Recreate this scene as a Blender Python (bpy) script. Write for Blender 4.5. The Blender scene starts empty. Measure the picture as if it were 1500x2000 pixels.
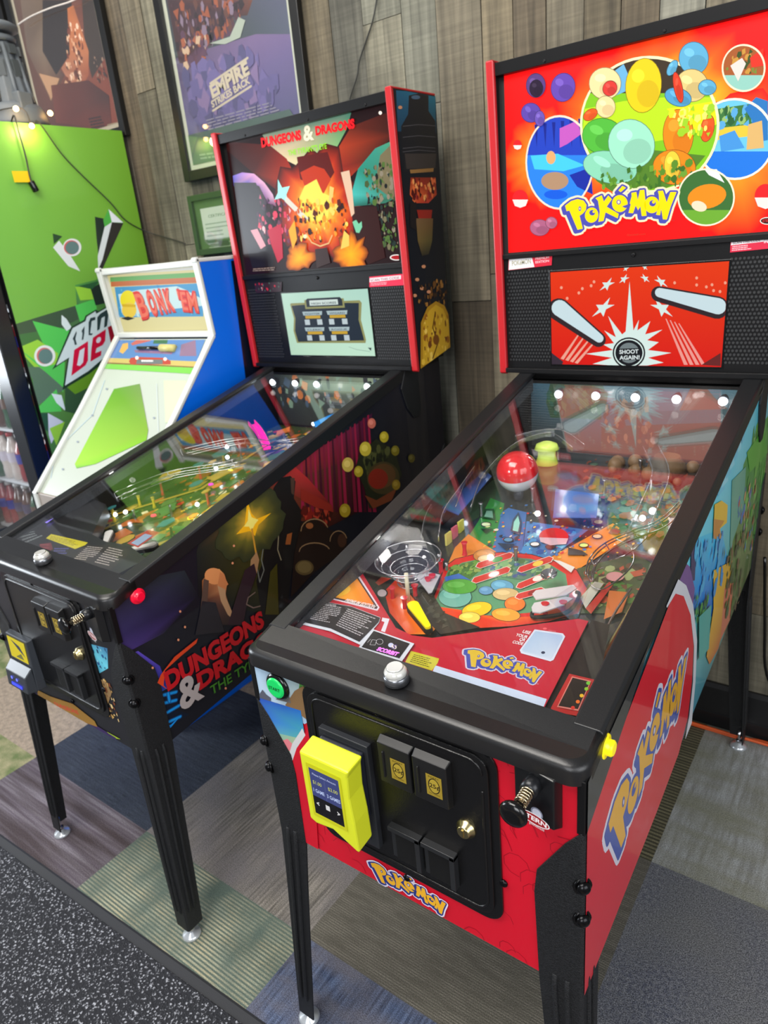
import bpy, bmesh, math, random
from mathutils import Vector, Matrix
from mathutils.geometry import tessellate_polygon, delaunay_2d_cdt

S = bpy.context.scene
COL = S.collection
PI = math.pi

# ---------------------------------------------------------------- camera
FPX = 1340.6
CAM = Vector((.5052, -.6219, 1.4732))
yaw, pitch, roll = -.6581, -.3657, -.099
FW = Vector((math.sin(yaw)*math.cos(pitch), math.cos(yaw)*math.cos(pitch), math.sin(pitch)))
_r0 = Vector((math.cos(yaw), -math.sin(yaw), 0)); _u0 = _r0.cross(FW)
RT = _r0*math.cos(roll) + _u0*math.sin(roll)
UP = -_r0*math.sin(roll) + _u0*math.cos(roll)
cd = bpy.data.cameras.new('camera')
cam = bpy.data.objects.new('camera', cd)
COL.objects.link(cam)
cam.matrix_world = Matrix(((RT.x, UP.x, -FW.x, CAM.x), (RT.y, UP.y, -FW.y, CAM.y), (RT.z, UP.z, -FW.z, CAM.z), (0, 0, 0, 1)))
cd.sensor_fit = 'HORIZONTAL'
cd.sensor_width = 36
cd.lens = FPX/1500*36
cd.clip_start = .02
cd.dof.use_dof = True
cd.dof.focus_distance = 1.02
cd.dof.aperture_fstop = 8.5
S.camera = cam

# ---------------------------------------------------------------- light
w = bpy.data.worlds.new('world'); S.world = w; w.use_nodes = True
nt = w.node_tree
bg = nt.nodes['Background']
bg.inputs[0].default_value = (.72, .76, .84, 1)
bg.inputs[1].default_value = .28
def area(name, loc, target, sx, sy, power, color=(1, 1, 1)):
    l = bpy.data.lights.new(name, 'AREA'); l.shape = 'RECTANGLE'; l.size = sx; l.size_y = sy
    l.energy = power; l.color = color
    o = bpy.data.objects.new(name, l); COL.objects.link(o); o.location = loc
    o.rotation_euler = (Vector(target)-Vector(loc)).to_track_quat('-Z', 'Y').to_euler()
    return o
area('shopfront_daylight_and_fill', (-4.3, -1.1, 1.45), (-.6, -.1, .5), 1.5, 1.3, 92, (.86, .93, 1))
area('shopfront_daylight_and_fill', (1.0, -3.4, 2.3), (-.3, .2, .6), 1.7, 1.6, 62, (.97, .98, 1))  # soft fill added behind the camera to brighten the machine fronts
area('shopfront_daylight_and_fill', (2.9, -.9, 1.9), (0, .6, .7), 2.2, 1.8, 55, (.95, .97, 1))
area('ceiling_panel_light', (-.6, -.9, 3.1), (-.6, .2, 0), 1.8, 1.2, 75, (1, .96, .9))
area('ceiling_panel_light', (-1.9, .4, 3.2), (-1.9, 1.3, 1.2), 1.2, .6, 16, (1, .95, .86))
S.view_settings.view_transform = 'Standard'
S.view_settings.look = 'None'
S.view_settings.exposure = .22
S.view_settings.gamma = 1
S.view_settings.use_curve_mapping = False

# ---------------------------------------------------------------- colour and materials
def lin(c):
    def f(v):
        v = v/255
        return v/12.92 if v <= .04045 else ((v+.055)/1.055)**2.4
    return (f(c[0]), f(c[1]), f(c[2]), 1)
MATS = {}
def mat(name, c=(128, 128, 128), rough=.5, metal=0, emit=None, es=1, bump=0, bscale=200, coat=0, trans=0, alpha=1, spec=.5, mottled=0, vary=0):
    if name in MATS: return MATS[name]
    m = bpy.data.materials.new(name); m.use_nodes = True; MATS[name] = m
    n = m.node_tree.nodes; L = m.node_tree.links; b = n['Principled BSDF']
    b.inputs['Base Color'].default_value = lin(c); b.inputs['Roughness'].default_value = rough
    b.inputs['Metallic'].default_value = metal; b.inputs['Coat Weight'].default_value = coat
    b.inputs['Coat Roughness'].default_value = .08
    b.inputs['Specular IOR Level'].default_value = spec
    b.inputs['Alpha'].default_value = alpha
    if trans: b.inputs['Transmission Weight'].default_value = trans
    if emit is not None:
        b.inputs['Emission Color'].default_value = lin(emit); b.inputs['Emission Strength'].default_value = es
    if bump or vary:
        t = n.new('ShaderNodeNewGeometry'); z = n.new('ShaderNodeTexNoise'); z.inputs['Scale'].default_value = bscale
        z.inputs['Detail'].default_value = 3
        L.new(t.outputs['Position'], z.inputs['Vector'])
        if bump:
            bp = n.new('ShaderNodeBump'); bp.inputs['Strength'].default_value = bump; bp.inputs['Distance'].default_value = .002
            L.new(z.outputs['Fac'], bp.inputs['Height']); L.new(bp.outputs[0], b.inputs['Normal'])
        if vary:
            mx = n.new('ShaderNodeMix'); mx.data_type = 'RGBA'; mx.inputs['Factor'].default_value = .5
            r = n.new('ShaderNodeValToRGB'); r.color_ramp.elements[0].position = .4; r.color_ramp.elements[1].position = .6
            k = lin(c); r.color_ramp.elements[0].color = (k[0]*(1-vary), k[1]*(1-vary), k[2]*(1-vary), 1)
            r.color_ramp.elements[1].color = (min(1, k[0]*(1+vary)), min(1, k[1]*(1+vary)), min(1, k[2]*(1+vary)), 1)
            L.new(z.outputs['Fac'], r.inputs[0]); L.new(r.outputs[0], b.inputs['Base Color'])
    return m
def artmat(name, rough=.4, coat=0, es=0, spec=.5, noise=0, nscale=60, wash=0):
    if name in MATS: return MATS[name]
    m = bpy.data.materials.new(name); m.use_nodes = True; MATS[name] = m
    n = m.node_tree.nodes; L = m.node_tree.links; b = n['Principled BSDF']
    a = n.new('ShaderNodeAttribute'); a.attribute_name = 'Col'
    src = a.outputs['Color']
    if noise:
        t = n.new('ShaderNodeNewGeometry'); z = n.new('ShaderNodeTexNoise'); z.inputs['Scale'].default_value = nscale; z.inputs['Detail'].default_value = 5
        L.new(t.outputs['Position'], z.inputs['Vector'])
        mr = n.new('ShaderNodeMapRange'); mr.inputs[1].default_value = .3; mr.inputs[2].default_value = .7; mr.inputs[3].default_value = 1-noise; mr.inputs[4].default_value = 1+noise
        L.new(z.outputs['Fac'], mr.inputs[0])
        vm = n.new('ShaderNodeVectorMath'); vm.operation = 'SCALE'
        L.new(src, vm.inputs[0]); L.new(mr.outputs[0], vm.inputs['Scale']); src = vm.outputs[0]
    if es >= .2:      # backlit film and screens reflect little of the room
        dk = n.new('ShaderNodeVectorMath'); dk.operation = 'SCALE'; dk.inputs['Scale'].default_value = .22; L.new(src, dk.inputs[0]); L.new(dk.outputs[0], b.inputs['Base Color'])
    else: L.new(src, b.inputs['Base Color'])
    b.inputs['Roughness'].default_value = rough; b.inputs['Coat Weight'].default_value = coat; b.inputs['Coat Roughness'].default_value = .04
    b.inputs['Specular IOR Level'].default_value = spec
    if es:
        L.new(src, b.inputs['Emission Color']); b.inputs['Emission Strength'].default_value = es
    return m
def clear_mat(name, base=.05, tint=(1, 1, 1), rough=.02, body=0, bodycol=(200, 210, 215)):
    """sheet glass / clear plastic: sees through, reflects more towards grazing"""
    if name in MATS: return MATS[name]
    m = bpy.data.materials.new(name); m.use_nodes = True; MATS[name] = m
    n = m.node_tree.nodes; L = m.node_tree.links
    n.remove(n['Principled BSDF']); out = n['Material Output']
    tr = n.new('ShaderNodeBsdfTransparent'); tr.inputs[0].default_value = (*tint, 1)
    gl = n.new('ShaderNodeBsdfGlossy'); gl.inputs['Roughness'].default_value = rough
    lw = n.new('ShaderNodeLayerWeight'); lw.inputs[0].default_value = .5
    p = n.new('ShaderNodeMath'); p.operation = 'POWER'; p.inputs[1].default_value = 4.5
    L.new(lw.outputs['Facing'], p.inputs[0])
    q = n.new('ShaderNodeMath'); q.operation = 'MULTIPLY_ADD'; q.inputs[1].default_value = 1-base; q.inputs[2].default_value = base
    L.new(p.outputs[0], q.inputs[0])
    src = tr.outputs[0]
    if body:
        df = n.new('ShaderNodeBsdfDiffuse'); df.inputs[0].default_value = lin(bodycol)
        m2 = n.new('ShaderNodeMixShader'); m2.inputs[0].default_value = body
        L.new(tr.outputs[0], m2.inputs[1]); L.new(df.outputs[0], m2.inputs[2]); src = m2.outputs[0]
    mx = n.new('ShaderNodeMixShader')
    L.new(q.outputs[0], mx.inputs[0]); L.new(src, mx.inputs[1]); L.new(gl.outputs[0], mx.inputs[2])
    L.new(mx.outputs[0], out.inputs[0])
    return m
BLACK = mat('black_powder_coat', (24, 25, 27), .45, bump=.8, bscale=650, spec=.4, vary=.5)
SATIN = mat('satin_black_paint', (17, 17, 18), .33, spec=.25)
GLOSSB = mat('gloss_black_plastic', (9, 9, 10), .16)
CHROME = mat('chrome', (215, 215, 220), .12, 1)
STEEL = mat('brushed_steel', (165, 165, 168), .3, 1)
GLASS = clear_mat('sheet_glass', .085)
CLEARP = clear_mat('clear_plastic', .06, (.95, .965, .98), .04, .02)
ARTM = artmat('printed_art', .42, .15, spec=.3)
ARTG = artmat('glossy_printed_art', .35, .6)
ARTE = artmat('backlit_art', .35, .1, .76, spec=.2)
SCRE = artmat('display_image', .2, .1, .48, spec=.3)

# ---------------------------------------------------------------- object bookkeeping
def tag(o, label, cat, group=None, kind=None):
    o['label'] = label; o['category'] = cat
    if group: o['group'] = group
    if kind: o['kind'] = kind
    return o
def empty(name, loc=(0, 0, 0), rz=0, label=None, cat=None, group=None):
    o = bpy.data.objects.new(name, None); COL.objects.link(o); o.location = loc; o.rotation_euler = (0, 0, rz)
    o.empty_display_size = .05
    if label: tag(o, label, cat, group)
    return o

class MB:
    def __init__(s): s.v = []; s.f = []; s.m = []; s.sm = []
    def add(s, vs, fs, mi=0, smooth=False):
        k = len(s.v); s.v += [tuple(p) for p in vs]
        for f in fs: s.f.append([i+k for i in f]); s.m.append(mi); s.sm.append(smooth)
        return s
    def box(s, x0, x1, y0, y1, z0, z1, mi=0):
        return s.add([(x, y, z) for x in (x0, x1) for y in (y0, y1) for z in (z0, z1)],
                     [(0, 1, 3, 2), (4, 6, 7, 5), (0, 4, 5, 1), (2, 3, 7, 6), (0, 2, 6, 4), (1, 5, 7, 3)], mi)
    def hexa(s, lo, hi, mi=0):   # two matching loops of points joined as a solid
        n = len(lo)
        return s.add(list(lo)+list(hi), [tuple(range(n))[::-1], tuple(range(n, 2*n))]+[(i, (i+1) % n, n+(i+1) % n, n+i) for i in range(n)], mi)
    def prism(s, poly, axis, a, b, mi=0):
        def P(p, t):
            return {'x': (t, p[0], p[1]), 'y': (p[0], t, p[1]), 'z': (p[0], p[1], t)}[axis]
        return s.hexa([P(p, a) for p in poly], [P(p, b) for p in poly], mi)
    def ring(s, c, ax, r, n):
        ax = Vector(ax).normalized(); t = Vector((0, 0, 1)) if abs(ax.z) < .9 else Vector((1, 0, 0))
        a = ax.cross(t).normalized(); b = ax.cross(a)
        return [Vector(c)+a*(r*math.cos(2*PI*i/n))+b*(r*math.sin(2*PI*i/n)) for i in range(n)]
    def lathe(s, c, ax, prof, n=24, mi=0, smooth=True, cap=True):
        """prof: (distance along axis, radius)"""
        c = Vector(c); ax = Vector(ax).normalized(); vs = []
        for d, r in prof: vs += s.ring(c+ax*d, ax, max(r, 1e-5), n)
        fs = [(j*n+i, j*n+(i+1) % n, (j+1)*n+(i+1) % n, (j+1)*n+i) for j in range(len(prof)-1) for i in range(n)]
        s.add(vs, fs, mi, smooth)
        if cap:
            k = len(s.v)-len(vs)
            s.f.append([k+i for i in range(n)][::-1]); s.m.append(mi); s.sm.append(False)
            k2 = len(s.v)-n
            s.f.append([k2+i for i in range(n)]); s.m.append(mi); s.sm.append(False)
        return s
    def cyl(s, p0, p1, r, n=16, mi=0, r1=None):
        p0 = Vector(p0); p1 = Vector(p1)
        return s.lathe(p0, p1-p0, [(0, r), ((p1-p0).length, r if r1 is None else r1)], n, mi)
    def sphere(s, c, r, n=20, mi=0, ax=(0, 0, 1), a0=0, a1=PI, sq=1):
        return s.lathe(c, ax, [(-r*sq*math.cos(a0+(a1-a0)*i/12), r*math.sin(a0+(a1-a0)*i/12)) for i in range(13)], n, mi, cap=False)
    def tube(s, pts, r, n=8, mi=0, sub=0):
        pts = [Vector(p) for p in pts]
        if sub:
            o = []
            for i in range(len(pts)-1):
                p0 = pts[max(i-1, 0)]; p1 = pts[i]; p2 = pts[i+1]; p3 = pts[min(i+2, len(pts)-1)]
                for k in range(sub):
                    t = k/sub
                    o.append(.5*((2*p1)+(p2-p0)*t+(2*p0-5*p1+4*p2-p3)*t*t+(3*p1-p0-3*p2+p3)*t**3))
            o.append(pts[-1]); pts = o
        vs = []; N = len(pts); nrm = None
        for i, p in enumerate(pts):
            t = (pts[min(i+1, N-1)]-pts[max(i-1, 0)]).normalized()
            if nrm is None:
                q = Vector((0, 0, 1)) if abs(t.z) < .9 else Vector((1, 0, 0)); nrm = t.cross(q).normalized()
            nrm = (nrm-t*nrm.dot(t)).normalized(); b = t.cross(nrm)
            vs += [p+nrm*(r*math.cos(2*PI*k/n))+b*(r*math.sin(2*PI*k/n)) for k in range(n)]
        fs = [(j*n+i, j*n+(i+1) % n, (j+1)*n+(i+1) % n, (j+1)*n+i) for j in range(N-1) for i in range(n)]
        fs += [tuple(range(n))[::-1], tuple((N-1)*n+i for i in range(n))]
        return s.add(vs, fs, mi, True)
    def build(s, name, mats, parent=None, bevel=0, seg=2, label=None, kind=None):
        me = bpy.data.meshes.new(name); me.from_pydata(s.v, [], s.f)
        if not isinstance(mats, (list, tuple)): mats = [mats]
        for m in mats: me.materials.append(m)
        me.polygons.foreach_set('material_index', s.m); me.polygons.foreach_set('use_smooth', s.sm)
        bm = bmesh.new(); bm.from_mesh(me); bmesh.ops.recalc_face_normals(bm, faces=bm.faces); bm.to_mesh(me); bm.free()
        o = bpy.data.objects.new(name, me); COL.objects.link(o)
        if parent: o.parent = parent
        if bevel:
            b = o.modifiers.new('bevel', 'BEVEL'); b.width = bevel; b.segments = seg; b.limit_method = 'ANGLE'; b.angle_limit = .6
        if label: o['label'] = label
        if kind: o['kind'] = kind
        return o
def part(name, m, parent, bevel=0, **k):
    """a new MB with a finisher: part('x', mat, parent).box(...) and so on, closed by done()"""
    b = MB(); b.done = lambda: b.build(name, m, parent, bevel, **k); return b
def rrect(x0, x1, z0, z1, r, n=6):
    o = []
    for cx, cz, a in ((x1-r, z1-r, 0), (x0+r, z1-r, 90), (x0+r, z0+r, 180), (x1-r, z0+r, 270)):
        for i in range(n+1):
            t = math.radians(a+90*i/n); o.append((cx+r*math.cos(t), cz+r*math.sin(t)))
    return o

# ---------------------------------------------------------------- reading a pixel as a point on a known plane of the room
class Frame:
    def __init__(s, x=0, y=0, a=0): s.o = Vector((x, y, 0)); s.R = Matrix.Rotation(a, 3, 'Z'); s.Ri = s.R.transposed()
    def hit(s, px, py, p0, n):
        C = s.Ri @ (CAM-s.o); d = s.Ri @ (RT*((px-750)/FPX)-UP*((py-1000)/FPX)+FW)
        n = Vector(n); t = (Vector(p0)-C).dot(n)/d.dot(n); return C+d*t
FP = Frame(); FD = Frame(-.944, -.006, -.0107)
_ft = {}
def text_tris(st, off=0.0):
    k = (st, off)
    if k in _ft: return _ft[k]
    cu = bpy.data.curves.new('t', 'FONT'); cu.body = st; cu.size = 1; cu.offset = off; cu.fill_mode = 'FRONT'; cu.resolution_u = 3
    ob = bpy.data.objects.new('t', cu); COL.objects.link(ob)
    dg = bpy.context.evaluated_depsgraph_get(); me = bpy.data.meshes.new_from_object(ob.evaluated_get(dg))
    me.calc_loop_triangles()
    V = [(v.co.x, v.co.y) for v in me.vertices]; T = [tuple(t.vertices) for t in me.loop_triangles]
    bpy.data.objects.remove(ob); bpy.data.curves.remove(cu); bpy.data.meshes.remove(me)
    _ft[k] = (V, T); return _ft[k]

class Art:
    """flat printed art on a panel: coloured shapes in panel coordinates (u, v)"""
    def __init__(s, frame, o, U, V, clip=None, lift=.0004):
        s.fr = frame; s.o = Vector(o); s.U = Vector(U).normalized(); s.V = Vector(V).normalized(); s.N = s.U.cross(s.V).normalized()
        s.clip = clip; s.v = []; s.c = []; s.t = []; s.lift = lift; s.L = 0
        if clip:
            a = sum(clip[i][0]*clip[(i+1) % len(clip)][1]-clip[(i+1) % len(clip)][0]*clip[i][1] for i in range(len(clip)))
            if a < 0: s.clip = clip[::-1]
    def px(s, x, y):
        p = s.fr.hit(x, y, s.o, s.N)-s.o
        G = s.U.dot(s.V); a = p.dot(s.U); b = p.dot(s.V)
        return (a, b)
    def P(s, pts, z=None):
        if z: pts = [(z[0]+x/z[2], z[1]+y/z[2]) for x, y in pts]
        return [s.px(*p) for p in pts]
    def tri(s, pv, pc):
        poly = [(p[0], p[1], c) for p, c in zip(pv, pc)]
        if s.clip:
            n = len(s.clip)
            for i in range(n):
                ax, ay = s.clip[i]; bx, by = s.clip[(i+1) % n]; out = []
                D = lambda q: (bx-ax)*(q[1]-ay)-(by-ay)*(q[0]-ax)
                for j in range(len(poly)):
                    a = poly[j]; b = poly[(j+1) % len(poly)]; da = D(a); db = D(b)
                    if da >= 0: out.append(a)
                    if (da >= 0) != (db >= 0):
                        t = da/(da-db); out.append((a[0]+(b[0]-a[0])*t, a[1]+(b[1]-a[1])*t, tuple(a[2][k]+(b[2][k]-a[2][k])*t for k in range(4))))
                poly = out
                if len(poly) < 3: return
        k = len(s.v); h = s.L
        for q in poly: s.v.append((q[0], q[1], h)); s.c.append(q[2])
        for i in range(1, len(poly)-1): s.t.append((k, k+i, k+i+1))
    def poly(s, pts, col, col2=None):
        """col2: one colour per point, for printed blends"""
        s.L += 1
        cs = [lin(c) for c in col2] if col2 else [lin(col)]*len(pts)
        for t in tessellate_polygon([[Vector((p[0], p[1], 0)) for p in pts]]): s.tri([pts[i] for i in t], [cs[i] for i in t])
    def pp(s, pts, col, z=None, col2=None): s.poly(s.P(pts, z), col, col2)
    def union(s, polys, col):
        """overlapping outlines joined into one flat shape"""
        s.L += 1; vs = []; fs = []
        for p in polys:
            ar = sum(p[i][0]*p[(i+1) % len(p)][1]-p[(i+1) % len(p)][0]*p[i][1] for i in range(len(p)))
            if abs(ar) < 1e-12: continue
            if ar < 0: p = p[::-1]
            k = len(vs); vs += [Vector((q[0]*1000, q[1]*1000)) for q in p]; fs.append(list(range(k, k+len(p))))
        if not fs: return
        r = delaunay_2d_cdt(vs, [], fs, 0, 1e-4); c = [lin(col)]*3; V = [(v.x/1000, v.y/1000) for v in r[0]]
        for f, src in zip(r[2], r[5]):
            if not src: continue
            for i in range(1, len(f)-1): s.tri([V[f[0]], V[f[i]], V[f[i+1]]], c)
    def stroke(s, pts, wd, col, closed=True):
        n = len(pts); out = []
        for i in range(n if closed else n-1):
            a = Vector(pts[i]).to_2d(); b = Vector(pts[(i+1) % n]).to_2d(); d = b-a
            if d.length < 1e-7: continue
            d.normalize(); m = Vector((-d.y, d.x))*wd/2; out.append([tuple(a+m), tuple(a-m), tuple(b-m), tuple(b+m)])
        for p in pts: out.append([(p[0]+wd/2*math.cos(PI*k/4), p[1]+wd/2*math.sin(PI*k/4)) for k in range(8)])
        s.union(out, col)
    def ell(s, cx, cy, rx, ry, col, n=32, rot=0):
        s.poly([(cx+rx*math.cos(2*PI*i/n)*math.cos(rot)-ry*math.sin(2*PI*i/n)*math.sin(rot), cy+rx*math.cos(2*PI*i/n)*math.sin(rot)+ry*math.sin(2*PI*i/n)*math.cos(rot)) for i in range(n)], col)
    def pell(s, cx, cy, rx, ry, col, z=None, rot=0, n=28):
        pts = [(cx+rx*math.cos(2*PI*i/n)*math.cos(rot)-ry*math.sin(2*PI*i/n)*math.sin(rot), cy+rx*math.cos(2*PI*i/n)*math.sin(rot)+ry*math.sin(2*PI*i/n)*math.cos(rot)) for i in range(n)]
        s.pp(pts, col, z)
    def glow(s, cx, cy, rx, ry, cols, n=32, star=0, seed=0):
        """printed blend in rings; cols = [(radius fraction, colour), ...] from the middle out"""
        s.L += 1; rnd = random.Random(seed)
        k = [1+(rnd.uniform(-star, star) if star else 0) for _ in range(n)]
        R = lambda f, i: (cx+rx*f*(k[i % n] if f > .3 else 1)*math.cos(2*PI*i/n), cy+ry*f*(k[i % n] if f > .3 else 1)*math.sin(2*PI*i/n))
        for (f0, c0), (f1, c1) in zip(cols, cols[1:]):
            c0 = lin(c0); c1 = lin(c1)
            for i in range(n):
                s.tri([R(f0, i), R(f1, i), R(f1, i+1)], [c0, c1, c1])
                if f0 > 0: s.tri([R(f0, i), R(f1, i+1), R(f0, i+1)], [c0, c1, c0])
    def text(s, st, p0, p1, h, col, off=0.0, curve=0, shear=0):
        """st set between panel points p0 and p1, capital height h"""
        s.L += 1; V, T = text_tris(st, off)
        if not V: return
        x0 = min(v[0] for v in V); x1 = max(v[0] for v in V)
        a = Vector(p0); d = Vector(p1)-a; u = d/(x1-x0); m = Vector((-d.y, d.x)).normalized()*h/.70
        c = [lin(col)]*3
        def Q(v):
            t = (v[0]-x0)/(x1-x0); p = a+u*(v[0]-x0)+m*(v[1]+curve*(1-(2*t-1)**2))+d.normalized()*(v[1]*shear*h); return (p.x, p.y)
        W = [Q(v) for v in V]
        for t in T: s.tri([W[i] for i in t], c)
    def ptext(s, st, a, b, top, col, off=0.0, z=None, **k):
        """a, b: pixel ends of the base line; top: pixel above a"""
        p0, p1, q = s.P([a, b, top], z)
        d = Vector(p1)-Vector(p0); n = Vector((-d.y, d.x)).normalized(); h = (Vector(q)-Vector(p0)).dot(n)
        s.text(st, p0, p1, h, col, off, **k)
    def bars(s, quad, rows, col, fill=.45, z=None, seed=1, words=True):
        """lines of print too small to read: quad = four pixels (top left, top right, bottom right, bottom left)"""
        q = [Vector(p) for p in s.P(quad, z)]; r = random.Random(seed); s.L += 1; c = [lin(col)]*3
        F = lambda u, v: (q[0]*(1-u)+q[1]*u)*(1-v)+(q[3]*(1-u)+q[2]*u)*v
        for i in range(rows):
            v0 = (i+.2)/rows; v1 = v0+fill/rows; u = 0; end = r.uniform(.7, 1)
            while u < end:
                e = min(end, u+(r.uniform(.04, .14) if words else 1))
                s.tri([F(u, v0), F(e, v0), F(e, v1)], c); s.tri([F(u, v0), F(e, v1), F(u, v1)], c); u = e+.02
    def build(s, name, m, parent, label=None, back=None):
        """back: polygon of a thin backing sheet so that the art has a thickness"""
        me = bpy.data.meshes.new(name); st = .00002
        vs = [s.o+s.U*a+s.V*b+s.N*(s.lift+h*st) for a, b, h in s.v]; ts = list(s.t); cs = list(s.c)
        me.from_pydata([tuple(p) for p in vs], [], ts); me.materials.append(m)
        ca = me.color_attributes.new('Col', 'FLOAT_COLOR', 'POINT')
        ca.data.foreach_set('color', [x for c in cs for x in c])
        o = bpy.data.objects.new(name, me); COL.objects.link(o); o.parent = parent
        if label: o['label'] = label
        return o

def homog(src, dst):
    import numpy as np
    A = []; b = []
    for (x, y), (X, Y) in zip(src, dst):
        A += [[x, y, 1, 0, 0, 0, -X*x, -X*y], [0, 0, 0, x, y, 1, -Y*x, -Y*y]]; b += [X, Y]
    h = np.linalg.solve(np.array(A, float), np.array(b, float))
    return lambda p: ((h[0]*p[0]+h[1]*p[1]+h[2])/(h[6]*p[0]+h[7]*p[1]+1), (h[3]*p[0]+h[4]*p[1]+h[5])/(h[6]*p[0]+h[7]*p[1]+1))
def el(cx, cy, rx, ry, n=24, rot=0):
    return [(cx+rx*math.cos(2*PI*i/n)*math.cos(rot)-ry*math.sin(2*PI*i/n)*math.sin(rot), cy+rx*math.cos(2*PI*i/n)*math.sin(rot)+ry*math.sin(2*PI*i/n)*math.cos(rot)) for i in range(n)]
LOGO = [[(95, 310), (165, 255), (240, 232), (310, 248), (346, 300), (338, 360), (305, 400), (265, 428), (302, 578), (240, 592), (145, 368), (112, 375)],
        el(405, 420, 78, 90, rot=.2),
        [(450, 222), (525, 188), (548, 262), (600, 190), (642, 235), (582, 322), (722, 405), (710, 458), (568, 388), (545, 487), (484, 500), (500, 380), (480, 255)],
        el(735, 285, 92, 100), [(718, 132), (765, 78), (808, 100), (745, 152)],
        [(870, 160), (928, 148), (945, 240), (970, 128), (1022, 123), (1035, 260), (1047, 428), (990, 432), (975, 320), (948, 364), (920, 310), (890, 398), (836, 395), (862, 292), (850, 285), (872, 200)],
        el(1110, 300, 88, 98),
        [(1180, 138), (1240, 133), (1282, 270), (1325, 150), (1398, 150), (1330, 320), (1285, 472), (1238, 470), (1218, 350), (1205, 422), (1158, 416), (1195, 290), (1190, 180)]]
def logo(A, dst, yellow, blue, edge, direct=None):
    """the seven-letter outline title: yellow letters, blue drop, pale edge"""
    src = [(50, 320), (205, 620), (1415, 140), (1275, 505)]
    H = direct or homog(src, dst)
    M = lambda p: A.px(*H(p))
    def blob(pts, wd, dx, dy):
        out = [[M((x+dx, y+dy)) for x, y in pts]]; n = len(pts)
        for i in range(n):
            a = pts[i]; b = pts[(i+1) % n]; d = Vector((b[0]-a[0], b[1]-a[1]))
            if d.length < 1e-6: continue
            d.normalize(); m = (-d.y*wd, d.x*wd)
            out.append([M((a[0]+dx+m[0], a[1]+dy+m[1])), M((a[0]+dx-m[0], a[1]+dy-m[1])), M((b[0]+dx-m[0], b[1]+dy-m[1])), M((b[0]+dx+m[0], b[1]+dy+m[1]))])
            out.append([M((a[0]+dx+wd*math.cos(PI*k/4), a[1]+dy+wd*math.sin(PI*k/4))) for k in range(8)])
        return out
    A.union([p for g in LOGO for q in (0, 1) for p in blob(g, 44, -26*q, 26*q)], edge)
    A.L += 2
    A.union([p for g in LOGO for q in (0, .5, 1) for p in blob(g, 21, -26*q, 26*q)], blue)
    A.L += 2
    for g in LOGO: A.poly([M(p) for p in g], yellow); A.L -= 1
    A.L += 4
    for g, c in ((el(268, 345, 16, 28), blue), (el(412, 392, 34, 32), blue), (el(430, 382, 14, 13), yellow), (el(722, 268, 26, 28), blue),
                 ([(760, 318), (835, 292), (850, 322), (800, 338)], blue), (el(1118, 282, 38, 36), blue), (el(1130, 268, 18, 17), yellow)):
        A.poly([M(p) for p in g], c)
    A.poly([M(p) for p in el(722, 268, 15, 18)], edge); A.poly([M(p) for p in el(268, 345, 7, 14)], edge)
    A.text('TM', M((1335, 490)), M((1370, 490)), .002, (60, 60, 60) if edge[0] > 200 else edge)

# ================================================================ the setting
def carpet(name, c1, c2, vec, rib=None, c3=None, big=None, pile=.35):
    m = bpy.data.materials.new(name); m.use_nodes = True
    n = m.node_tree.nodes; L = m.node_tree.links; b = n['Principled BSDF']; b.inputs['Roughness'].default_value = .95
    b.inputs['Specular IOR Level'].default_value = .15
    g = n.new('ShaderNodeNewGeometry')
    def noise(sc, det=4):
        mp = n.new('ShaderNodeMapping'); mp.inputs['Scale'].default_value = sc; L.new(g.outputs['Position'], mp.inputs['Vector'])
        z = n.new('ShaderNodeTexNoise'); z.inputs['Scale'].default_value = 1; z.inputs['Detail'].default_value = det; L.new(mp.outputs[0], z.inputs['Vector'])
        r = n.new('ShaderNodeMapRange'); r.inputs[1].default_value = .36; r.inputs[2].default_value = .64; L.new(z.outputs['Fac'], r.inputs[0]); return r.outputs[0]
    def mix(f, a, bb, mode='MIX'):
        x = n.new('ShaderNodeMix'); x.data_type = 'RGBA'; x.blend_type = mode
        if isinstance(f, float): x.inputs['Factor'].default_value = f
        else: L.new(f, x.inputs['Factor'])
        for k, v in ((6, a), (7, bb)):
            if isinstance(v, tuple): x.inputs[k].default_value = v
            else: L.new(v, x.inputs[k])
        return x.outputs[2]
    col = mix(noise(vec), lin(c1), lin(c2))
    if c3:
        col = mix(noise(big), col, lin(c3))
    if rib:
        sp = n.new('ShaderNodeSeparateXYZ'); L.new(g.outputs['Position'], sp.inputs[0])
        mu = n.new('ShaderNodeMath'); mu.operation = 'MULTIPLY'; mu.inputs[1].default_value = 2*PI/rib[1]; L.new(sp.outputs[rib[0]], mu.inputs[0])
        si = n.new('ShaderNodeMath'); si.operation = 'SINE'; L.new(mu.outputs[0], si.inputs[0])
        mr = n.new('ShaderNodeMapRange'); mr.inputs[1].default_value = -.6; mr.inputs[2].default_value = .6; L.new(si.outputs[0], mr.inputs[0])
        col = mix(mr.outputs[0], col, lin(rib[2]))
    pn = noise((420, 420, 420), 2)
    mr = n.new('ShaderNodeMapRange'); mr.inputs[3].default_value = 1.25*(1-pile); mr.inputs[4].default_value = 1.25*(1+pile); L.new(pn, mr.inputs[0])
    v = n.new('ShaderNodeVectorMath'); v.operation = 'SCALE'; L.new(col, v.inputs[0]); L.new(mr.outputs[0], v.inputs['Scale'])
    L.new(v.outputs[0], b.inputs['Base Color'])
    bp = n.new('ShaderNodeBump'); bp.inputs['Strength'].default_value = .5; bp.inputs['Distance'].default_value = .003
    L.new(pn, bp.inputs['Height']); L.new(bp.outputs[0], b.inputs['Normal'])
    return m
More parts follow.
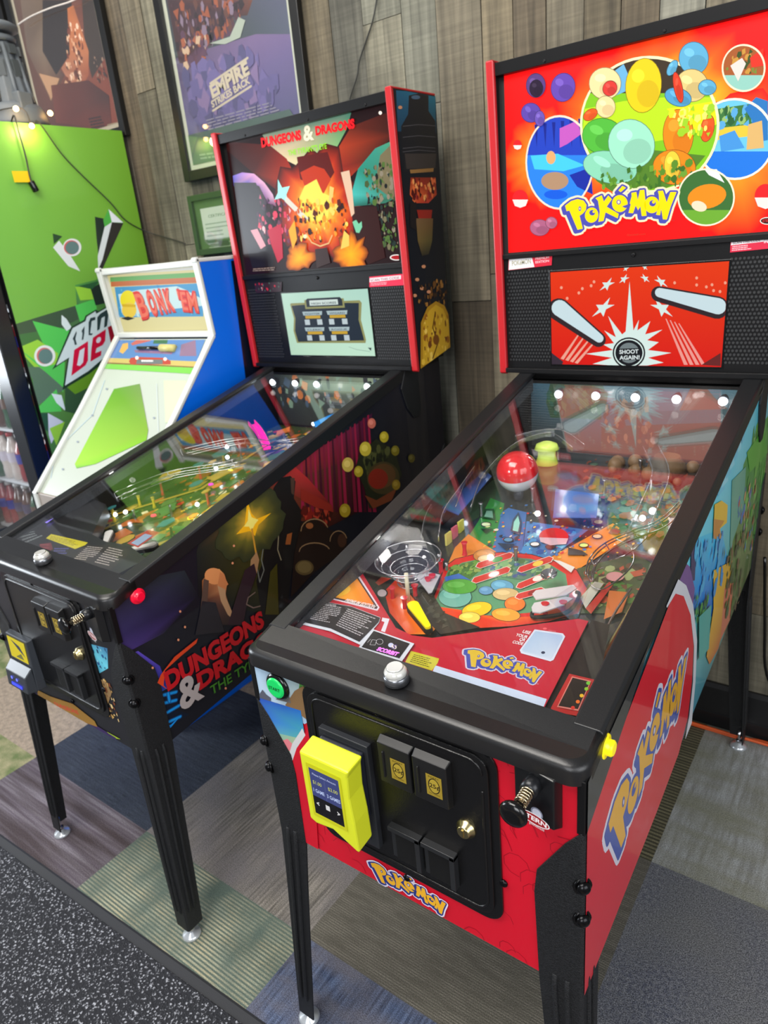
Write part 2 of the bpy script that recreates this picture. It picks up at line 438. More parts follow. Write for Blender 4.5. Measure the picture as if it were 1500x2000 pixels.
CP = dict(
    tan=carpet('tan_carpet', (150, 135, 118), (128, 116, 102), (60, 60, 60)),
    camo=carpet('leaf_carpet', (92, 104, 66), (142, 136, 104), (16, 16, 16), pile=.25),
    plum=carpet('striped_plum_carpet', (84, 76, 84), (118, 112, 118), (3, 130, 1), c3=(66, 58, 60), big=(2, 30, 1)),
    slate=carpet('slate_carpet', (58, 64, 74), (40, 44, 52), (14, 160, 1), c3=(50, 55, 66), big=(160, 10, 1)),
    green=carpet('ribbed_green_carpet', (146, 148, 128), (160, 152, 124), (14, 30, 1), rib=(1, .0085, (80, 92, 84)), c3=(80, 92, 84), big=(9, 5, 1), pile=.2),
    grey=carpet('streaked_grey_carpet', (130, 124, 116), (84, 80, 74), (170, 7, 1), c3=(104, 100, 100), big=(5, 5, 1)),
    denim=carpet('denim_blue_carpet', (84, 96, 122), (44, 52, 72), (160, 7, 1), c3=(88, 88, 98), big=(8, 16, 1)),
    brown=carpet('ribbed_brown_carpet', (106, 101, 92), (84, 80, 72), (12, 60, 1), rib=(1, .0055, (78, 76, 68)), pile=.25),
    navy=carpet('flecked_navy_carpet', (76, 78, 88), (104, 105, 110), (130, 130, 130), c3=(98, 98, 98), big=(4, 4, 1), pile=.6),
    olive=carpet('ribbed_olive_carpet', (116, 110, 86), (86, 82, 64), (6, 90, 1), rib=(1, .012, (58, 56, 44)), pile=.3),
    ash=carpet('ash_grey_carpet', (150, 152, 152), (122, 122, 118), (90, 8, 1), c3=(120, 120, 106), big=(4, 12, 1)))
X0, Y0, T = -1.63, .115, .607
grid = {}
keys = list(CP)
special = {(-1, -1): 'camo', (-1, 0): 'tan', (0, -1): 'plum', (0, 0): 'slate', (1, -1): 'green', (1, 0): 'grey', (1, 1): 'slate', (2, -1): 'denim',
           (2, 0): 'brown', (3, 0): 'navy', (2, 1): 'olive', (3, 1): 'ash', (0, 1): 'tan', (3, -1): 'navy', (-1, 1): 'plum', (-2, -1): 'tan', (-2, 0): 'camo'}
rf = random.Random(5)
fl = MB()
for i in range(-5, 7):
    for j in range(-7, 2):
        k = special.get((i, j)) or rf.choice(['slate', 'grey', 'tan', 'plum', 'navy'])
        x0 = X0+i*T; y0 = Y0+j*T
        fl.add([(x0, y0, 0), (x0+T, y0, 0), (x0+T, y0+T, 0), (x0, y0+T, 0)], [(0, 1, 2, 3)], keys.index(k))
fl.box(X0-5*T, X0+7*T, Y0-7*T, Y0+2*T, -.03, -.001, 1)
fl.build('floor', list(CP.values()), kind='structure')

# barnwood wall
def wood_mat():
    m = bpy.data.materials.new('weathered_barnwood'); m.use_nodes = True
    n = m.node_tree.nodes; L = m.node_tree.links; b = n['Principled BSDF']; b.inputs['Roughness'].default_value = .8
    a = n.new('ShaderNodeAttribute'); a.attribute_name = 'Col'
    g = n.new('ShaderNodeNewGeometry')
    def nz(sc, lo, hi, det=6):
        mp = n.new('ShaderNodeMapping'); mp.inputs['Scale'].default_value = sc
        ad = n.new('ShaderNodeVectorMath'); ad.operation = 'ADD'; L.new(g.outputs['Position'], ad.inputs[0])
        sc2 = n.new('ShaderNodeVectorMath'); sc2.operation = 'SCALE'; sc2.inputs['Scale'].default_value = 37; L.new(a.outputs['Color'], sc2.inputs[0]); L.new(sc2.outputs[0], ad.inputs[1])
        L.new(ad.outputs[0], mp.inputs['Vector'])
        z = n.new('ShaderNodeTexNoise'); z.inputs['Scale'].default_value = 1; z.inputs['Detail'].default_value = det; z.inputs['Distortion'].default_value = .6
        L.new(mp.outputs[0], z.inputs['Vector'])
        r = n.new('ShaderNodeMapRange'); r.inputs[1].default_value = .3; r.inputs[2].default_value = .7; r.inputs[3].default_value = lo; r.inputs[4].default_value = hi
        L.new(z.outputs['Fac'], r.inputs[0]); return r.outputs[0]
    x = n.new('ShaderNodeMath'); x.operation = 'MULTIPLY'; L.new(nz((60, 60, 2.2), .55, 1.35), x.inputs[0]); L.new(nz((7, 7, 2.5), .65, 1.3, 3), x.inputs[1])
    y = n.new('ShaderNodeMath'); y.operation = 'MULTIPLY'; L.new(x.outputs[0], y.inputs[0]); L.new(nz((3, 3, 130), .86, 1.12, 2), y.inputs[1])
    v = n.new('ShaderNodeVectorMath'); v.operation = 'SCALE'; L.new(a.outputs['Color'], v.inputs[0]); L.new(y.outputs[0], v.inputs['Scale'])
    L.new(v.outputs[0], b.inputs['Base Color'])
    bp = n.new('ShaderNodeBump'); bp.inputs['Strength'].default_value = .5; bp.inputs['Distance'].default_value = .004
    L.new(x.outputs[0], bp.inputs['Height']); L.new(bp.outputs[0], b.inputs['Normal'])
    return m
WY = 1.34
rw = random.Random(11)
V = []; Fc = []; Cc = []
def plank(x0, x1, z0, z1, c):
    d = rw.uniform(0, .004); k = len(V); y = WY-d; g = .0012
    V.extend([(x0+g, y, z0+g), (x1-g, y, z0+g), (x1-g, y, z1-g), (x0+g, y, z1-g), (x0+g, WY+.02, z0+g), (x1-g, WY+.02, z0+g), (x1-g, WY+.02, z1-g), (x0+g, WY+.02, z1-g)])
    Fc.extend([[k+i for i in f] for f in ((0, 1, 2, 3), (0, 4, 5, 1), (1, 5, 6, 2), (2, 6, 7, 3), (3, 7, 4, 0))]); Cc.extend([lin(c)]*8)
x = -4.2
tones = [(122, 118, 101), (102, 97, 82), (110, 109, 96), (90, 80, 64), (132, 130, 116), (108, 98, 78), (96, 94, 83), (116, 108, 90)]
while x < 1.6:
    wd = rw.uniform(.085, .14); z = -rw.uniform(0, 1.1)
    while z < 3.3:
        h = rw.uniform(.8, 1.5); t = rw.choice(tones); g_ = rw.uniform(.88, 1.06); plank(x, x+wd, max(z, 0), z+h, tuple(q*g_ for q in t)); z += h
    x += wd
k = len(V)
V.extend([(-4.2, WY+.012, 0), (1.7, WY+.012, 0), (1.7, WY+.012, 3.4), (-4.2, WY+.012, 3.4)]); Fc.append([k, k+1, k+2, k+3]); Cc.extend([lin((22, 20, 18))]*4)
me = bpy.data.meshes.new('wall_back'); me.from_pydata(V, [], Fc); me.materials.append(wood_mat())
ca = me.color_attributes.new('Col', 'FLOAT_COLOR', 'POINT'); ca.data.foreach_set('color', [q for c in Cc for q in c])
o = bpy.data.objects.new('wall_back', me); COL.objects.link(o); o['kind'] = 'structure'
b = MB(); b.prism([(WY-.022, 0), (WY-.006, 0), (WY-.006, .15), (WY-.014, .15), (WY-.018, .135), (WY-.022, .06), (WY-.022, .052), (WY-.026, .05)], 'x', -4.2, 1.7)
b.build('baseboard_back', mat('baseboard_black', (24, 24, 25), .35), kind='structure')

# door mat in front
tm = empty('entrance_mat', (-1.1, -.6, 0), 0, 'long black looped carpet mat with a dark rubber border in front of the machines', 'mat')
def looped():
    m = bpy.data.materials.new('loop_pile'); m.use_nodes = True; n = m.node_tree.nodes; L = m.node_tree.links; b = n['Principled BSDF']; b.inputs['Roughness'].default_value = .95
    g = n.new('ShaderNodeNewGeometry'); z = n.new('ShaderNodeTexVoronoi'); z.inputs['Scale'].default_value = 135; L.new(g.outputs['Position'], z.inputs['Vector'])
    r = n.new('ShaderNodeValToRGB'); e = r.color_ramp.elements; e[0].position = .15; e[0].color = lin((178, 180, 188)); e[1].position = .55; e[1].color = lin((34, 35, 40))
    z2 = n.new('ShaderNodeTexNoise'); z2.inputs['Scale'].default_value = 260; L.new(g.outputs['Position'], z2.inputs['Vector'])
    ad = n.new('ShaderNodeMath'); ad.operation = 'MULTIPLY_ADD'; ad.inputs[1].default_value = 1.9; ad.inputs[2].default_value = -.75; L.new(z2.outputs['Fac'], ad.inputs[0])
    a2 = n.new('ShaderNodeMath'); a2.operation = 'ADD'; L.new(z.outputs['Distance'], a2.inputs[0]); L.new(ad.outputs[0], a2.inputs[1])
    L.new(a2.outputs[0], r.inputs[0]); L.new(r.outputs[0], b.inputs['Base Color'])
    bp = n.new('ShaderNodeBump'); bp.invert = True; bp.inputs['Strength'].default_value = .8; bp.inputs['Distance'].default_value = .004; L.new(a2.outputs[0], bp.inputs['Height']); L.new(bp.outputs[0], b.inputs['Normal'])
    return m
# the far edge runs a little askew: (-1.40,-.118) to (-.36,-.075)
sl = (.118-.075)/(1.04); ye = lambda x: -.118+sl*(x+1.4)
def strip(d0, d1, z0, z1, x0=-2.6, x1=.35): # d: distance from the far edge
    return [(x0+1.1, ye(x0)-d0+.6, z0), (x1+1.1, ye(x1)-d0+.6, z0), (x1+1.1, ye(x1)-d1+.6, z1), (x0+1.1, ye(x0)-d1+.6, z1)]
b = MB(); lo = strip(0, 1.1, .0005, .0005); hi = strip(.006, 1.094, .004, .004); b.hexa(lo, hi); b.build('rubber_border', mat('mat_rubber', (46, 47, 50), .7, bump=.2, bscale=500), tm)
b = MB(); lo = strip(.026, 1.07, .003, .003, -2.57, .32); hi = strip(.03, 1.066, .009, .009, -2.567, .317); b.hexa(lo, hi); b.build('pile', looped(), tm)

# ================================================================ pinball machines
ZT = lambda y: .893+.238*y          # top of the side boards
ZB = lambda y: .505+.10*y           # underside
APR = lambda y: .885+.114*(y-.05)   # apron
PFZ = lambda y: .825+.114*(y-.05)   # playfield
W2 = .2795
class Pinball: pass
def leg(M, sx, sy, name='leg'):
    """pressed-steel corner leg; sx, sy = which corner (-1/1, 0 front / 1 back)"""
    xc = sx*(W2+.004); L = 1.24; yc = -.004 if sy == 0 else L+.004; iy = 1 if sy == 0 else -1
    fx = xc+sx*.020; fy = yc-iy*.026
    st = [(.792 if sy == 0 else .86, .006, 0), (.765 if sy == 0 else .84, .026, 0), (.70, .064, 0), (.66, .068, 0), (.50, .063, 0), (.40, .057, .2), (.030, .042, 1)]
    b = MB(); t = .0035; vs = []
    for z, wd, k in st:
        X = xc+(fx-xc)*k; Y = yc+(fy-yc)*k; ix = -sx
        vs.append([(X+ix*wd, Y, z), (X+ix*.004, Y, z), (X, Y+iy*.004, z), (X, Y+iy*wd, z), (X+ix*t, Y+iy*wd, z), (X+ix*t, Y+iy*t*1.4, z), (X+ix*t*1.4, Y+iy*t, z), (X+ix*wd, Y+iy*t, z)])
    k = 8; pts = [p for s in vs for p in s]
    fs = [(j*k+i, j*k+(i+1) % k, (j+1)*k+(i+1) % k, (j+1)*k+i) for j in range(len(vs)-1) for i in range(k)]+[tuple(range(k)), tuple((len(vs)-1)*k+i for i in range(k))]
    b.add(pts, fs)
    for q in (.36, .66):       # pressed ribs on both flanges
        for fl_ in (0, 1):
            P = []
            for z in (.52, .50, .30, .10, .08):
                k_ = max(0, (.5-z)/.455); X = xc+(fx-xc)*k_; Y = yc+(fy-yc)*k_; wd = .060-.017*k_
                d = -.001 if z in (.52, .08) else .0012
                P.append((X-sx*wd*q, Y-iy*d+iy*.001, z) if fl_ == 0 else (X+sx*d-sx*.001, Y+iy*wd*q, z))
            b.tube(P, .0042, 8)
    g = b.build(name, BLACK, M.root, .0012)
    e = Vector((fx-sx*.014, fy+iy*.014, 0))
    b = MB(); b.cyl(e+Vector((0, 0, .008)), e+Vector((0, 0, .06)), .0048, 12); b.lathe(e+Vector((0, 0, .019)), (0, 0, 1), [(0, .0095), (.006, .0095)], 6, smooth=False)
    b.build('leveler_bolt', CHROME, g)
    b = MB(); b.lathe(e, (0, 0, 1), [(0, .0215), (.004, .0225), (.009, .019), (.014, .009), (.018, .007)], 24)
    b.build('leveler_foot', mat('zinc_foot', (205, 210, 214), .22, .6), g)
    for z in (.705, .648) if sy == 0 else (.76, .70):
        for ax in (0,):
            b = MB(); p = Vector((xc-sx*.004, yc+iy*.004, z)); d = Vector((sx, -iy, 0)).normalized()
            b.sphere(p+d*.004, .0095, 14, ax=d, sq=.75); b.lathe(p-d*.002, d, [(0, .0125), (.004, .0125)], 16); b.build('leg_bolt', mat('black_bolt', (22, 22, 24), .22, .7), g)
    return g

def pinball(F, ang, label, name='pinball_machine'):
    M = Pinball(); M.F = F
    M.root = empty(name, (F.o.x, F.o.y, 0), ang, label, 'pinball machine')
    R = M.root; L = 1.24
    # cabinet shell
    b = MB(); side = [(0, ZB(0)), (0, .874), (.02, ZT(.02)-.012), (1.02, ZT(1.02)-.012), (1.10, 1.142), (L, 1.142), (L, ZB(L))]
    for s in (-1, 1): b.prism(side, 'x', s*W2, s*(W2-.019))
    b.box(-W2+.019, W2-.019, 0, .019, ZB(0), .874); b.box(-W2+.019, W2-.019, L-.019, L, ZB(L), 1.142)
    b.hexa([(-W2+.019, .019, ZB(0)+.01), (W2-.019, .019, ZB(0)+.01), (W2-.019, .019, ZB(0)+.025), (-W2+.019, .019, ZB(0)+.025)],
           [(-W2+.019, L-.019, ZB(L)+.01), (W2-.019, L-.019, ZB(L)+.01), (W2-.019, L-.019, ZB(L)+.025), (-W2+.019, L-.019, ZB(L)+.025)])
    b.box(-W2+.019, W2-.019, 1.045, L-.019, 1.12, 1.141)
    M.cab = b.build('cabinet', SATIN, R, .0015)
    # side rails and the channels inside them
    for s in (-1, 1):
        sec = [(s*.2445, -.004), (s*.2445, .004), (s*.2465, .0065), (s*.280, .0065), (s*.2835, .003), (s*.2835, -.028), (s*.2808, -.028), (s*.2808, -.004)]
        y0, y1 = .052, 1.062
        b = MB(); b.hexa([(x, y0, ZT(y0)+z-.006) for x, z in sec], [(x, y1, ZT(y1)+z-.006) for x, z in sec])
        b.build('side_rail', mat('rail_black', (22, 23, 25), .36, bump=.15, bscale=900), R, .0012)
        b = MB(); b.hexa([(s*x, .07, ZT(.07)+z) for x, z in ((.2445, -.013), (.2445, -.046), (.2605, -.046), (.2605, -.013))],
                         [(s*x, 1.03, ZT(1.03)+z) for x, z in ((.2445, -.013), (.2445, -.046), (.2605, -.046), (.2605, -.013))])
        b.build('glass_channel', mat('grained_channel_plastic', (52, 56, 62), .55, bump=.9, bscale=700, vary=.6), R)
    # lockdown bar: pressed cap with rolled front edge
    b = MB(); n = 7; x1 = W2+.0055; r = .026
    def outline(k, z):
        pts = []
        for i in range(n+1):
            t = PI/2*i/n; pts.append((x1-k-r+r*math.sin(t)*1, -.012+k+r-r*math.cos(t), z))
        pts = [(-p[0], p[1], p[2]) for p in pts[::-1]]+pts
        return pts
    def loop(k, z, zy): # front outline, then straight back
        f = outline(k, z); return f+[(x1-k, .062, zy), (-x1+k, .062, zy)]
    rows = [loop(0, .866, .884), loop(0, .886, .900), loop(.0015, .8905, .9035), loop(.0045, .8935, .9060), loop(.010, .8955, .9075)]
    vs = [p for l in rows for p in l]; m_ = len(rows[0])
    fs = [(j*m_+i, j*m_+(i+1) % m_, (j+1)*m_+(i+1) % m_, (j+1)*m_+i) for j in range(4) for i in range(m_)]
    b.add(vs, fs, 0, True); b.add(rows[-1], [tuple(range(m_))], 0, False); b.add(rows[0], [tuple(range(m_))], 0, False)
    M.lock = b.build('lockdown_bar', mat('lockdown_black', (24, 24, 25), .3, bump=.12, bscale=1200), R)
    # top button on the bar
    g = MB(); c = Vector((-.004, .028, .900)); up = Vector((0, -.1, 1)).normalized()
    g.lathe(c, up, [(0, .0185), (.011, .0185), (.013, .016)], 28); g = g.build('bar_button', mat('button_collar_chrome', (120, 122, 126), .25, .8), R)
    b = MB(); b.lathe(c+up*.010, up, [(0, .0165), (.008, .0165), (.0125, .013), (.014, .006)], 24)
    b.lathe(c+up*.0235, up, [(0, .0125), (.0015, .0115)], 20)
    b.build('button_lens', M.lens if hasattr(M, 'lens') else mat('clear_button_lens', (205, 205, 200), .12, .3, coat=1, emit=(190, 190, 180), es=.06), g)
    # glass
    b = MB(); y0, y1 = .063, 1.05
    b.hexa([(-.2455, y0, ZT(y0)-.0085), (.2455, y0, ZT(y0)-.0085), (.2455, y0, ZT(y0)-.0125), (-.2455, y0, ZT(y0)-.0125)],
           [(-.2455, y1, ZT(y1)-.0085), (.2455, y1, ZT(y1)-.0085), (.2455, y1, ZT(y1)-.0125), (-.2455, y1, ZT(y1)-.0125)])
    b.build('playfield_glass', GLASS, R)
    # legs
    for sx in (-1, 1):
        for sy in (0, 1): leg(M, sx, sy)
    # coin door
    b = MB(); b.prism(rrect(-.168, .168, .562, .866, .03), 'y', -.0045, .0); b.prism(rrect(-.156, .156, .574, .855, .024), 'y', -.008, -.002)
    b.tube([(x, -.008, z) for x, z in rrect(-.147, .147, .583, .846, .02)]+[(.147, -.008, .8)], .0022, 6)
    cdoor = b.build('coin_door', mat('door_gloss_black', (12, 12, 13), .22, bump=.25, bscale=700), R, .001)
    M.door = cdoor
    for x in (-.017, .0425):
        b = MB(); z0, z1 = .752, .826; X = x+.0585
        b.hexa([(x, -.006, z0-.003), (X, -.006, z0-.003), (X, -.006, z1+.003), (x, -.006, z1+.003)], [(x+.002, -.0195, z0+.001), (X-.002, -.0195, z0+.001), (X-.002, -.0195, z1-.003), (x+.002, -.0195, z1-.003)])
        b.box(x+.010, x+.013, -.022, -.018, z0+.012, z1-.016)
        h = b.build('coin_slot', mat('slot_black', (20, 20, 21), .35), cdoor, .002)
        A = Art(F, (x+.024, -.0197, z0+.016), (1, 0, 0), (0, 0, 1))
        A.poly([(0, 0), (.025, 0), (.025, .036), (0, .036)], (205, 175, 60)); A.poly(el(.0125, .018, .0095, .013, 20), (50, 42, 20)); A.poly(el(.0125, .018, .008, .0115, 20), (225, 195, 70))
        A.text('25¢', (.005, .0145), (.021, .0145), .007, (60, 45, 15), .02); A.text('INSERT', (.004, .031), (.021, .031), .0028, (60, 45, 15)); A.text('U.S. COINS', (.004, .003), (.021, .003), .0024, (60, 45, 15))
        A.build('coin_label', mat('coin_label_backing') if False else artmat('lit_coin_label', .3, 0, .25), cdoor, 'yellow lit coin price window')
    for x in (-.013, .046):
        b = MB(); X = x+.054; z0, z1 = .602, .664
        b.prism([(x, z0), (X, z0), (X, z1), (x, z1)], 'y', -.007, -.012); b.prism([(x+.008, z0-.001), (X-.008, z0-.001), (X-.008, z1-.010), (x+.008, z1-.010)], 'y', -.0125, -.0135, 1)
        b.prism([(x-.001, z1-.006), (X+.001, z1-.006), (X+.001, z1+.002), (x-.001, z1+.002)], 'y', -.007, -.019); b.box(X-.007, X+.001, -.019, -.007, z0, z1)
        b.build('coin_return', [mat('return_black', (34, 35, 37), .3), mat('return_hole', (5, 5, 5), .5)], cdoor, .0015)
    b = MB(); b.lathe((.119, -.006, .722), (0, -1, 0), [(0, .0155), (.005, .0145), (.008, .0105), (.0115, .010), (.013, .0085)], 20); b.box(.1175, .1205, -.0205, -.016, .716, .728)
    b.build('door_lock', mat('worn_brass', (190, 176, 130), .25, 1), cdoor)
    # carriage bolts round the door
    for x, z in ((-.19, .586), (.17, .645), (.155, .862), (0, .872), (.0, .553), (-.02, .857)):
        b = MB(); b.sphere((x, -.003, z), .0062, 12, ax=(0, -1, 0), sq=.6); b.build('carriage_bolt', mat('black_bolt'), R)
    # corner strip on the front edges
    for s in (-1, 1): b = MB(); b.box(s*(W2+.0035), s*(W2-.007), -.0035, .008, .79, .872); b.build('corner_guard', SATIN, R, .001)
    # ball shooter
    b = MB(); x0, x1_, z0, z1 = .192, .2545, .787, .872
    b.hexa([(x0, -.001, z0), (x1_, -.001, z0), (x1_, -.001, z1), (x0, -.001, z1)], [(x0+.001, -.006, z0+.002), (x1_-.006, -.016, z0+.006), (x1_-.006, -.016, z1-.004), (x0+.001, -.006, z1-.002)])
    sp = b.build('shooter_housing', mat('shooter_black', (17, 18, 20), .28), R, .0015)
    c = Vector((.221, -.006, .851)); d = Vector((0, -1, -.02)).normalized()
    b = MB(); b.lathe(c, d, [(0, .0125), (.012, .0115), (.022, .011), (.022, .004)], 22); b.build('shooter_barrel', mat('barrel_black', (30, 31, 34), .3, .4), sp)
    b = MB(); P = []
    for i in range(85):
        t = i/84; P.append(c+d*(.022+.022*t)+Vector((math.cos(t*2*PI*5)*.0072, 0, math.sin(t*2*PI*5)*.0072)))
    b.tube(P, .0013, 6); b.cyl(c+d*.02, c+d*.055, .0035, 10); b.build('shooter_spring', mat('spring_steel', (200, 185, 155), .22, 1), sp)
    b = MB(); b.lathe(c+d*.043, d, [(0, .004), (.003, .007), (.009, .009), (.014, .0165), (.018, .018), (.022, .016), (.024, .009)], 28); b.build('plunger_knob', GLOSSB, sp)
    A = Art(F, (x0, -.006, z0), (1, -.16, 0), (0, 0, 1))
    A.ell(.040, .030, .0085, .0085, (120, 122, 140)); A.ell(.040, .030, .0065, .0065, (190, 192, 206))
    A.poly(el(.036, .0185, .022, .0085, 28), (225, 225, 225)); A.poly(el(.036, .0185, .0205, .0072, 28), (150, 20, 28))
    A.text('STERN', (.0185, .0155), (.0535, .0155), .0068, (235, 225, 225), .03, shear=.1)
    A.text('pinball', (.029, .0075), (.050, .0075), .0035, (200, 200, 200), .01)
    A.lift = .0105; A.build('maker_badge', ARTM, sp)
    return M

def backbox(M, trim, DL=None):
    """head: side boards with coloured edge, top bar, speaker panel, lit picture"""
    R = M.root; BW = .338; F = M.F
    prof = [(1.001, 1.842), (1.016, 1.834), (1.036, 1.140), (1.052, 1.140), (1.213, 1.172), (1.213, 1.842)]
    prof = [(1.012, 1.841), (1.036, 1.141), (1.048, 1.136), (1.213, 1.172), (1.213, 1.841)]
    b = MB()
    for s in (-1, 1): b.prism(prof, 'x', s*BW, s*(BW-.018))
    b.box(-BW+.018, BW-.018, 1.055, 1.205, 1.15, 1.155); b.box(-BW+.018, BW-.018, 1.19, 1.205, 1.15, 1.83); b.box(-BW+.018, BW-.018, 1.045, 1.205, 1.822, 1.832)
    b.box(-.20, .20, 1.09, 1.20, 1.135, 1.152)
    bb = b.build('backbox', mat('backbox_black', (18, 18, 19), .4, bump=.1, bscale=500, spec=.25), R, .0015)
    for s in (-1, 1):
        b = MB(); x0 = s*(BW+.001); x1 = s*(BW-.019)
        pf = [(1.006, 1.844), (1.030, 1.137), (1.040, 1.132), (1.043, 1.141), (1.018, 1.838)]
        b.prism(pf, 'x', x0, x1); b.prism([(1.006, 1.844), (1.213, 1.846), (1.213, 1.840), (1.012, 1.838)], 'x', x0, x1)
        b.build('edge_trim', trim, bb, .003, seg=3)
    b = MB(); yy = lambda z: 1.014+(1.841-z)*.0343
    b.hexa([(-BW+.018, yy(1.841), 1.838), (BW-.018, yy(1.841), 1.838), (BW-.018, 1.06, 1.838), (-BW+.018, 1.06, 1.838)],
           [(-BW+.018, yy(1.812), 1.812), (BW-.018, yy(1.812), 1.812), (BW-.018, 1.06, 1.812), (-BW+.018, 1.06, 1.812)])
    for x in (-.20, .05, .25): b.lathe((x, yy(1.82), 1.818), (0, -1, 0), [(-.002, .004), (.002, .003)], 10)
    b.build('top_bar', SATIN, bb, .003)
    # speaker panel
    b = MB(); b.hexa([(-.319, 1.040, 1.148), (.319, 1.040, 1.148), (.319, 1.06, 1.148), (-.319, 1.06, 1.148)], [(-.319, 1.032, 1.420), (.319, 1.032, 1.420), (.319, 1.06, 1.420), (-.319, 1.06, 1.420)])
    b.lathe((0, 1.033, 1.408), (0, -1, 0), [(-.003, .006), (.003, .005), (.005, .003)], 14)
    b.box(-.32, .32, 1.026, 1.06, 1.138, 1.150); b.box(-.32, .32, 1.026, 1.05, 1.418, 1.430)
    spk = b.build('speaker_panel', mat('speaker_panel_black', (18, 18, 19), .38, bump=.15, bscale=900, spec=.2), bb, .0015)
    for x in (-.2535, .2535):
        b = MB(); n = 0
        for i in range(15):
            for j in range(26):
                px = x-.056+i*.008+(.004 if j % 2 else 0); pz = 1.170+j*.0086
                if px > x+.060: continue
                yl = 1.040-(pz-1.148)*.0294-.0004
                b.lathe((px, yl, pz), (0, -1, 0), [(0, .0030), (.0008, .0030)], 6, smooth=False)
        b.build('speaker_grille', mat('grille_grey', (44, 45, 46), .45, .2), spk)
    # picture glass
    M.tl = [(-.306, 1.433), (.306, 1.433), (.306, 1.812), (-.306, 1.812)]
    b = MB(); b.box(-.32, .32, 1.034, 1.046, 1.428, 1.814); b.build('picture_backing', mat('dark_backing', (10, 10, 10), .5), bb)
    M.bb = bb; M.spk = spk
    return bb

def scatter(A, quad, n, s0, s1, pal, z=None, seed=0, kind='mix', flat=True):
    """loose brush marks inside a pixel quad"""
    q = [Vector(p) for p in A.P(quad, z)]; r = random.Random(seed)
    L0 = A.L
    for i in range(n):
        u, v = r.random(), r.random()
        p = (q[0]*(1-u)+q[1]*u)*(1-v)+(q[3]*(1-u)+q[2]*u)*v
        s = r.uniform(s0, s1); k = r.choice((3, 4, 5, 7)); a = r.uniform(0, 6.3); e = r.uniform(.35, 1)
        A.L = L0+(i % 40)
        A.poly([(p[0]+s*math.cos(a+2*PI*j/k)*e, p[1]+s*math.sin(a+2*PI*j/k)) for j in range(k)], r.choice(pal))
    A.L = L0+min(n, 40)+1

# ---------------------------------------------------------------- the red machine
RED = mat('red_edge_trim', (178, 30, 36), .32)
P = pinball(FP, 0, 'pinball machine with red cabinet art and a bright red lit backglass, standing at the right')
backbox(P, RED)
R = P.root
# lit picture
A = Art(FP, (0, 1.0336, 0), (1, 0, 0), (0, 0, 1), P.tl)
A.poly(P.tl, (250, 14, 14))
z = (930, 0, 2.632)
c = A.P([(900, 640)], z)[0]
A.glow(c[0], c[1], .235, .16, [(0, (255, 210, 60)), (.55, (255, 180, 30)), (.75, (252, 100, 20)), (1, (250, 14, 14))], 48, .07, 3)
c = A.P([(330, 820)], z)[0]
A.glow(c[0], c[1], .095, .10, [(0, (255, 170, 30)), (.6, (252, 110, 25)), (1, (250, 14, 14))], 40, .1, 5)
c = A.P([(1330, 850)], z)[0]
A.glow(c[0], c[1], .12, .13, [(0, (255, 170, 30)), (.5, (255, 120, 25)), (1, (250, 14, 14))], 40, .1, 8)
def vign(cx, cy, rx, ry, sky, ground, hor, rim=(255, 240, 220), rw=.004, rot=0):
    """a round picture with a pale rim: plain sky over plain ground"""
    pts = el(cx, cy, rx, ry, 40, rot); q = A.P(pts, z)
    A.poly(q, sky); lo = []
    for p in pts:
        if p[1] >= hor: lo.append(p)
    A.poly(A.P(sorted(lo, key=lambda p: p[0])[:1]+[p for p in sorted(lo, key=lambda p: p[0]) if p[1] > hor+1][1:-1:2]+sorted(lo, key=lambda p: p[0])[-1:], z), ground) if False else None
    A.pp([p for p in pts if p[1] >= hor], ground, z)
    return q
q1 = vign(430, 835, 172, 238, (34, 66, 190), (42, 130, 235), 790)
for i in range(7): A.pp([(300+i*45, 640-i*6), (318+i*45, 640-i*6), (312+i*45, 760)], (20, 36, 140), z)
A.pp([(280, 800), (420, 790), (560, 850), (450, 880), (300, 870)], (70, 200, 250), z); A.pell(410, 1000, 60, 24, (18, 92, 220), z); A.pell(405, 930, 70, 46, (176, 140, 110), z)
A.pell(385, 810, 24, 34, (228, 170, 110), z); A.pp([(430, 660), (520, 620), (540, 690), (470, 740), (430, 760)], (196, 90, 190), z); A.pp([(480, 900), (590, 860), (600, 1000), (520, 960)], (24, 44, 160), z)
A.stroke(q1, .004, (255, 225, 200))
q1 = vign(1330, 715, 200, 205, (110, 200, 235), (30, 120, 225), 750)
A.pp([(1240, 560), (1500, 520), (1500, 640), (1250, 660)], (60, 120, 60), z); A.pp([(1240, 660), (1500, 630), (1500, 690), (1240, 720)], (240, 200, 60), z)
scatter(A, [(1260, 560), (1490, 540), (1490, 640), (1260, 650)], 40, .003, .009, [(40, 96, 50), (150, 190, 110), (90, 170, 220)], z, 3)
A.pp([(1380, 560), (1440, 500), (1500, 520), (1500, 720), (1400, 740), (1420, 620)], (40, 120, 190), z); A.pp([(1400, 640), (1470, 620), (1480, 760), (1390, 770)], (222, 180, 110), z)
A.pp([(1250, 700), (1330, 670), (1380, 760), (1260, 780)], (70, 150, 220), z)
A.stroke(q1, .004, (255, 240, 220))
# big oval meadow
pts = el(893, 640, 352, 345, 52); q1 = A.P(pts, z); A.poly(q1, (130, 200, 30))
A.pp([p for p in pts if p[1] < 500], (60, 46, 30), z); A.pp([(640, 420), (760, 330), (790, 400), (770, 470), (650, 520)], (110, 180, 220), z)
A.pp([(560, 560), (760, 520), (980, 500), (1230, 500), (1235, 620), (1100, 700), (700, 760), (548, 680)], (190, 226, 30), z)
A.pp([(980, 560), (1230, 520), (1235, 640), (1140, 690)], (236, 236, 20), z)
A.pp([(560, 820), (800, 760), (1180, 800), (1080, 920), (980, 965), (700, 985), (620, 930)], (84, 130, 40), z)
A.stroke(q1, .005, (255, 240, 190))
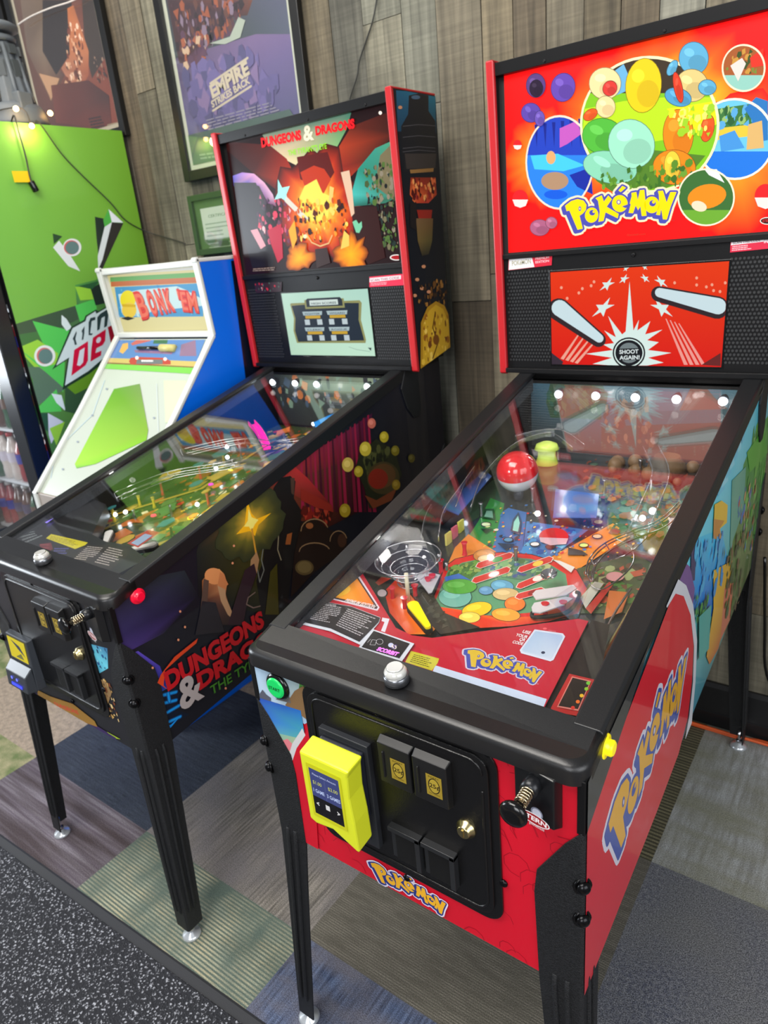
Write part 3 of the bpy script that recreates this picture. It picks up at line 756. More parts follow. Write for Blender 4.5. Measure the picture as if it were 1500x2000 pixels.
# plain rounded mounds and clouds of colour in place of the figures
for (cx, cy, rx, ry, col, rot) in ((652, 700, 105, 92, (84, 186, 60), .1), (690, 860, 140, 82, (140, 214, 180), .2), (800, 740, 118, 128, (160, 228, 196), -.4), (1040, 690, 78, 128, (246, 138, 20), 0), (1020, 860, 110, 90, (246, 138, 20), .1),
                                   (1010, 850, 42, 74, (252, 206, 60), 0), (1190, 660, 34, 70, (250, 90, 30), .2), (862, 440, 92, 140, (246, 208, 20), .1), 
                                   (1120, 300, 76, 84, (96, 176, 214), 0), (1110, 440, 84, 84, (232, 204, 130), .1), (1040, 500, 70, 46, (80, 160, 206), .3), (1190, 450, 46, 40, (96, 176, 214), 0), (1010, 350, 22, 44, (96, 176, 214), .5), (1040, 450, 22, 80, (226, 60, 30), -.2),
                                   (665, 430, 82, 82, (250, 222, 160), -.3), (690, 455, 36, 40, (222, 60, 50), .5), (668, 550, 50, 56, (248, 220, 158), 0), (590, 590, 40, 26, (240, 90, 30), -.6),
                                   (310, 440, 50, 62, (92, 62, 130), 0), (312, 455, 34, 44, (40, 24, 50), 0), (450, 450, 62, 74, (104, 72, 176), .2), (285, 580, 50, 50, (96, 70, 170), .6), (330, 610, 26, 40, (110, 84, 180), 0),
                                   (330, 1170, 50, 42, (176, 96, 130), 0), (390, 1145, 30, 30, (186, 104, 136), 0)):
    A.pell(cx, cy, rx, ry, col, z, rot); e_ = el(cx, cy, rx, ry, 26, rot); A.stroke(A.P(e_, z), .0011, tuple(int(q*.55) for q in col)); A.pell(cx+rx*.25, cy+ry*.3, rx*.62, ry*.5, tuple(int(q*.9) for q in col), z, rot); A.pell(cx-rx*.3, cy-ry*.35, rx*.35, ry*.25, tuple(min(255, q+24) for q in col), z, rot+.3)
scatter(A, [(620, 900), (1150, 820), (1120, 950), (660, 980)], 60, .003, .009, [(60, 110, 36), (110, 160, 50), (90, 140, 40)], z, 44); scatter(A, [(1000, 580), (1220, 540), (1220, 700), (1050, 700)], 50, .004, .010, [(220, 240, 40), (160, 210, 40), (240, 250, 110)], z, 45)
for (cx, cy, r) in ((218, 745, 22), (232, 1022, 40), (1490, 1010, 56)):
    A.pell(cx, cy, r, r*1.15, (232, 30, 36), z); A.pp([(cx-r, cy+r*.1), (cx+r, cy+r*.1), (cx+r*.7, cy+r*.9), (cx, cy+r*1.15), (cx-r*.7, cy+r*.9)], (250, 226, 220), z)
# two small vignettes on top
q1 = vign(1378, 352, 108, 118, (170, 90, 40), (150, 206, 190), 380); scatter(A, [(1300, 270), (1460, 260), (1460, 380), (1290, 380)], 26, .003, .008, [(60, 80, 30), (206, 150, 60), (120, 140, 50)], z, 6)
A.pp([(1410, 300), (1480, 250), (1480, 340), (1420, 350)], (226, 50, 30), z); A.pp([(1310, 340), (1370, 300), (1390, 330), (1350, 420)], (240, 220, 210), z); A.stroke(q1, .003, (255, 235, 200))
q1 = vign(1186, 1014, 143, 144, (60, 110, 50), (110, 170, 50), 1070); A.pp([(1180, 875), (1240, 870), (1280, 940), (1200, 900)], (240, 240, 240), z)
A.pell(1190, 1010, 100, 62, (240, 140, 24), z, -.2); A.pell(1150, 1060, 40, 26, (250, 220, 190), z, .3); A.stroke(q1, .003, (255, 240, 210))
logo(A, None, (255, 222, 0), (76, 78, 176), (255, 236, 190), direct=lambda p: (1090+p[0]/6, 350+p[1]/6))
A.ptext('©pinball.com', (780, 1212), (875, 1206), (780, 1203), (150, 60, 40), z=z)
A.pp(el(1500, 1135, 36, 17), (40, 10, 12), z); A.stroke(A.P(el(1500, 1135, 36, 17), z), .0015, (240, 230, 220)); A.ptext('STERN', (1474, 1142), (1526, 1139), (1474, 1128), (220, 50, 50), .02, z)
A.build('backglass', ARTE, P.bb, 'backlit red picture with a yellow and blue title')
# speaker panel stickers and display
SPO = (0, 1.040+.0003, 1.148); SPV = (0, -.0294, 1)
A = Art(FP, (0, 1.0312, 0), (1, 0, 0), (0, 0, 1)); z = (930, 440, 2.632)
A.pp([(168, 172), (392, 148), (388, 205), (165, 232)], (190, 30, 52), z); A.pp([(170, 172), (285, 160), (300, 214), (167, 230)], (206, 204, 206), z)
A.ptext('POKéMON', (185, 208), (282, 196), (185, 184), (150, 146, 120), .02, z); A.ptext('PREMIUM', (305, 178), (375, 170), (305, 167), (235, 190, 195), .01, z); A.ptext('EDITION', (305, 196), (375, 188), (305, 184), (235, 190, 195), .01, z)
A.build('panel_sticker', ARTM, P.spk); A = Art(FP, (0, 1.0312, 0), (1, 0, 0), (0, 0, 1))
A.pp([(1310, 62), (1620, 25), (1620, 108), (1305, 140)], (196, 34, 62), z); A.pp([(1312, 80), (1618, 46), (1618, 68), (1310, 103)], (222, 214, 216), z)
A.ptext('SCAN THIS CODE · SIGN UP NOW', (1320, 98), (1600, 66), (1320, 86), (70, 40, 46), .01, z); A.bars([(1318, 106), (1420, 96), (1420, 124), (1314, 134)], 3, (232, 180, 188), .5, z, 4); A.ptext('INSIDER', (1480, 92), (1560, 84), (1480, 80), (240, 220, 224), .01, z)
A.build('panel_sticker', ARTM, P.spk)
def screen(M, quad_px, draw, lab):
    A = Art(M.F, SPO, (1, 0, 0), SPV); A.lift = .0022
    q = A.P(quad_px); q = [(q[0][0]+q[3][0])/2, (q[1][0]+q[2][0])/2, (q[0][1]+q[1][1])/2, (q[2][1]+q[3][1])/2]
    u0, u1, v1, v0 = q; A.clip = [(u0, v0), (u1, v0), (u1, v1), (u0, v1)]
    H = homog([(0, 0), (1, 0), (1, 1), (0, 1)], A.clip)
    b = MB(); o, U, V, N = A.o, A.U, A.V, A.N; e = .004
    b.hexa([tuple(o+U*a+V*c) for a, c in ((u0-e, v0-e), (u1+e, v0-e), (u1+e, v1+e), (u0-e, v1+e))], [tuple(o+U*a+V*c+N*.002) for a, c in ((u0-e, v0-e), (u1+e, v0-e), (u1+e, v1+e), (u0-e, v1+e))])
    d = b.build('display', GLOSSB, M.spk, .0006, label='display lit with a game picture'); draw(A, (u0, v0, u1, v1)); A.build('display_picture', SCRE, d); return A
def scrP(A, B):
    u0, v0, u1, v1 = B; z = (930, 440, 2.632)
    A.poly([(u0, v0), (u1, v0), (u1, v1), (u0, v1)], 0, [(226, 26, 20), (226, 28, 20), (244, 64, 18), (244, 60, 18)])
    W = (226, 246, 240)
    for i in range(16):    # burst
        pass
    cx, cy = 787, 655
    rays = [(1005, 655), (885, 640), (940, 600), (880, 590), (960, 535), (870, 560), (897, 492), (830, 540), (838, 485), (810, 540), (790, 288), (770, 545), (752, 560), (680, 465), (720, 575), (660, 540), (710, 605), (655, 612), (705, 640), (565, 660), (700, 680), (600, 712), (705, 720), (880, 720), (965, 705), (885, 680)]
    A.pp(rays, W, z)
    A.pell(cx, cy, 84, 80, (30, 30, 34), z); A.pell(cx, cy, 76, 72, W, z); A.pell(cx, cy, 70, 66, (24, 25, 30), z); A.pell(cx, cy, 54, 52, (120, 132, 134), z); A.pp([(733, 634), (841, 630), (843, 690), (735, 694)], (26, 28, 32), z)
    A.ptext('SHOOT', (738, 660), (836, 657), (738, 640), (225, 235, 235), .03, z); A.ptext('AGAIN!', (738, 690), (842, 687), (738, 670), (225, 235, 235), .03, z)
    def star(x, y, s, sk=0):
        A.pp([(x+(s if i % 2 == 0 else s*.38)*math.sin(PI*i/5)+sk*(s if i % 2 == 0 else s*.38)*math.cos(PI*i/5), y-(s if i % 2 == 0 else s*.38)*math.cos(PI*i/5)*1.1) for i in range(10)], W, z)
    for x, y, s, sk in ((655, 425, 50, .7), (955, 425, 50, -.7), (675, 305, 34, .7), (952, 290, 30, -.7), (762, 276, 24, .6), (870, 272, 22, -.6), (772, 222, 15, .5), (868, 215, 15, -.5)): star(x, y, s, sk)
    for x, y in ((440, 320), (530, 347), (548, 325), (593, 310), (608, 290), (1022, 295), (1135, 270), (1135, 306), (1185, 316), (1214, 305), (1222, 335), (1282, 295), (470, 375), (1255, 340)): A.pell(x, y, 7, 8, (255, 170, 140), z)
    for k in range(4):
        A.pp([(525+k*28, 560+k*12), (532+k*28, 562+k*12), (452+k*24, 690+k*7), (436+k*24, 684+k*7)], (250, 170, 150), z)
        A.pp([(975+k*22, 480+k*8), (980+k*22, 478+k*8), (1090+k*30, 716), (1070+k*30, 716)], (250, 160, 150), z)
    for (x0, y0, r0, x1, y1, r1) in ((432, 425, 42, 635, 580, 22), (945, 345, 24, 1245, 415, 42)):
        for g, col in ((16, (52, 40, 44)), (0, (212, 234, 240))):
            d = Vector((x1-x0, y1-y0)).normalized(); a = math.atan2(d.y, d.x); pts = []
            for i in range(9): t = a-PI/2+PI*i/8; pts.append((x1+(r1+g)*math.cos(t)+(0 if not g else -4), y1+(r1+g)*math.sin(t)+(0 if not g else 7)))
            for i in range(9): t = a+PI/2+PI*i/8; pts.append((x0+(r0+g)*math.cos(t)+(0 if not g else -4), y0+(r0+g)*math.sin(t)+(0 if not g else 7)))
            A.pp(pts, col, z)
    A.pp([(378, 645), (450, 700), (440, 722), (374, 722)], (60, 48, 60), z); A.pp([(1160, 716), (1258, 655), (1258, 722)], (110, 40, 40), z)
screen(P, [(1082, 533), (1428, 508), (1406, 714), (1073, 713)], scrP, '')
# front art
A = Art(FP, (0, -.0006, 0), (1, 0, 0), (0, 0, 1), [(-W2, .505), (W2, .505), (W2, .873), (-W2, .873)]); z = (470, 1250, 2.143)
A.poly([(-W2, .5), (W2, .5), (W2, .88), (-W2, .88)], (196, 10, 36))
r_ = random.Random(4)
L0 = A.L
for i in range(90):
    cx, cy = r_.uniform(-.26, .27), r_.uniform(.5, .87); rr = r_.uniform(.012, .03); A.L = L0+i % 40
    A.stroke([(cx+rr*math.cos(t*.7), cy+rr*math.sin(t*.7)) for t in range(r_.randint(4, 8))], .0010, (150, 4, 26), False)
A.L = L0+42
A.pp([(20, 40), (560, 200), (560, 300), (430, 262), (270, 350), (60, 245)], 0, z, [(170, 200, 228), (176, 204, 226), (160, 190, 160), (120, 130, 90), (150, 180, 214), (182, 206, 230)])
A.pp([(245, 150), (330, 170), (450, 205), (470, 240), (400, 250), (250, 215)], (70, 128, 50), z); scatter(A, [(250, 150), (460, 200), (450, 245), (250, 205)], 70, .002, .006, [(44, 92, 36), (96, 156, 60), (60, 116, 46)], z, 9)
A.pp([(190, 270), (230, 210), (265, 190), (300, 240), (280, 330), (240, 300)], (120, 92, 60), z); A.pp([(75, 235), (95, 205), (110, 225), (130, 240), (128, 262)], (80, 84, 96), z); A.pp([(150, 245), (200, 215), (215, 262)], (92, 90, 90), z)
A.pp([(58, 232), (255, 292), (270, 380), (220, 420), (140, 390), (95, 320)], 0, z, [(40, 70, 170), (30, 96, 176), (60, 150, 176), (90, 170, 170), (90, 160, 190), (50, 100, 200)])
A.pp([(130, 380), (235, 405), (262, 400), (212, 560), (180, 640), (150, 480)], 0, z, [(110, 170, 160), (150, 180, 150), (200, 160, 110), (206, 164, 90), (200, 160, 100), (176, 170, 140)])
A.pp([(160, 425), (200, 410), (228, 440), (212, 462), (180, 448)], (214, 120, 130), z)
A.pp([(262, 400), (300, 350), (330, 900), (215, 850), (186, 700), (183, 600), (212, 500)], (196, 10, 36), z)
A.pp([(262, 366), (275, 395), (238, 450), (215, 520), (205, 600), (206, 700), (222, 860), (203, 860), (186, 700), (184, 600), (194, 515), (220, 430)], (200, 200, 204), z)
A.pp([(490, 240), (535, 252), (500, 268), (460, 256)], (226, 220, 214), z); A.pp([(430, 218), (500, 238), (470, 254), (430, 246)], (206, 150, 90), z)
logo(A, [(720, 1680.7), (743.3, 1721.3), (874, 1762.7), (864, 1786)], (226, 168, 36), (36, 50, 120), (214, 206, 224))
A.build('front_art', artmat('cabinet_front_print', .38, .15), R)
# right side art
CL = [(0, ZB(0)), (1.24, ZB(1.24)), (1.24, 1.13), (1.03, ZT(1.03)-.02), (0, .872)]
A = Art(FP, (W2+.0003, 0, 0), (0, 1, 0), (0, 0, 1), CL); z = (1280, 720, 2.564)
A.poly(CL, 0, [(40, 130, 210), (90, 150, 80), (130, 210, 236), (110, 220, 246), (120, 226, 250)])
A.pp([(180, 860), (330, 800), (370, 1000), (300, 1250), (170, 1200)], 0, z, [(70, 200, 240), (80, 210, 244), (50, 150, 230), (30, 96, 190), (40, 130, 220)])
A.pp([(440, 480), (500, 330), (600, 180), (640, 900), (460, 1250), (330, 1500), (380, 900)], 0, z, [(60, 150, 70), (70, 170, 50), (90, 160, 90), (60, 90, 50), (40, 60, 36), (60, 60, 40), (110, 140, 80)])
scatter(A, [(470, 330), (600, 200), (600, 800), (440, 900)], 120, .008, .03, [(70, 150, 60), (96, 180, 60), (50, 110, 50), (120, 190, 90)], z, 51)
for k_ in range(7): A.pp([(300+k_*22, 560-k_*50), (330+k_*20, 540-k_*48), (345+k_*16, 600-k_*40), (310+k_*20, 640-k_*44)], (150, 226, 246) if k_ % 2 else (110, 206, 236), z)
A.pp([(455, 420), (540, 300), (560, 420), (470, 520)], (86, 176, 54), z); A.pp([(380, 560), (450, 490), (440, 700), (370, 900)], (96, 170, 150), z)
scatter(A, [(420, 620), (500, 560), (480, 900), (380, 900)], 60, .006, .016, [(196, 80, 40), (110, 150, 60), (220, 170, 120), (70, 120, 190), (150, 60, 40)], z, 12)
A.pp([(290, 680), (325, 660), (356, 682), (352, 770), (318, 800), (325, 850), (283, 852)], (238, 196, 54), z); A.pp([(286, 752), (340, 760), (316, 800), (325, 850), (283, 852)], (206, 142, 60), z)
A.pp([(285, 1010), (380, 960), (370, 1150), (310, 1400), (265, 1480), (250, 1440), (285, 1200)], 0, z, [(236, 190, 50), (230, 180, 50), (216, 150, 60), (200, 110, 60), (196, 110, 50), (220, 160, 50), (236, 186, 50)])
A.pp([(340, 1100), (385, 1070), (370, 1250), (320, 1360)], (214, 120, 90), z); A.pp([(175, 780), (205, 740), (190, 1060), (170, 1060)], (70, 60, 100), z)
A.pp([(100, 1030), (130, 960), (165, 990), (190, 1100), (182, 1180), (120, 1100)], (122, 84, 150), z); scatter(A, [(190, 880), (330, 830), (330, 1150), (190, 1120)], 40, .006, .022, [(60, 150, 220), (90, 200, 240), (40, 120, 200), (80, 180, 230)], z, 52); scatter(A, [(330, 900), (440, 820), (420, 1200), (340, 1250)], 70, .008, .02, [(60, 90, 50), (90, 120, 60), (120, 90, 60), (50, 70, 44)], z, 53); scatter(A, [(185, 1140), (270, 1110), (250, 1240), (195, 1260)], 40, .005, .012, [(50, 120, 50), (80, 160, 70), (40, 96, 40)], z, 2)
A.pp([(205, 1240), (268, 1180), (255, 1400), (205, 1460)], (84, 176, 166), z)
A.pp([(1137, 1620), (1216, 1400), (1300, 1180), (1313, 1158), (1330, 1160), (1343, 1200), (1349, 1260), (1346, 1330), (1338, 1400), (1320, 1470), (1161, 1890), (1100, 2050), (1120, 1700)], (216, 16, 42))
A.pp([(1290, 1170), (1318, 1130), (1334, 1142), (1348, 1180), (1356, 1250), (1353, 1330), (1345, 1420), (1338, 1445), (1333, 1442), (1341, 1395), (1348, 1330), (1350, 1262), (1343, 1200), (1329, 1163), (1313, 1158), (1296, 1186)], (222, 224, 232))
A.pp([(1100, 1500), (1488, 745), (1490, 760), (1471, 782), (1375, 989), (1342, 1063), (1313, 1130), (1280, 1203), (1216, 1400), (1142, 1616), (1120, 1680)], (50, 51, 54))
logo(A, [(1172.9, 1625.4), (1200.8, 1672.6), (1337.3, 1271.8), (1318, 1397)], (236, 176, 48), (62, 84, 170), (226, 222, 236))
A.build('side_art', ARTG, R)
Al = Art(FP, (-W2-.0003, 0, 0), (0, -1, 0), (0, 0, 1), [(-p[0], p[1]) for p in CL])
Al.poly([(-p[0], p[1]) for p in CL], 0, [(150, 12, 34), (60, 110, 60), (120, 190, 220), (96, 200, 232), (190, 14, 40)]); Al.build('side_art', ARTG, R)
# flipper buttons, start button
def flip(M, s, m):
    b = MB(); p = Vector((s*(W2+.0005), .062, .878 if M is P else .868)); b.lathe(p, (s, 0, 0), [(0, .0165), (.003, .0168), (.0055, .0155), (.0055, .0105), (.0125, .0105), (.0145, .0085)], 26); b.build('flipper_button', m, M.root)
YB = mat('yellow_button', (245, 225, 20), .25, emit=(250, 220, 0), es=.25)
flip(P, 1, YB); flip(P, -1, YB)
def startb(M, m):
    b = MB(); p = Vector((-.222, -.001, .836)); b.lathe(p, (0, -1, 0), [(0, .0245), (.004, .024), (.007, .021), (.0075, .0185)], 28); g = b.build('start_button', GLOSSB, M.root)
    b = MB(); b.lathe(p+Vector((0, -.004, 0)), (0, -1, 0), [(0, .0185), (.005, .0182), (.0065, .015)], 28); b.build('button_cap', m, g)
    A = Art(M.F, (-.222, -.0116, .836), (1, 0, 0), (0, 0, 1)); A.text('START', (-.0125, -.0028), (.0125, -.0028), .0058, (14, 70, 36), .02); A.build('button_lettering', ARTM, g)
startb(P, mat('green_button', (20, 170, 84), .25, emit=(10, 180, 80), es=.35))
# card reader: black mount and a lime yellow front with a screen
b = MB(); b.prism([(-.13, .606), (-.036, .606), (-.036, .802), (-.13, .802)], 'y', -.007, -.018); b.prism([(-.115, .618), (-.05, .618), (-.05, .634), (-.115, .634)], 'y', -.0175, -.020)
cr = b.build('card_reader', mat('reader_mount_black', (36, 38, 42), .38), R, .002, label='card reader with a lime yellow front and a small screen')
b = MB()
lo = [(-.124, -.018, .672), (-.042, -.018, .672), (-.042, -.018, .792), (-.124, -.018, .792)]
hi = [(-.122, -.046, .676), (-.044, -.046, .676), (-.044, -.046, .784), (-.122, -.046, .784)]
b.hexa(lo, hi); b.build('reader_body', mat('reader_body_black', (28, 31, 40), .25), cr, .003)
b = MB()
LY = mat('lime_yellow_plastic', (206, 212, 40), .32)
# front plate leans back; waisted along its right side and its foot
def rd(y, k): return [(x*k-.083*(1-k), yy_+y, z_) for x, yy_, z_ in ((-.131, -.030, .668), (-.118, -.030, .663), (-.083, -.030, .668), (-.055, -.030, .655), (-.035, -.030, .646), (-.0365, -.030, .70), (-.0405, -.030, .745), (-.0385, -.030, .785), (-.035, -.030, .797), (-.131, -.030, .797))]
bk = rd(0, 1); ft = [(x, y-.026-.012*((z-.65)/.15)**1 if False else y-.034, z-.006) for x, y, z in rd(0, .97)]
b.hexa(bk, ft); b.build('reader_front', LY, cr, .003)
z = (590, 1420, 8.824)
A = Art(FP, (0, -.0646, 0), (1, 0, 0), (0, 0, 1))
sc = [(-.1135, .769), (-.0565, .769), (-.0565, .682), (-.1135, .682)]
A.poly([(-.118, .776), (-.052, .776), (-.052, .676), (-.118, .676)], (206, 206, 24))
H = homog([(0, 0), (1, 0), (1, 1), (0, 1)], sc)
A.poly([H(p) for p in ((0, 0), (1, 0), (1, 1), (0, 1))], (12, 12, 16)); A.poly([H(p) for p in ((0, 0), (1, 0), (1, .6), (0, .6))], (62, 70, 124)); A.poly([H(p) for p in ((.49, .14), (.505, .14), (.505, .6), (.49, .6))], (84, 92, 144))
A.text('Please Select Amount', H((.10, .13)), H((.90, .13)), .0038, (190, 200, 235), .01)
A.text('$1.00', H((.08, .32)), H((.38, .32)), .0062, (196, 200, 100), .01); A.text('$2.00', H((.60, .32)), H((.92, .32)), .0062, (196, 200, 100), .01)
A.text('1 GAME', H((.06, .50)), H((.44, .50)), .0066, (190, 206, 245), .02); A.text('3 GAMES', H((.53, .50)), H((.97, .50)), .0066, (190, 206, 245), .02)
A.text('<', H((.10, .80)), H((.19, .80)), .008, (220, 220, 220), .05); A.text('>', H((.81, .80)), H((.90, .80)), .008, (220, 220, 220), .05); A.poly([H(p) for p in ((.42, .69), (.56, .69), (.56, .80), (.42, .80))], (220, 220, 220))
A.build('reader_screen', artmat('reader_screen_lit', .2, .3, .6), cr)

# --------------- inside the red machine
def inner(M, pfcol, boardart):
    b = MB(); y0, y1 = .03, 1.05; b.hexa([(-.2595, y0, PFZ(y0)-.012), (.2595, y0, PFZ(y0)-.012), (.2595, y0, PFZ(y0)), (-.2595, y0, PFZ(y0))], [(-.2595, y1, PFZ(y1)-.012), (.2595, y1, PFZ(y1)-.012), (.2595, y1, PFZ(y1)), (-.2595, y1, PFZ(y1))])
    M.pf = b.build('playfield', mat('playfield_wood', pfcol, .3), M.root)
    b = MB(); b.box(-.2595, .2595, 1.03, 1.04, .93, 1.118); M.board = b.build('backboard', SATIN, M.root)
PN = (0, -.114, 1)
def pfp(M, x, y, h=0): return Vector((x, y, PFZ(y)+h))
def pix(M, px, py, h=0):     # point of the machine seen at a pixel, h above its playfield
    return M.F.hit(px, py, (0, .05, .825+h), PN)
inner(P, (40, 36, 40), None)
def bulbm(name, c, es): return mat(name, (255, 255, 255), .3, emit=c, es=es)
WL = bulbm('white_lamp', (225, 242, 255), 9)
def glim(M, p, e, r=.008, c=(1, .97, .93), name='playfield_lamp_light'):
    l = bpy.data.lights.new(name, 'POINT'); l.energy = e; l.shadow_soft_size = r; l.color = c
    o = bpy.data.objects.new(name, l); COL.objects.link(o); o.parent = M.root; o.location = p
def spot(M, x, y, z, d):
    b = MB(); d = Vector(d).normalized(); b.lathe(Vector((x, y, z)), d, [(-.012, .005), (-.004, .009), (.006, .0115)], 16); h = b.build('spot_lamp', mat('lamp_shell', (60, 62, 66), .3, .6), M.root)
    b = MB(); b.sphere(Vector((x, y, z))+d*.008, .0095, 14); b.build('bulb', WL, h)
bz = lambda: 0
for px, py in ((1093, 742), (1166, 742), (1244, 742), (1325, 742), (1417, 743)):
    q = FP.hit(px, py, (0, .985, 0), (0, 1, 0)); zz = min(q.z, ZT(.985)-.026); spot(P, q.x, .985, zz, (0, -1, -.45)); glim(P, (q.x, .97, zz-.03), .022)
for x, y in ((-.23, .35), (-.18, .62), (0.18, .62), (.0, .33), (-.1, .85), (.12, .82), (.05, .55)): glim(P, (x, y, ZT(y)-.035), .055)
# backboard landscape
A = Art(FP, (0, 1.0297, 0), (1, 0, 0), (0, 0, 1), [(-.25, .945), (.25, .945), (.25, 1.112), (-.25, 1.112)]); z = (850, 720, 2.308)
A.poly([(-.25, .94), (.25, .94), (.25, 1.12), (-.25, 1.12)], 0, [(44, 44, 34), (60, 56, 42), (76, 120, 136), (56, 96, 116)])
A.pp([(500, 150), (520, 60), (700, 60), (780, 110), (760, 230), (520, 220)], (44, 74, 50), z); scatter(A, [(510, 60), (760, 70), (750, 200), (510, 200)], 60, .006, .016, [(34, 60, 40), (60, 96, 60), (40, 84, 70)], z, 5)
A.pp([(1090, 210), (1150, 90), (1200, 60), (1260, 130), (1330, 190), (1330, 240)], (104, 76, 62), z); A.pp([(750, 200), (1350, 180), (1350, 260), (750, 280)], (46, 84, 92), z); A.pp([(750, 260), (1350, 240), (1350, 500), (750, 500)], (66, 58, 44), z)
scatter(A, [(760, 140), (960, 140), (980, 340), (760, 340)], 80, .005, .014, [(110, 80, 54), (70, 56, 46), (130, 96, 70), (80, 50, 36)], z, 15)
A.build('backboard_art', artmat('board_print', .4, .3), P.board)
# playfield print
A = Art(FP, (0, .05, PFZ(.05)), (1, 0, 0), (0, 1, .114), [(-.2595, .0), (.2595, .0), (.2595, 1.0), (-.2595, 1.0)]); z5 = (720, 1020, 2.83); z4 = (850, 720, 2.308)
A.poly([(-.26, 0), (.26, 0), (.26, 1), (-.26, 1)], (44, 52, 58))
A.pp([(540, 480), (820, 430), (1250, 430), (1150, 700), (760, 700), (520, 640)], (52, 70, 96), z4); A.pp([(640, 440), (1260, 430), (1240, 560), (640, 520)], (50, 44, 40), z4); scatter(A, [(640, 400), (1240, 400), (1200, 700), (760, 700)], 110, .004, .014, [(90, 70, 50), (30, 40, 40), (60, 90, 70), (120, 60, 40), (30, 60, 90)], z4, 31)
A.pp([(150, 700), (300, 610), (270, 480), (100, 560)], (60, 84, 60), z4); A.pp([(195, 690), (250, 585), (312, 610), (268, 830), (200, 800), (130, 790)], (56, 140, 66), z4)
A.pp([(300, 650), (330, 630), (412, 650), (392, 840), (255, 832)], (60, 110, 176), z4); A.pp([(412, 690), (690, 730), (512, 862), (392, 842)], (64, 120, 180), z4)
scatter(A, [(430, 700), (660, 740), (520, 850), (400, 830)], 40, .005, .014, [(70, 150, 210), (40, 84, 160), (120, 190, 220)], z4, 4)
A.pp([(505, 862), (800, 700), (880, 760), (640, 912)], (234, 140, 40), z4); A.stroke(A.P([(505, 862), (800, 700)], z4), .002, (30, 24, 30), False)
A.pp([(60, 880), (90, 810), (150, 750), (275, 830), (180, 890)], (236, 140, 50), z4); A.pp([(640, 905), (900, 840), (1010, 900), (960, 1108), (655, 1108)], (56, 84, 50), z4)
scatter(A, [(660, 910), (960, 880), (930, 1090), (670, 1090)], 90, .005, .015, [(80, 130, 60), (44, 60, 40), (160, 180, 120), (190, 90, 60), (110, 76, 50)], z4, 7)
scatter(A, [(300, 620), (1000, 620), (900, 860), (200, 860)], 160, .002, .006, [(240, 230, 200), (40, 40, 60), (220, 60, 50), (60, 120, 190), (240, 190, 60)], z4, 21)
scatter(A, [(700, 540), (1150, 540), (1060, 760), (720, 740)], 120, .006, .018, [(60, 110, 80), (150, 70, 40), (170, 120, 50), (50, 90, 70), (140, 50, 44), (80, 120, 110)], z4, 8)
for sx, sy, col in ((230, 710, (220, 240, 190)), (330, 780, (90, 150, 190)), (670, 805, (220, 240, 130)), (450, 800, (240, 240, 240)), (735, 700, (230, 230, 160)), (730, 765, (250, 200, 150)), (520, 812, (90, 40, 30))):
    A.pell(sx, sy, 24, 11, (40, 40, 44), z4); A.pell(sx, sy, 19, 8, col, z4)
A.pell(535, 765, 66, 38, (206, 40, 40), z4); A.pp([(470, 770), (600, 775), (590, 800), (520, 806), (475, 790)], (214, 180, 190), z4)
A.pp([(340, 740), (350, 690), (376, 655), (390, 700), (380, 760)], (24, 60, 90), z4); A.pp([(350, 738), (356, 700), (374, 672), (382, 705), (374, 745)], (150, 220, 200), z4)
A.pp([(210, 680), (225, 640), (265, 640), (272, 690)], (30, 84, 50), z4); A.pp([(222, 676), (232, 650), (258, 650), (262, 682)], (120, 170, 150), z4)
A.pp([(280, 795), (362, 800), (320, 828)], (24, 50, 80), z4); A.pp([(205, 730), (262, 730), (228, 752)], (24, 60, 34), z4); A.pp([(600, 815), (662, 830), (690, 850), (598, 850)], (50, 36, 26), z4)
# red ring and its scene
ring = [(345, 470), (420, 260), (480, 215), (600, 185), (740, 178), (900, 190), (1020, 225), (1150, 275), (1210, 380), (1160, 520), (1000, 560), (800, 590), (620, 600), (500, 590), (390, 540)]
A.pp(ring, (214, 42, 38), z5); A.stroke(A.P(ring, z5), .0022, (30, 26, 26))
A.pp([(370, 450), (440, 280), (520, 235), (640, 210), (780, 205), (900, 215), (1010, 250), (1090, 300), (1110, 420), (1050, 500), (700, 530), (480, 520), (400, 500)], (90, 150, 110), z5)
A.pp([(440, 290), (520, 240), (640, 215), (640, 260), (560, 330), (430, 360)], (70, 120, 60), z5); scatter(A, [(450, 260), (640, 220), (640, 280), (460, 320)], 60, .004, .010, [(50, 100, 44), (110, 160, 70), (150, 170, 90)], z5, 4)
A.pp([(640, 215), (800, 205), (960, 230), (1050, 280), (1000, 330), (820, 330), (660, 300)], (84, 130, 110), z5); scatter(A, [(650, 215), (1000, 240), (980, 330), (680, 310)], 80, .004, .011, [(60, 90, 140), (130, 180, 120), (70, 120, 70), (180, 190, 130)], z5, 14)
A.pp([(420, 320), (500, 300), (590, 350), (440, 370)], (60, 110, 190), z5)
A.pp([(360, 480), (500, 500), (700, 545), (900, 540), (1080, 480), (1160, 520), (1000, 565), (800, 592), (620, 602), (500, 592), (390, 545)], 0, z5, [(230, 70, 30), (236, 90, 30), (240, 110, 30), (236, 90, 30), (214, 50, 30), (200, 40, 36), (214, 42, 36), (220, 50, 34), (226, 60, 30), (226, 60, 30), (226, 60, 30)])
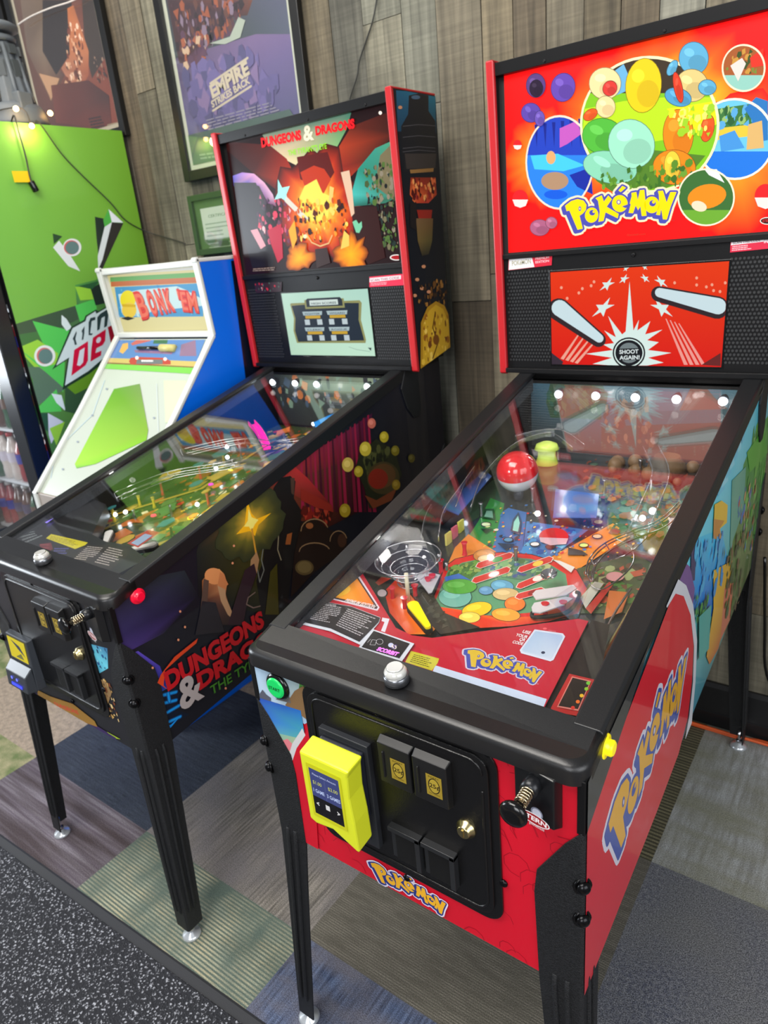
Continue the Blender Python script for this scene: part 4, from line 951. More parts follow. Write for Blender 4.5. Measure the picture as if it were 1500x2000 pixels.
for (cx, cy, rx, ry, col, rot) in ((480, 430, 92, 58, (110, 176, 160), 0), (505, 372, 96, 42, (84, 166, 64), 0), (740, 370, 64, 34, (96, 164, 196), .1), (760, 415, 74, 34, (206, 178, 120), 0), (650, 395, 40, 24, (96, 150, 190), 0), (600, 500, 84, 40, (246, 196, 34), -.2), (560, 545, 60, 30, (252, 214, 90), 0), (810, 470, 58, 40, (238, 120, 40), 0), (760, 530, 80, 36, (246, 160, 50), .1), (640, 200, 60, 34, (200, 130, 60), -.1), (655, 220, 50, 22, (236, 200, 150), 0)):
    A.pell(cx, cy, rx, ry, col, z5, rot); A.stroke(A.P(el(cx, cy, rx, ry, 20, rot), z5), .0009, (50, 60, 60)); A.pell(cx-rx*.2, cy-ry*.25, rx*.5, ry*.4, tuple(min(255, q+22) for q in col), z5, rot)
for (x0, y0, x1, y1, ins) in ((612, 258, 785, 200, (60, 150, 70)), (590, 340, 770, 280, (240, 235, 230)), (840, 282, 1005, 222, (236, 200, 80)), (835, 372, 1010, 300, (245, 235, 225)), (830, 430, 960, 395, (150, 40, 40))):
    d = Vector((x1-x0, y1-y0)).normalized(); nn = Vector((-d.y, d.x))*17; a = Vector((x0, y0)); b_ = Vector((x1, y1))
    q = [a-nn, b_-nn, b_+d*18, b_+nn, a+nn, a-d*20]
    A.pp([tuple(p) for p in q], (206, 52, 44), z5); A.stroke(A.P([tuple(p) for p in q], z5), .0012, (245, 235, 225)); m = (a+b_)/2+d*24; A.pell(m.x-8, m.y+3, 30, 14, ins, z5, -.3)
# left lower: orange lane, dark triangle, disc
A.pp([(90, 400), (160, 330), (380, 600), (345, 640), (220, 640), (120, 520)], 0, z5, [(200, 40, 30), (226, 60, 30), (250, 150, 40), (250, 170, 60), (240, 90, 20), (230, 60, 20)])
A.pp([(205, 360), (330, 370), (420, 520), (620, 602), (400, 640), (350, 590)], (52, 50, 46), z5); scatter(A, [(240, 390), (330, 390), (460, 590), (380, 610)], 30, .004, .009, [(36, 34, 32), (70, 68, 60)], z5, 3)
A.pell(78, 412, 32, 26, (30, 26, 28), z5); A.pell(78, 412, 25, 20, (206, 190, 196), z5)
A.pp([(10, 330), (60, 320), (130, 330), (60, 370)], (200, 60, 40), z5)
# right outlane greys
A.pp([(1170, 440), (1250, 350), (1300, 360), (1200, 500)], (206, 206, 190), z5); A.pp([(1200, 500), (1330, 350), (1350, 370), (1230, 530)], (190, 50, 40), z5); A.pp([(1330, 400), (1440, 410), (1400, 520), (1300, 560)], (200, 110, 50), z5)
A.pell(1362, 322, 50, 26, (214, 150, 150), z5); A.pp([(1140, 270), (1060, 235), (1020, 228), (1120, 300)], (230, 226, 220), z5)
A.build('playfield_art', artmat('playfield_print', .25, .6), P.pf)
# lit inserts
def insert(M, pts, col, es, r=.007):
    for px, py in pts:
        b = MB(); p = pix(M, px, py, .001); b.lathe(p, PN, [(-.0008, r), (.0008, r*.9)], 14); b.build('lit_insert', mat('insert_%d_%d_%d' % col, col, .3, emit=col, es=es), M.pf)
insert(P, [(952, 1027), (1141, 1068), (1100, 1042)], (240, 255, 170), 1.2)
insert(P, [(915, 1072), (1098, 1066), (968, 1125), (1026, 1124), (1140, 1115)], (255, 250, 225), 1.5, .006)
insert(P, [(908, 1180), (770, 1175)], (255, 210, 120), 2.5, .009)
# apron
oz = (540, 1000, 2.273); AO = (0, .05, APR(.05)); A = Art(FP, AO, (1, 0, 0), (0, 1, .114))
out = [(40, 500), (318, 238), (350, 240), (375, 262), (530, 515), (600, 548), (690, 560), (1340, 475), (1385, 485), (1190, 868), (1000, 820), (300, 610)]
q = [(min(max(u, -.258), .2), max(v, .014)) for u, v in A.P(out, oz)]
o_, U_, V_, N_ = A.o, A.U, A.V, A.N
b = MB(); b.hexa([tuple(o_+U_*a+V_*c-N_*.034) for a, c in q], [tuple(o_+U_*a+V_*c) for a, c in q])
P.ap = b.build('apron', mat('apron_steel_black', (22, 20, 22), .35), R)
A.lift = .0005
A.poly(q, (184, 24, 48))
A.pp([(705, 682), (1200, 832), (1186, 866), (690, 718)], (196, 212, 234), oz); A.pp([(35, 500), (58, 474), (92, 488), (78, 520)], (196, 212, 234), oz)
A.pp([(320, 256), (350, 256), (458, 425), (448, 440), (210, 380), (206, 366)], (214, 202, 214), oz); A.pp([(326, 264), (345, 264), (450, 424), (444, 432), (218, 376), (216, 370)], (54, 30, 40), oz)
A.pp([(328, 272), (343, 272), (432, 410), (425, 418), (236, 374), (234, 368)], 0, oz, [(240, 150, 20), (244, 150, 20), (236, 110, 20), (226, 80, 30), (240, 160, 30), (246, 180, 40)]); A.pell(290, 350, 40, 22, (250, 190, 40), oz, -.3)
A.ptext('PREMIUM EDITION', (300, 398), (432, 428), (303, 384), (226, 216, 214), .03, oz, shear=.2)
A.pp([(470, 470), (502, 476), (482, 535), (464, 530), (480, 490), (467, 486)], (214, 214, 222), oz)
A.pp([(597, 618), (722, 652), (716, 672), (690, 706), (572, 668)], (196, 190, 50), oz); A.bars([(612, 632), (706, 656), (676, 694), (590, 668)], 5, (90, 86, 30), .4, oz, 3)
logo(A, [(907.4, 1269.3), (914, 1303.6), (1061.4, 1313.3), (1041.6, 1336.6)], (206, 176, 50), (58, 72, 160), (196, 190, 206))
for s, a_, b_, t in (('USE', (1090, 538), (1124, 546), (1094, 525)), ('YOUR', (1060, 552), (1112, 564), (1064, 540)), ('QR', (1076, 572), (1102, 578), (1080, 559)), ('CODE', (1046, 584), (1092, 594), (1050, 572))):
    A.ptext(s, a_, b_, t, (232, 224, 226), .03, oz)
A.ptext('INSIDER', (1206, 531), (1240, 537), (1208, 525), (226, 120, 130), .01, oz); A.pell(1192, 521, 9, 5, (226, 90, 100), oz)
A.pp([(1146, 524), (1272, 542), (1282, 556), (1230, 660), (1216, 666), (1086, 630), (1080, 616)], (206, 214, 230), oz)
A.build('apron_art', artmat('apron_print', .35, .25), P.ap)
A = Art(FP, AO, (1, 0, 0), (0, 1, .114)); A.lift = .0016
A.pp([(1150, 532), (1264, 548), (1272, 558), (1222, 652), (1212, 656), (1094, 624), (1090, 614)], 0, oz, [(176, 206, 236), (190, 216, 240), (180, 206, 236), (214, 228, 244), (220, 232, 246), (210, 226, 244), (190, 214, 240)])
A.pell(1184, 628, 9, 6, (40, 60, 90), oz); A.build('code_reader_window', artmat('lit_window', .15, .3, .7), P.ap, 'pale blue lit window in the apron')
# instruction card, curling up at the front
cp = lambda pts, h: [FP.hit(oz[0]+x/oz[2], oz[1]+y/oz[2], (0, .05, APR(.05)+h), PN) for x, y in pts]
b = MB(); pts = [(170, 403), (200, 396), (330, 418), (462, 468), (455, 492), (372, 590), (240, 530), (85, 492)]
b.hexa([tuple(p) for p in cp(pts, .0015)], [tuple(p) for p in cp(pts, .0025)]); card = b.build('instruction_card', mat('card_white', (206, 212, 222), .4), P.ap)
A = Art(FP, (0, .05, APR(.05)+.0027), (1, 0, 0), (0, 1, .114)); A.pp([(172, 405), (200, 398), (330, 420), (460, 470), (453, 490), (368, 577), (240, 517), (90, 482)], (44, 42, 46), oz)
A.bars([(190, 408), (305, 425), (250, 498), (112, 470)], 10, (176, 172, 176), .42, oz, 5); A.bars([(318, 428), (450, 474), (372, 556), (262, 505)], 10, (176, 172, 176), .42, oz, 6); A.ptext('POKéMON INSTRUCTIONS', (196, 411), (262, 419), (198, 404), (206, 204, 206), .01, oz)
A.build('card_print', ARTM, card)
b = MB(); pts = [(428, 520), (612, 584), (556, 664), (365, 600)]
b.hexa([tuple(p) for p in cp(pts, .001)], [tuple(p) for p in cp(pts, .005)]); card = b.build('scoring_sensor', mat('card_white'), P.ap)
A = Art(FP, (0, .05, APR(.05)+.0052), (1, 0, 0), (0, 1, .114)); A.pp([(432, 528), (592, 585), (545, 650), (378, 600)], (30, 29, 32), oz)
A.stroke(A.P([(415, 590), (425, 568), (445, 570), (438, 592)], oz), .0006, (206, 206, 210)); A.stroke(A.P(el(458, 577, 15, 12, 16), oz), .0006, (206, 206, 210)); A.stroke(A.P([(404, 580), (418, 566)], oz), .0006, (206, 206, 210), False)
A.pell(508, 592, 12, 10, (190, 196, 226), oz); A.pell(522, 600, 12, 10, (216, 206, 200), oz, .4); A.ptext('S', (508, 606), (524, 610), (513, 586), (80, 60, 130), .02, oz)
A.build('card_print', ARTM, card)
A = Art(FP, (0, .05, APR(.05)+.0054), (1, 0, 0), (0, 1, .114)); A.ptext('SCORBIT', (443, 614), (534, 640), (448, 598), (255, 110, 250), .04, oz); A.build('glowing_lettering', artmat('magenta_glow', .3, 0, 2.2), card)
b = MB(); e_ = cp([(455, 632), (515, 655)], .002); b.tube([tuple(p) for p in e_], .0014, 6); b.build('blue_light_strip', mat('blue_led', (80, 90, 255), .3, emit=(70, 90, 255), es=3), card)
# shooter gauge plate beside the apron
b = MB(); pts = [(1196, 868), (1400, 478), (1480, 500), (1440, 720), (1350, 912), (1250, 890)]
lim = lambda v: Vector((min(v.x, .258), v.y, v.z))
b.hexa([tuple(lim(p)) for p in cp(pts, -.03)], [tuple(lim(p)) for p in cp(pts, -.004)]); b.build('shooter_lane_cover', mat('apron_steel_black'), P.ap)
A = Art(FP, (0, .05, APR(.05)), (1, 0, 0), (0, 1, .114)); b = MB(); pts = [(1300, 718), (1412, 744), (1418, 760), (1348, 908), (1222, 884), (1218, 870)]
b.hexa([tuple(lim(p)) for p in cp(pts, -.003)], [tuple(lim(p)) for p in cp(pts, .0)]); gp = b.build('plunge_gauge', mat('gauge_red', (176, 40, 40), .35), P.ap)
A.pp([(1312, 732), (1398, 752), (1340, 886), (1245, 868)], (206, 120, 110), oz); A.pp([(1315, 738), (1392, 756), (1338, 878), (1252, 863)], (34, 28, 26), oz)
for x, y, c_ in ((1384, 762, (110, 190, 60)), (1376, 788, (140, 190, 50)), (1355, 818, (226, 180, 40)), (1338, 845, (226, 110, 40)), (1316, 872, (206, 50, 40))): A.pell(x, y, 9, 8, c_, oz)
A.lift = .001; A.clip = None; A.build('gauge_print', ARTM, gp)

# parts on the playfield
RP = mat('red_clear_plastic', (210, 24, 50), .12, coat=1); BR = mat('black_rubber', (18, 18, 19), .6)
GP = mat('pale_grey_plastic', (206, 204, 206), .2, coat=.6)
def post(M, px, py, h=.03, r=.005, m=None, name='post'):
    p = pix(M, px, py); b = MB(); b.lathe(p, (0, 0, 1), [(0, r*1.5), (h*.15, r), (h*.5, r*.8), (h*.85, r), (h, r*1.4)], 12); return b.build(name, m or RP, M.pf)
for px, py in ((768, 1175), (792, 1195), (812, 1170), (838, 1156), (846, 1150), (1100, 1205), (1065, 1208), (862, 1120), (908, 1085)): post(P, px, py)
for px, py in ((1008, 1100), (940, 1010), (1040, 980), (1090, 900), (1180, 965), (1250, 925)): post(P, px, py, .035, .004, STEEL)
def plate(M, pts, h, th, m, name='plastic_plate', lab=None):
    lo = [tuple(pix(M, x, y, h)) for x, y in pts]; hi = [tuple(pix(M, x, y, h+th)) for x, y in pts]
    lo = [tuple(Vector(p)-Vector((0, 0, th))) for p in hi]
    b = MB(); b.hexa(lo, hi); return b.build(name, m, M.pf, label=lab)
Z5 = lambda *p: [(720+x/2.83, 1020+y/2.83) for x, y in p]
Z4 = lambda *p: [(850+x/2.308, 720+y/2.308) for x, y in p]
plate(P, Z5((905, 395), (925, 375), (1130, 345), (1150, 365), (1095, 400), (925, 425)), .03, .002, GP, 'slingshot_plastic')
plate(P, Z5((900, 470), (915, 445), (1090, 410), (1130, 420), (1080, 455), (950, 500), (905, 495)), .026, .002, GP, 'slingshot_plastic')
b = MB(); b.tube([pix(P, *p, .014) for p in Z5((905, 500), (915, 525), (1060, 510), (1130, 470), (1165, 400), (1145, 385))], .0035, 8, sub=4); b.build('rubber_ring', BR, P.pf)
b = MB(); b.tube([pix(P, *p, .014) for p in Z5((278, 330), (330, 385), (355, 385), (385, 300), (380, 285))], .0035, 8, sub=4); b.build('rubber_ring', BR, P.pf)
plate(P, Z5((262, 300), (330, 275), (395, 290), (350, 385), (330, 390)), .022, .002, mat('milky_plastic', (190, 190, 196), .2, coat=.5), 'slingshot_plastic')
plate(P, Z5((1000, 430), (1150, 330), (1240, 300), (1160, 520), (1120, 545)), .045, .0015, CLEARP, 'clear_plastic_cover')
# left flipper
f0, f1 = pix(P, *Z5((252, 492))[0], .012), pix(P, *Z5((332, 610))[0], .012)
def flipper(M, f0, f1, m, name='flipper'):
    d = (f1-f0); ln = d.length; d.normalize(); nn = Vector(PN).normalized(); s = nn.cross(d)
    def lp(g, h):
        o = []
        for i in range(9): t = -PI/2+PI*i/8; o.append(f1+nn*h+d*math.cos(t)*(.0055+g)+s*math.sin(t)*(.0055+g))
        for i in range(9): t = PI/2+PI*i/8; o.append(f0+nn*h+d*math.cos(t)*(.0105+g)+s*math.sin(t)*(.0105+g))
        return o
    b = MB(); b.hexa(lp(0, 0), lp(0, .016)); g = b.build(name, m, M.pf, .001)
    b = MB(); b.hexa(lp(.0022, .002), lp(.0022, .011)); b.build('flipper_rubber', BR, g)
flipper(P, f0, f1, mat('yellow_flipper', (250, 226, 0), .2, emit=(255, 220, 0), es=.25))
b = MB(); p0 = pix(P, *Z5((220, 430))[0], .008); p1 = pix(P, *Z5((195, 300))[0], .04); b.cyl(p0, p0+Vector((0, 0, .055)), .004, 10); b.build('plastic_rod', mat('cream_rod', (226, 220, 190), .3), P.pf)
# clear bowl with its spiral wall
c = pix(P, 796, 1128, .0); c = FP.hit(798, 1100, (0, .05, .825+.055), PN)
b = MB(); b.lathe(c, PN, [(-.045, .010), (-.040, .026), (-.022, .033), (-.006, .036), (.0, .052), (.010, .062), (.012, .063)], 36, cap=False)
bowl = b.build('clear_bowl', CLEARP, P.pf)
b = MB(); nn = Vector(PN).normalized()
for rr, hh in ((.063, .012), (.052, .0), (.036, -.006), (.034, -.022), (.027, -.04)): b.tube([c+nn*hh+Vector((rr*math.cos(t*PI/18), rr*math.sin(t*PI/18), rr*math.sin(t*PI/18)*.114)) for t in range(37)], .0011, 5)
b.build('bowl_rim', clear_mat('plastic_edge', .35, (.9, .93, .96), .1, .3, (226, 226, 232)), bowl)
b = MB()
for px, py in ((736, 1092), (857, 1085), (795, 1068), (872, 1102)):
    p = FP.hit(px, py, (0, .05, .825+.06), PN); b.cyl(p-Vector((0, 0, .012)), p+Vector((0, 0, .004)), .003, 8)
b.build('bowl_screws', STEEL, bowl)
# clear ramp tubes at the back left and a clear box with a barcode sticker
def ramp(M, pts, wd, hts, m, name='clear_ramp', wall=.012):
    C_ = [pix(M, px, py, h) for (px, py), h in zip(pts, hts)]
    P2 = []
    for i in range(len(C_)-1):
        p0 = C_[max(i-1, 0)]; p1 = C_[i]; p2 = C_[i+1]; p3 = C_[min(i+2, len(C_)-1)]
        for k in range(5):
            t = k/5; P2.append(.5*((2*p1)+(p2-p0)*t+(2*p0-5*p1+4*p2-p3)*t*t+(3*p1-p0-3*p2+p3)*t**3))
    P2.append(C_[-1]); rows = []
    for i, p in enumerate(P2):
        t = (P2[min(i+1, len(P2)-1)]-P2[max(i-1, 0)]).normalized(); s = t.cross(Vector((0, 0, 1))).normalized(); u = Vector((0, 0, 1)); h = wd/2
        rows.append([p-s*h+u*wall, p-s*h, p+s*h, p+s*h+u*wall, p+s*(h-.0012)+u*wall, p+s*(h-.0012)+u*.0012, p-s*(h-.0012)+u*.0012, p-s*(h-.0012)+u*wall])
    b = MB(); k = 8; b.add([q for r in rows for q in r], [(j*k+i, j*k+(i+1) % k, (j+1)*k+(i+1) % k, (j+1)*k+i) for j in range(len(rows)-1) for i in range(k)]); o = b.build(name, m, M.pf)
    b = MB()
    for e in (0, 3): b.tube([r[e] for r in rows], .0009, 5)
    b.build('ramp_edge', clear_mat('plastic_edge'), o); return o
ramp(P, [(840, 1060), (850, 1010), (880, 965), (940, 890), (1010, 850)], .035, [.05, .055, .06, .06, .05], CLEARP)
ramp(P, [(905, 1000), (935, 930), (1000, 870), (1080, 850), (1130, 880)], .034, [.03, .045, .05, .05, .04], CLEARP)
ramp(P, [(1240, 1060), (1270, 990), (1290, 930), (1270, 880)], .034, [.03, .04, .045, .045], CLEARP)
# wire ramp
WIRE = mat('ramp_wire', (176, 178, 178), .15, 1)
b = MB(); base = [(1330, 985), (1290, 1020), (1240, 1040), (1185, 1065), (1155, 1095), (1148, 1125)]; hh = [.06, .055, .05, .045, .04, .03]
for dx, dy, dh in ((0, 0, 0), (6, 10, 0), (-4, -4, .012), (10, 8, .012)): b.tube([pix(P, x+dx, y+dy, h+dh) for (x, y), h in zip(base, hh)], .0014, 6, sub=6)
for (x, y), h in list(zip(base, hh))[1:]:
    pts = [pix(P, x-4, y-4, h+.012), pix(P, x, y, h), pix(P, x+6, y+10, h), pix(P, x+10, y+8, h+.012)]; b.tube(pts, .0013, 6, sub=3)
b.tube([pix(P, x, y, h) for x, y, h in ((1178, 1108, .02), (1160, 1120, .035), (1152, 1140, .02), (1180, 1150, .015), (1230, 1110, .03), (1235, 1075, .05), (1200, 1050, .05))], .0014, 6, sub=6)
b.tube([pix(P, x, y, h) for x, y, h in ((1190, 1095, .03), (1225, 1082, .05), (1262, 1050, .045), (1268, 1020, .04))], .0014, 6, sub=6)
b.build('wire_ramp', WIRE, P.pf)
# shooter lane rail
b = MB(); l0 = [FP.hit(*Z5(p)[0], (.218, 0, 0), (1, 0, 0)) for p in ((1350, 650), (1520, 330))]
ya, yb = .16, .62
b.box(.212, .2145, ya, yb, 0, 0) if False else None
b.hexa([(.212, ya, PFZ(ya)), (.2145, ya, PFZ(ya)), (.2145, ya, PFZ(ya)+.03), (.212, ya, PFZ(ya)+.03)], [(.212, yb, PFZ(yb)), (.2145, yb, PFZ(yb)), (.2145, yb, PFZ(yb)+.03), (.212, yb, PFZ(yb)+.03)])
b.build('shooter_lane_rail', mat('brass_guide', (176, 160, 120), .22, .9), P.pf)
A = Art(FP, (0, .05, PFZ(.05)), (1, 0, 0), (0, 1, .114)); A.lift = .0035; A.poly([(.2155, .1), (.2585, .1), (.2585, .9), (.2155, .9)], 0, [(190, 100, 50), (190, 100, 50), (60, 50, 40), (60, 50, 40)]); A.build('shooter_lane_art', artmat('playfield_print'), P.pf)
b = MB(); b.tube([pix(P, *p, .02) for p in ((1140, 1300), (1165, 1262), (1205, 1190), (1232, 1150))], .0022, 6); b.build('lane_wire', STEEL, P.pf)
# toy ball, red over white
c = FP.hit(1010, 921, (0, .74, 0), (0, 1, 0)); rr = .0475
b = MB(); b.sphere(c, rr, 32, a0=PI/2-.05, a1=PI, ax=(0, -.25, 1)); ball = b.build('toy_ball', mat('toy_red', (222, 20, 36), .15, coat=1), P.pf, label='red and white plastic ball')
b = MB(); b.sphere(c, rr*.998, 32, a0=0, a1=PI/2-.03, ax=(0, -.25, 1)); b.build('ball_base', mat('toy_white', (232, 234, 236), .2, coat=1), ball)
b = MB(); b.cyl(c-Vector((0, -.004, rr*.9)), Vector((c.x, c.y+.004, PFZ(c.y))), .012, 16); b.build('ball_pedestal', mat('smoked_plastic', (56, 66, 84), .25), ball)
# bumper cap, targets, pedestal, back clutter
b = MB(); p = pix(P, 1068, 905, 0); b.lathe(p, (0, 0, 1), [(0, .028), (.02, .022), (.035, .022), (.038, .03), (.05, .026), (.056, .012)], 28); b.build('bumper', mat('lit_lime_plastic', (206, 226, 110), .25, emit=(190, 220, 60), es=.35), P.pf)
for i, (px, py, c_) in enumerate(((877, 1062, (240, 230, 120)), (889, 1050, (236, 120, 140)), (901, 1038, (226, 226, 100)))):
    p = pix(P, px, py, 0); b = MB(); b.box(p.x-.002, p.x+.002, p.y-.012, p.y+.010, p.z, p.z+.026); b.build('drop_target', mat('target_%d' % i, c_, .3), P.pf)
b = MB(); p = pix(P, 1330, 893, 0); p.y = min(p.y, .97); b.lathe((p.x-.01, p.y, PFZ(p.y)), (0, 0, 1), [(0, .045), (.02, .04), (.03, .03), (.038, .028)], 20); b.build('toy_pedestal', mat('rock_brown', (120, 92, 60), .5, bump=.4, bscale=90), P.pf)
b = MB()
for i in range(26):
    r1 = random.Random(i+50); x, y = r1.uniform(-.02, .23), r1.uniform(.90, .99); s = r1.uniform(.008, .018); b.sphere((x, y, PFZ(y)+s*.6), s, 9)
b.build('rock_scenery', mat('rock_brown'), P.pf)
plate(P, [(1085, 955), (1170, 965), (1165, 1010), (1080, 1010)], .03, .002, mat('blue_white_plate', (50, 100, 170), .25, coat=.4), 'plastic_plate')
plate(P, [(860, 990), (935, 905), (960, 930), (895, 1005)], .04, .002, mat('blue_plate', (60, 96, 170), .2, coat=.8), 'plastic_plate')
for px, py in ((905, 985), (1050, 1003), (1255, 1012)): 
    b = MB(); p = pix(P, px, py, .025); b.sphere(p, .006, 12); b.build('lamp_bulb', WL, P.pf)
b = MB(); p = pix(P, 1073, 1128, .03); b.lathe(p, (0, -.3, 1), [(0, .004), (.004, .010), (.009, .015)], 18, cap=False); b.build('lamp_reflector', CHROME, P.pf)
bx = pix(P, 828, 1040, .0)
b = MB(); b.box(bx.x-.014, bx.x+.014, bx.y-.010, bx.y+.010, PFZ(bx.y), PFZ(bx.y)+.085); b.build('clear_post_box', CLEARP, P.pf)
A = Art(FP, (bx.x, bx.y-.0104, PFZ(bx.y)), (1, 0, 0), (0, 0, 1)); A.poly([(-.012, .02), (.012, .02), (.012, .06), (-.012, .06)], (206, 204, 180))
for i in range(5): A.poly([(-.009+i*.004, .024), (-.0075+i*.004, .024), (-.0075+i*.004, .056), (-.009+i*.004, .056)], (70, 70, 60))
A.build('barcode_sticker', ARTM, P.pf)
# hinge bracket on the side
def hinge(M):
    for s in (-1, 1):
        b = MB(); b.prism([(1.02, ZT(1.02)-.05), (1.045, 1.02), (1.075, .985), (1.10, .985), (1.115, 1.01), (1.11, 1.135), (1.045, 1.135)], 'x', s*(W2+.001), s*(W2+.006)); b.build('backbox_hinge', BLACK, M.root, .002)
hinge(P)

# ---------------------------------------------------------------- the dark machine
D = pinball(FD, -.0107, 'pinball machine with dark fantasy cabinet art, between the arcade cabinet and the red machine')
backbox(D, RED)
R = D.root; zB = (400, 150, 3); zD = (400, 700, 3); zE = (200, 1050, 3.75); zF = (0, 1050, 3.333)
A = Art(FD, (0, 1.0336, 0), (1, 0, 0), (0, 0, 1), D.tl)
A.poly(D.tl, (34, 14, 16))
A.pp([(330, 330), (860, 205), (830, 310), (760, 440), (540, 520), (420, 460)], 0, zB, [(120, 150, 130), (70, 130, 110), (90, 150, 100), (140, 190, 120), (240, 220, 170), (226, 200, 160)])
A.pp([(380, 400), (480, 480), (560, 640), (500, 720), (280, 560), (130, 430), (130, 380)], 0, zB, [(90, 30, 24), (150, 40, 26), (200, 60, 30), (110, 30, 20), (70, 24, 20), (50, 20, 18), (60, 20, 18)])
A.pp([(860, 290), (1120, 190), (1130, 330), (960, 480), (800, 640), (720, 560), (780, 420)], 0, zB, [(100, 36, 24), (50, 20, 18), (60, 26, 20), (90, 36, 24), (200, 60, 30), (170, 40, 24), (180, 60, 30)])
c = A.P([(660, 760)], zB)[0]
A.glow(c[0], c[1], .155, .15, [(0, (255, 250, 160)), (.25, (255, 214, 70)), (.5, (250, 120, 30)), (.75, (190, 50, 24)), (1, (60, 20, 18))], 40, .16, 4)
A.pp([(540, 470), (720, 440), (760, 560), (700, 660), (640, 640), (560, 600)], (96, 22, 18), zB); A.pp([(560, 560), (640, 520), (700, 540), (740, 600), (690, 700), (600, 690)], (196, 56, 26), zB)
A.pp([(585, 640), (655, 600), (690, 680), (740, 700), (720, 830), (590, 850), (545, 730)], (255, 226, 90), zB)
A.pp([(165, 580), (220, 560), (290, 568), (350, 620), (400, 690), (420, 760), (370, 740), (320, 640), (250, 620), (170, 640)], 0, zB, [(110, 110, 210), (170, 130, 210), (230, 170, 210), (236, 170, 200), (226, 180, 210), (120, 60, 90), (120, 70, 120), (150, 100, 160), (90, 80, 170), (60, 60, 140)])
A.pp([(170, 620), (300, 620), (350, 740), (420, 900), (400, 1110), (280, 1120), (200, 840)], (32, 28, 34), zB); scatter(A, [(300, 700), (500, 740), (520, 1000), (330, 960)], 70, .004, .012, [(200, 90, 120), (236, 190, 190), (110, 50, 80), (220, 60, 90), (60, 40, 60)], zB, 5)
A.pp([(370, 900), (450, 860), (460, 1060), (430, 1090), (390, 980)], (190, 30, 60), zB); A.pp([(270, 900), (310, 890), (360, 990), (330, 1010)], (216, 150, 160), zB)
A.pp([(430, 600), (455, 650), (500, 640), (480, 690), (490, 740), (450, 710), (410, 720), (430, 680)], (170, 250, 240), zB); A.pp([(480, 700), (610, 830), (590, 850), (470, 730)], (220, 214, 200), zB)
A.pp([(870, 760), (860, 690), (900, 540), (1000, 420), (1110, 370), (1140, 700), (1060, 740)], 0, zB, [(30, 110, 100), (70, 190, 180), (40, 140, 120), (60, 150, 130), (80, 160, 120), (60, 110, 80), (50, 120, 100)])
A.pp([(1030, 460), (1110, 380), (1150, 560), (1160, 760), (1000, 640)], (120, 110, 80), zB); scatter(A, [(930, 540), (1130, 470), (1160, 1020), (1000, 1000)], 200, .003, .010, [(34, 50, 44), (70, 90, 50), (116, 110, 80), (20, 26, 26), (80, 110, 50), (140, 130, 110)], zB, 6)
A.pp([(860, 760), (1010, 760), (1060, 1060), (960, 1100), (880, 960)], (52, 20, 18), zB); A.pp([(868, 850), (890, 838), (905, 862), (922, 846), (925, 880), (908, 915), (890, 912)], (120, 200, 160), zB)
A.pp([(800, 560), (850, 548), (865, 640), (880, 800), (862, 820), (820, 640)], (226, 190, 160), zB); A.pp([(735, 640), (760, 650), (750, 740), (730, 730)], (252, 200, 110), zB)
scatter(A, [(540, 720), (840, 720), (830, 960), (520, 960)], 110, .004, .012, [(250, 150, 40), (90, 30, 20), (255, 214, 100), (50, 24, 20), (210, 90, 30)], zB, 7)
A.stroke(A.P([(600, 920), (630, 970), (680, 992), (730, 975), (750, 930)], zB), .004, (226, 180, 120), False); A.pell(592, 935, 10, 12, (255, 240, 190), zB)
c = A.P([(560, 1060)], zB)[0]; A.glow(c[0], c[1], .055, .04, [(0, (255, 190, 30)), (.6, (250, 140, 20)), (1, (120, 50, 20))], 26, .25, 2)
c = A.P([(860, 1040)], zB)[0]; A.glow(c[0], c[1], .065, .055, [(0, (255, 180, 20)), (.6, (252, 140, 20)), (1, (110, 44, 20))], 26, .25, 9)
A.pp([(495, 900), (530, 840), (545, 950), (520, 1010)], (250, 170, 40), zB); A.pp([(820, 900), (850, 930), (850, 990), (800, 1010)], (255, 200, 90), zB)
A.pp([(650, 1010), (720, 1000), (740, 1090), (660, 1120)], (60, 44, 44), zB)
A.ptext('DUNGEONS', (338, 412), (572, 366), (332, 362), (244, 22, 34), .06, zB); A.ptext('DRAGONS', (655, 342), (884, 298), (650, 294), (244, 22, 34), .06, zB)
A.ptext('&', (585, 376), (645, 366), (578, 290), (250, 236, 206), .03, zB); A.ptext("THE TYRANT'S EYE", (494, 462), (720, 420), (490, 432), (150, 230, 40), .02, zB)
A.pp(el(1128, 1058, 40, 18), (226, 220, 216), zB); A.pp(el(1130, 1058, 34, 12), (170, 24, 32), zB); A.bars([(288, 1122), (460, 1108), (460, 1134), (286, 1142)], 2, (150, 130, 120), .5, zB)
A.pell(1033, 212, 10, 11, (255, 240, 226), zB)
A.build('backglass', artmat('backlit_dark_art', .3, .1, .72, spec=.15), D.bb, 'backlit picture with a red title over flames')
A = Art(FD, (0, 1.0312, 0), (1, 0, 0), (0, 0, 1))
A.pp([(965, 1172), (1150, 1155), (1182, 1158), (1182, 1220), (965, 1232)], (206, 34, 66), zB); A.pp([(966, 1180), (1150, 1162), (1150, 1185), (966, 1205)], (206, 190, 194), zB); A.ptext('SCAN THIS CODE', (972, 1200), (1140, 1183), (972, 1187), (110, 40, 50), .01, zB); A.bars([(972, 1208), (1100, 1198), (1100, 1216), (972, 1226)], 2, (230, 150, 160), .5, zB)
A.build('panel_sticker', ARTM, D.spk); A = Art(FD, (0, 1.0312, 0), (1, 0, 0), (0, 0, 1))
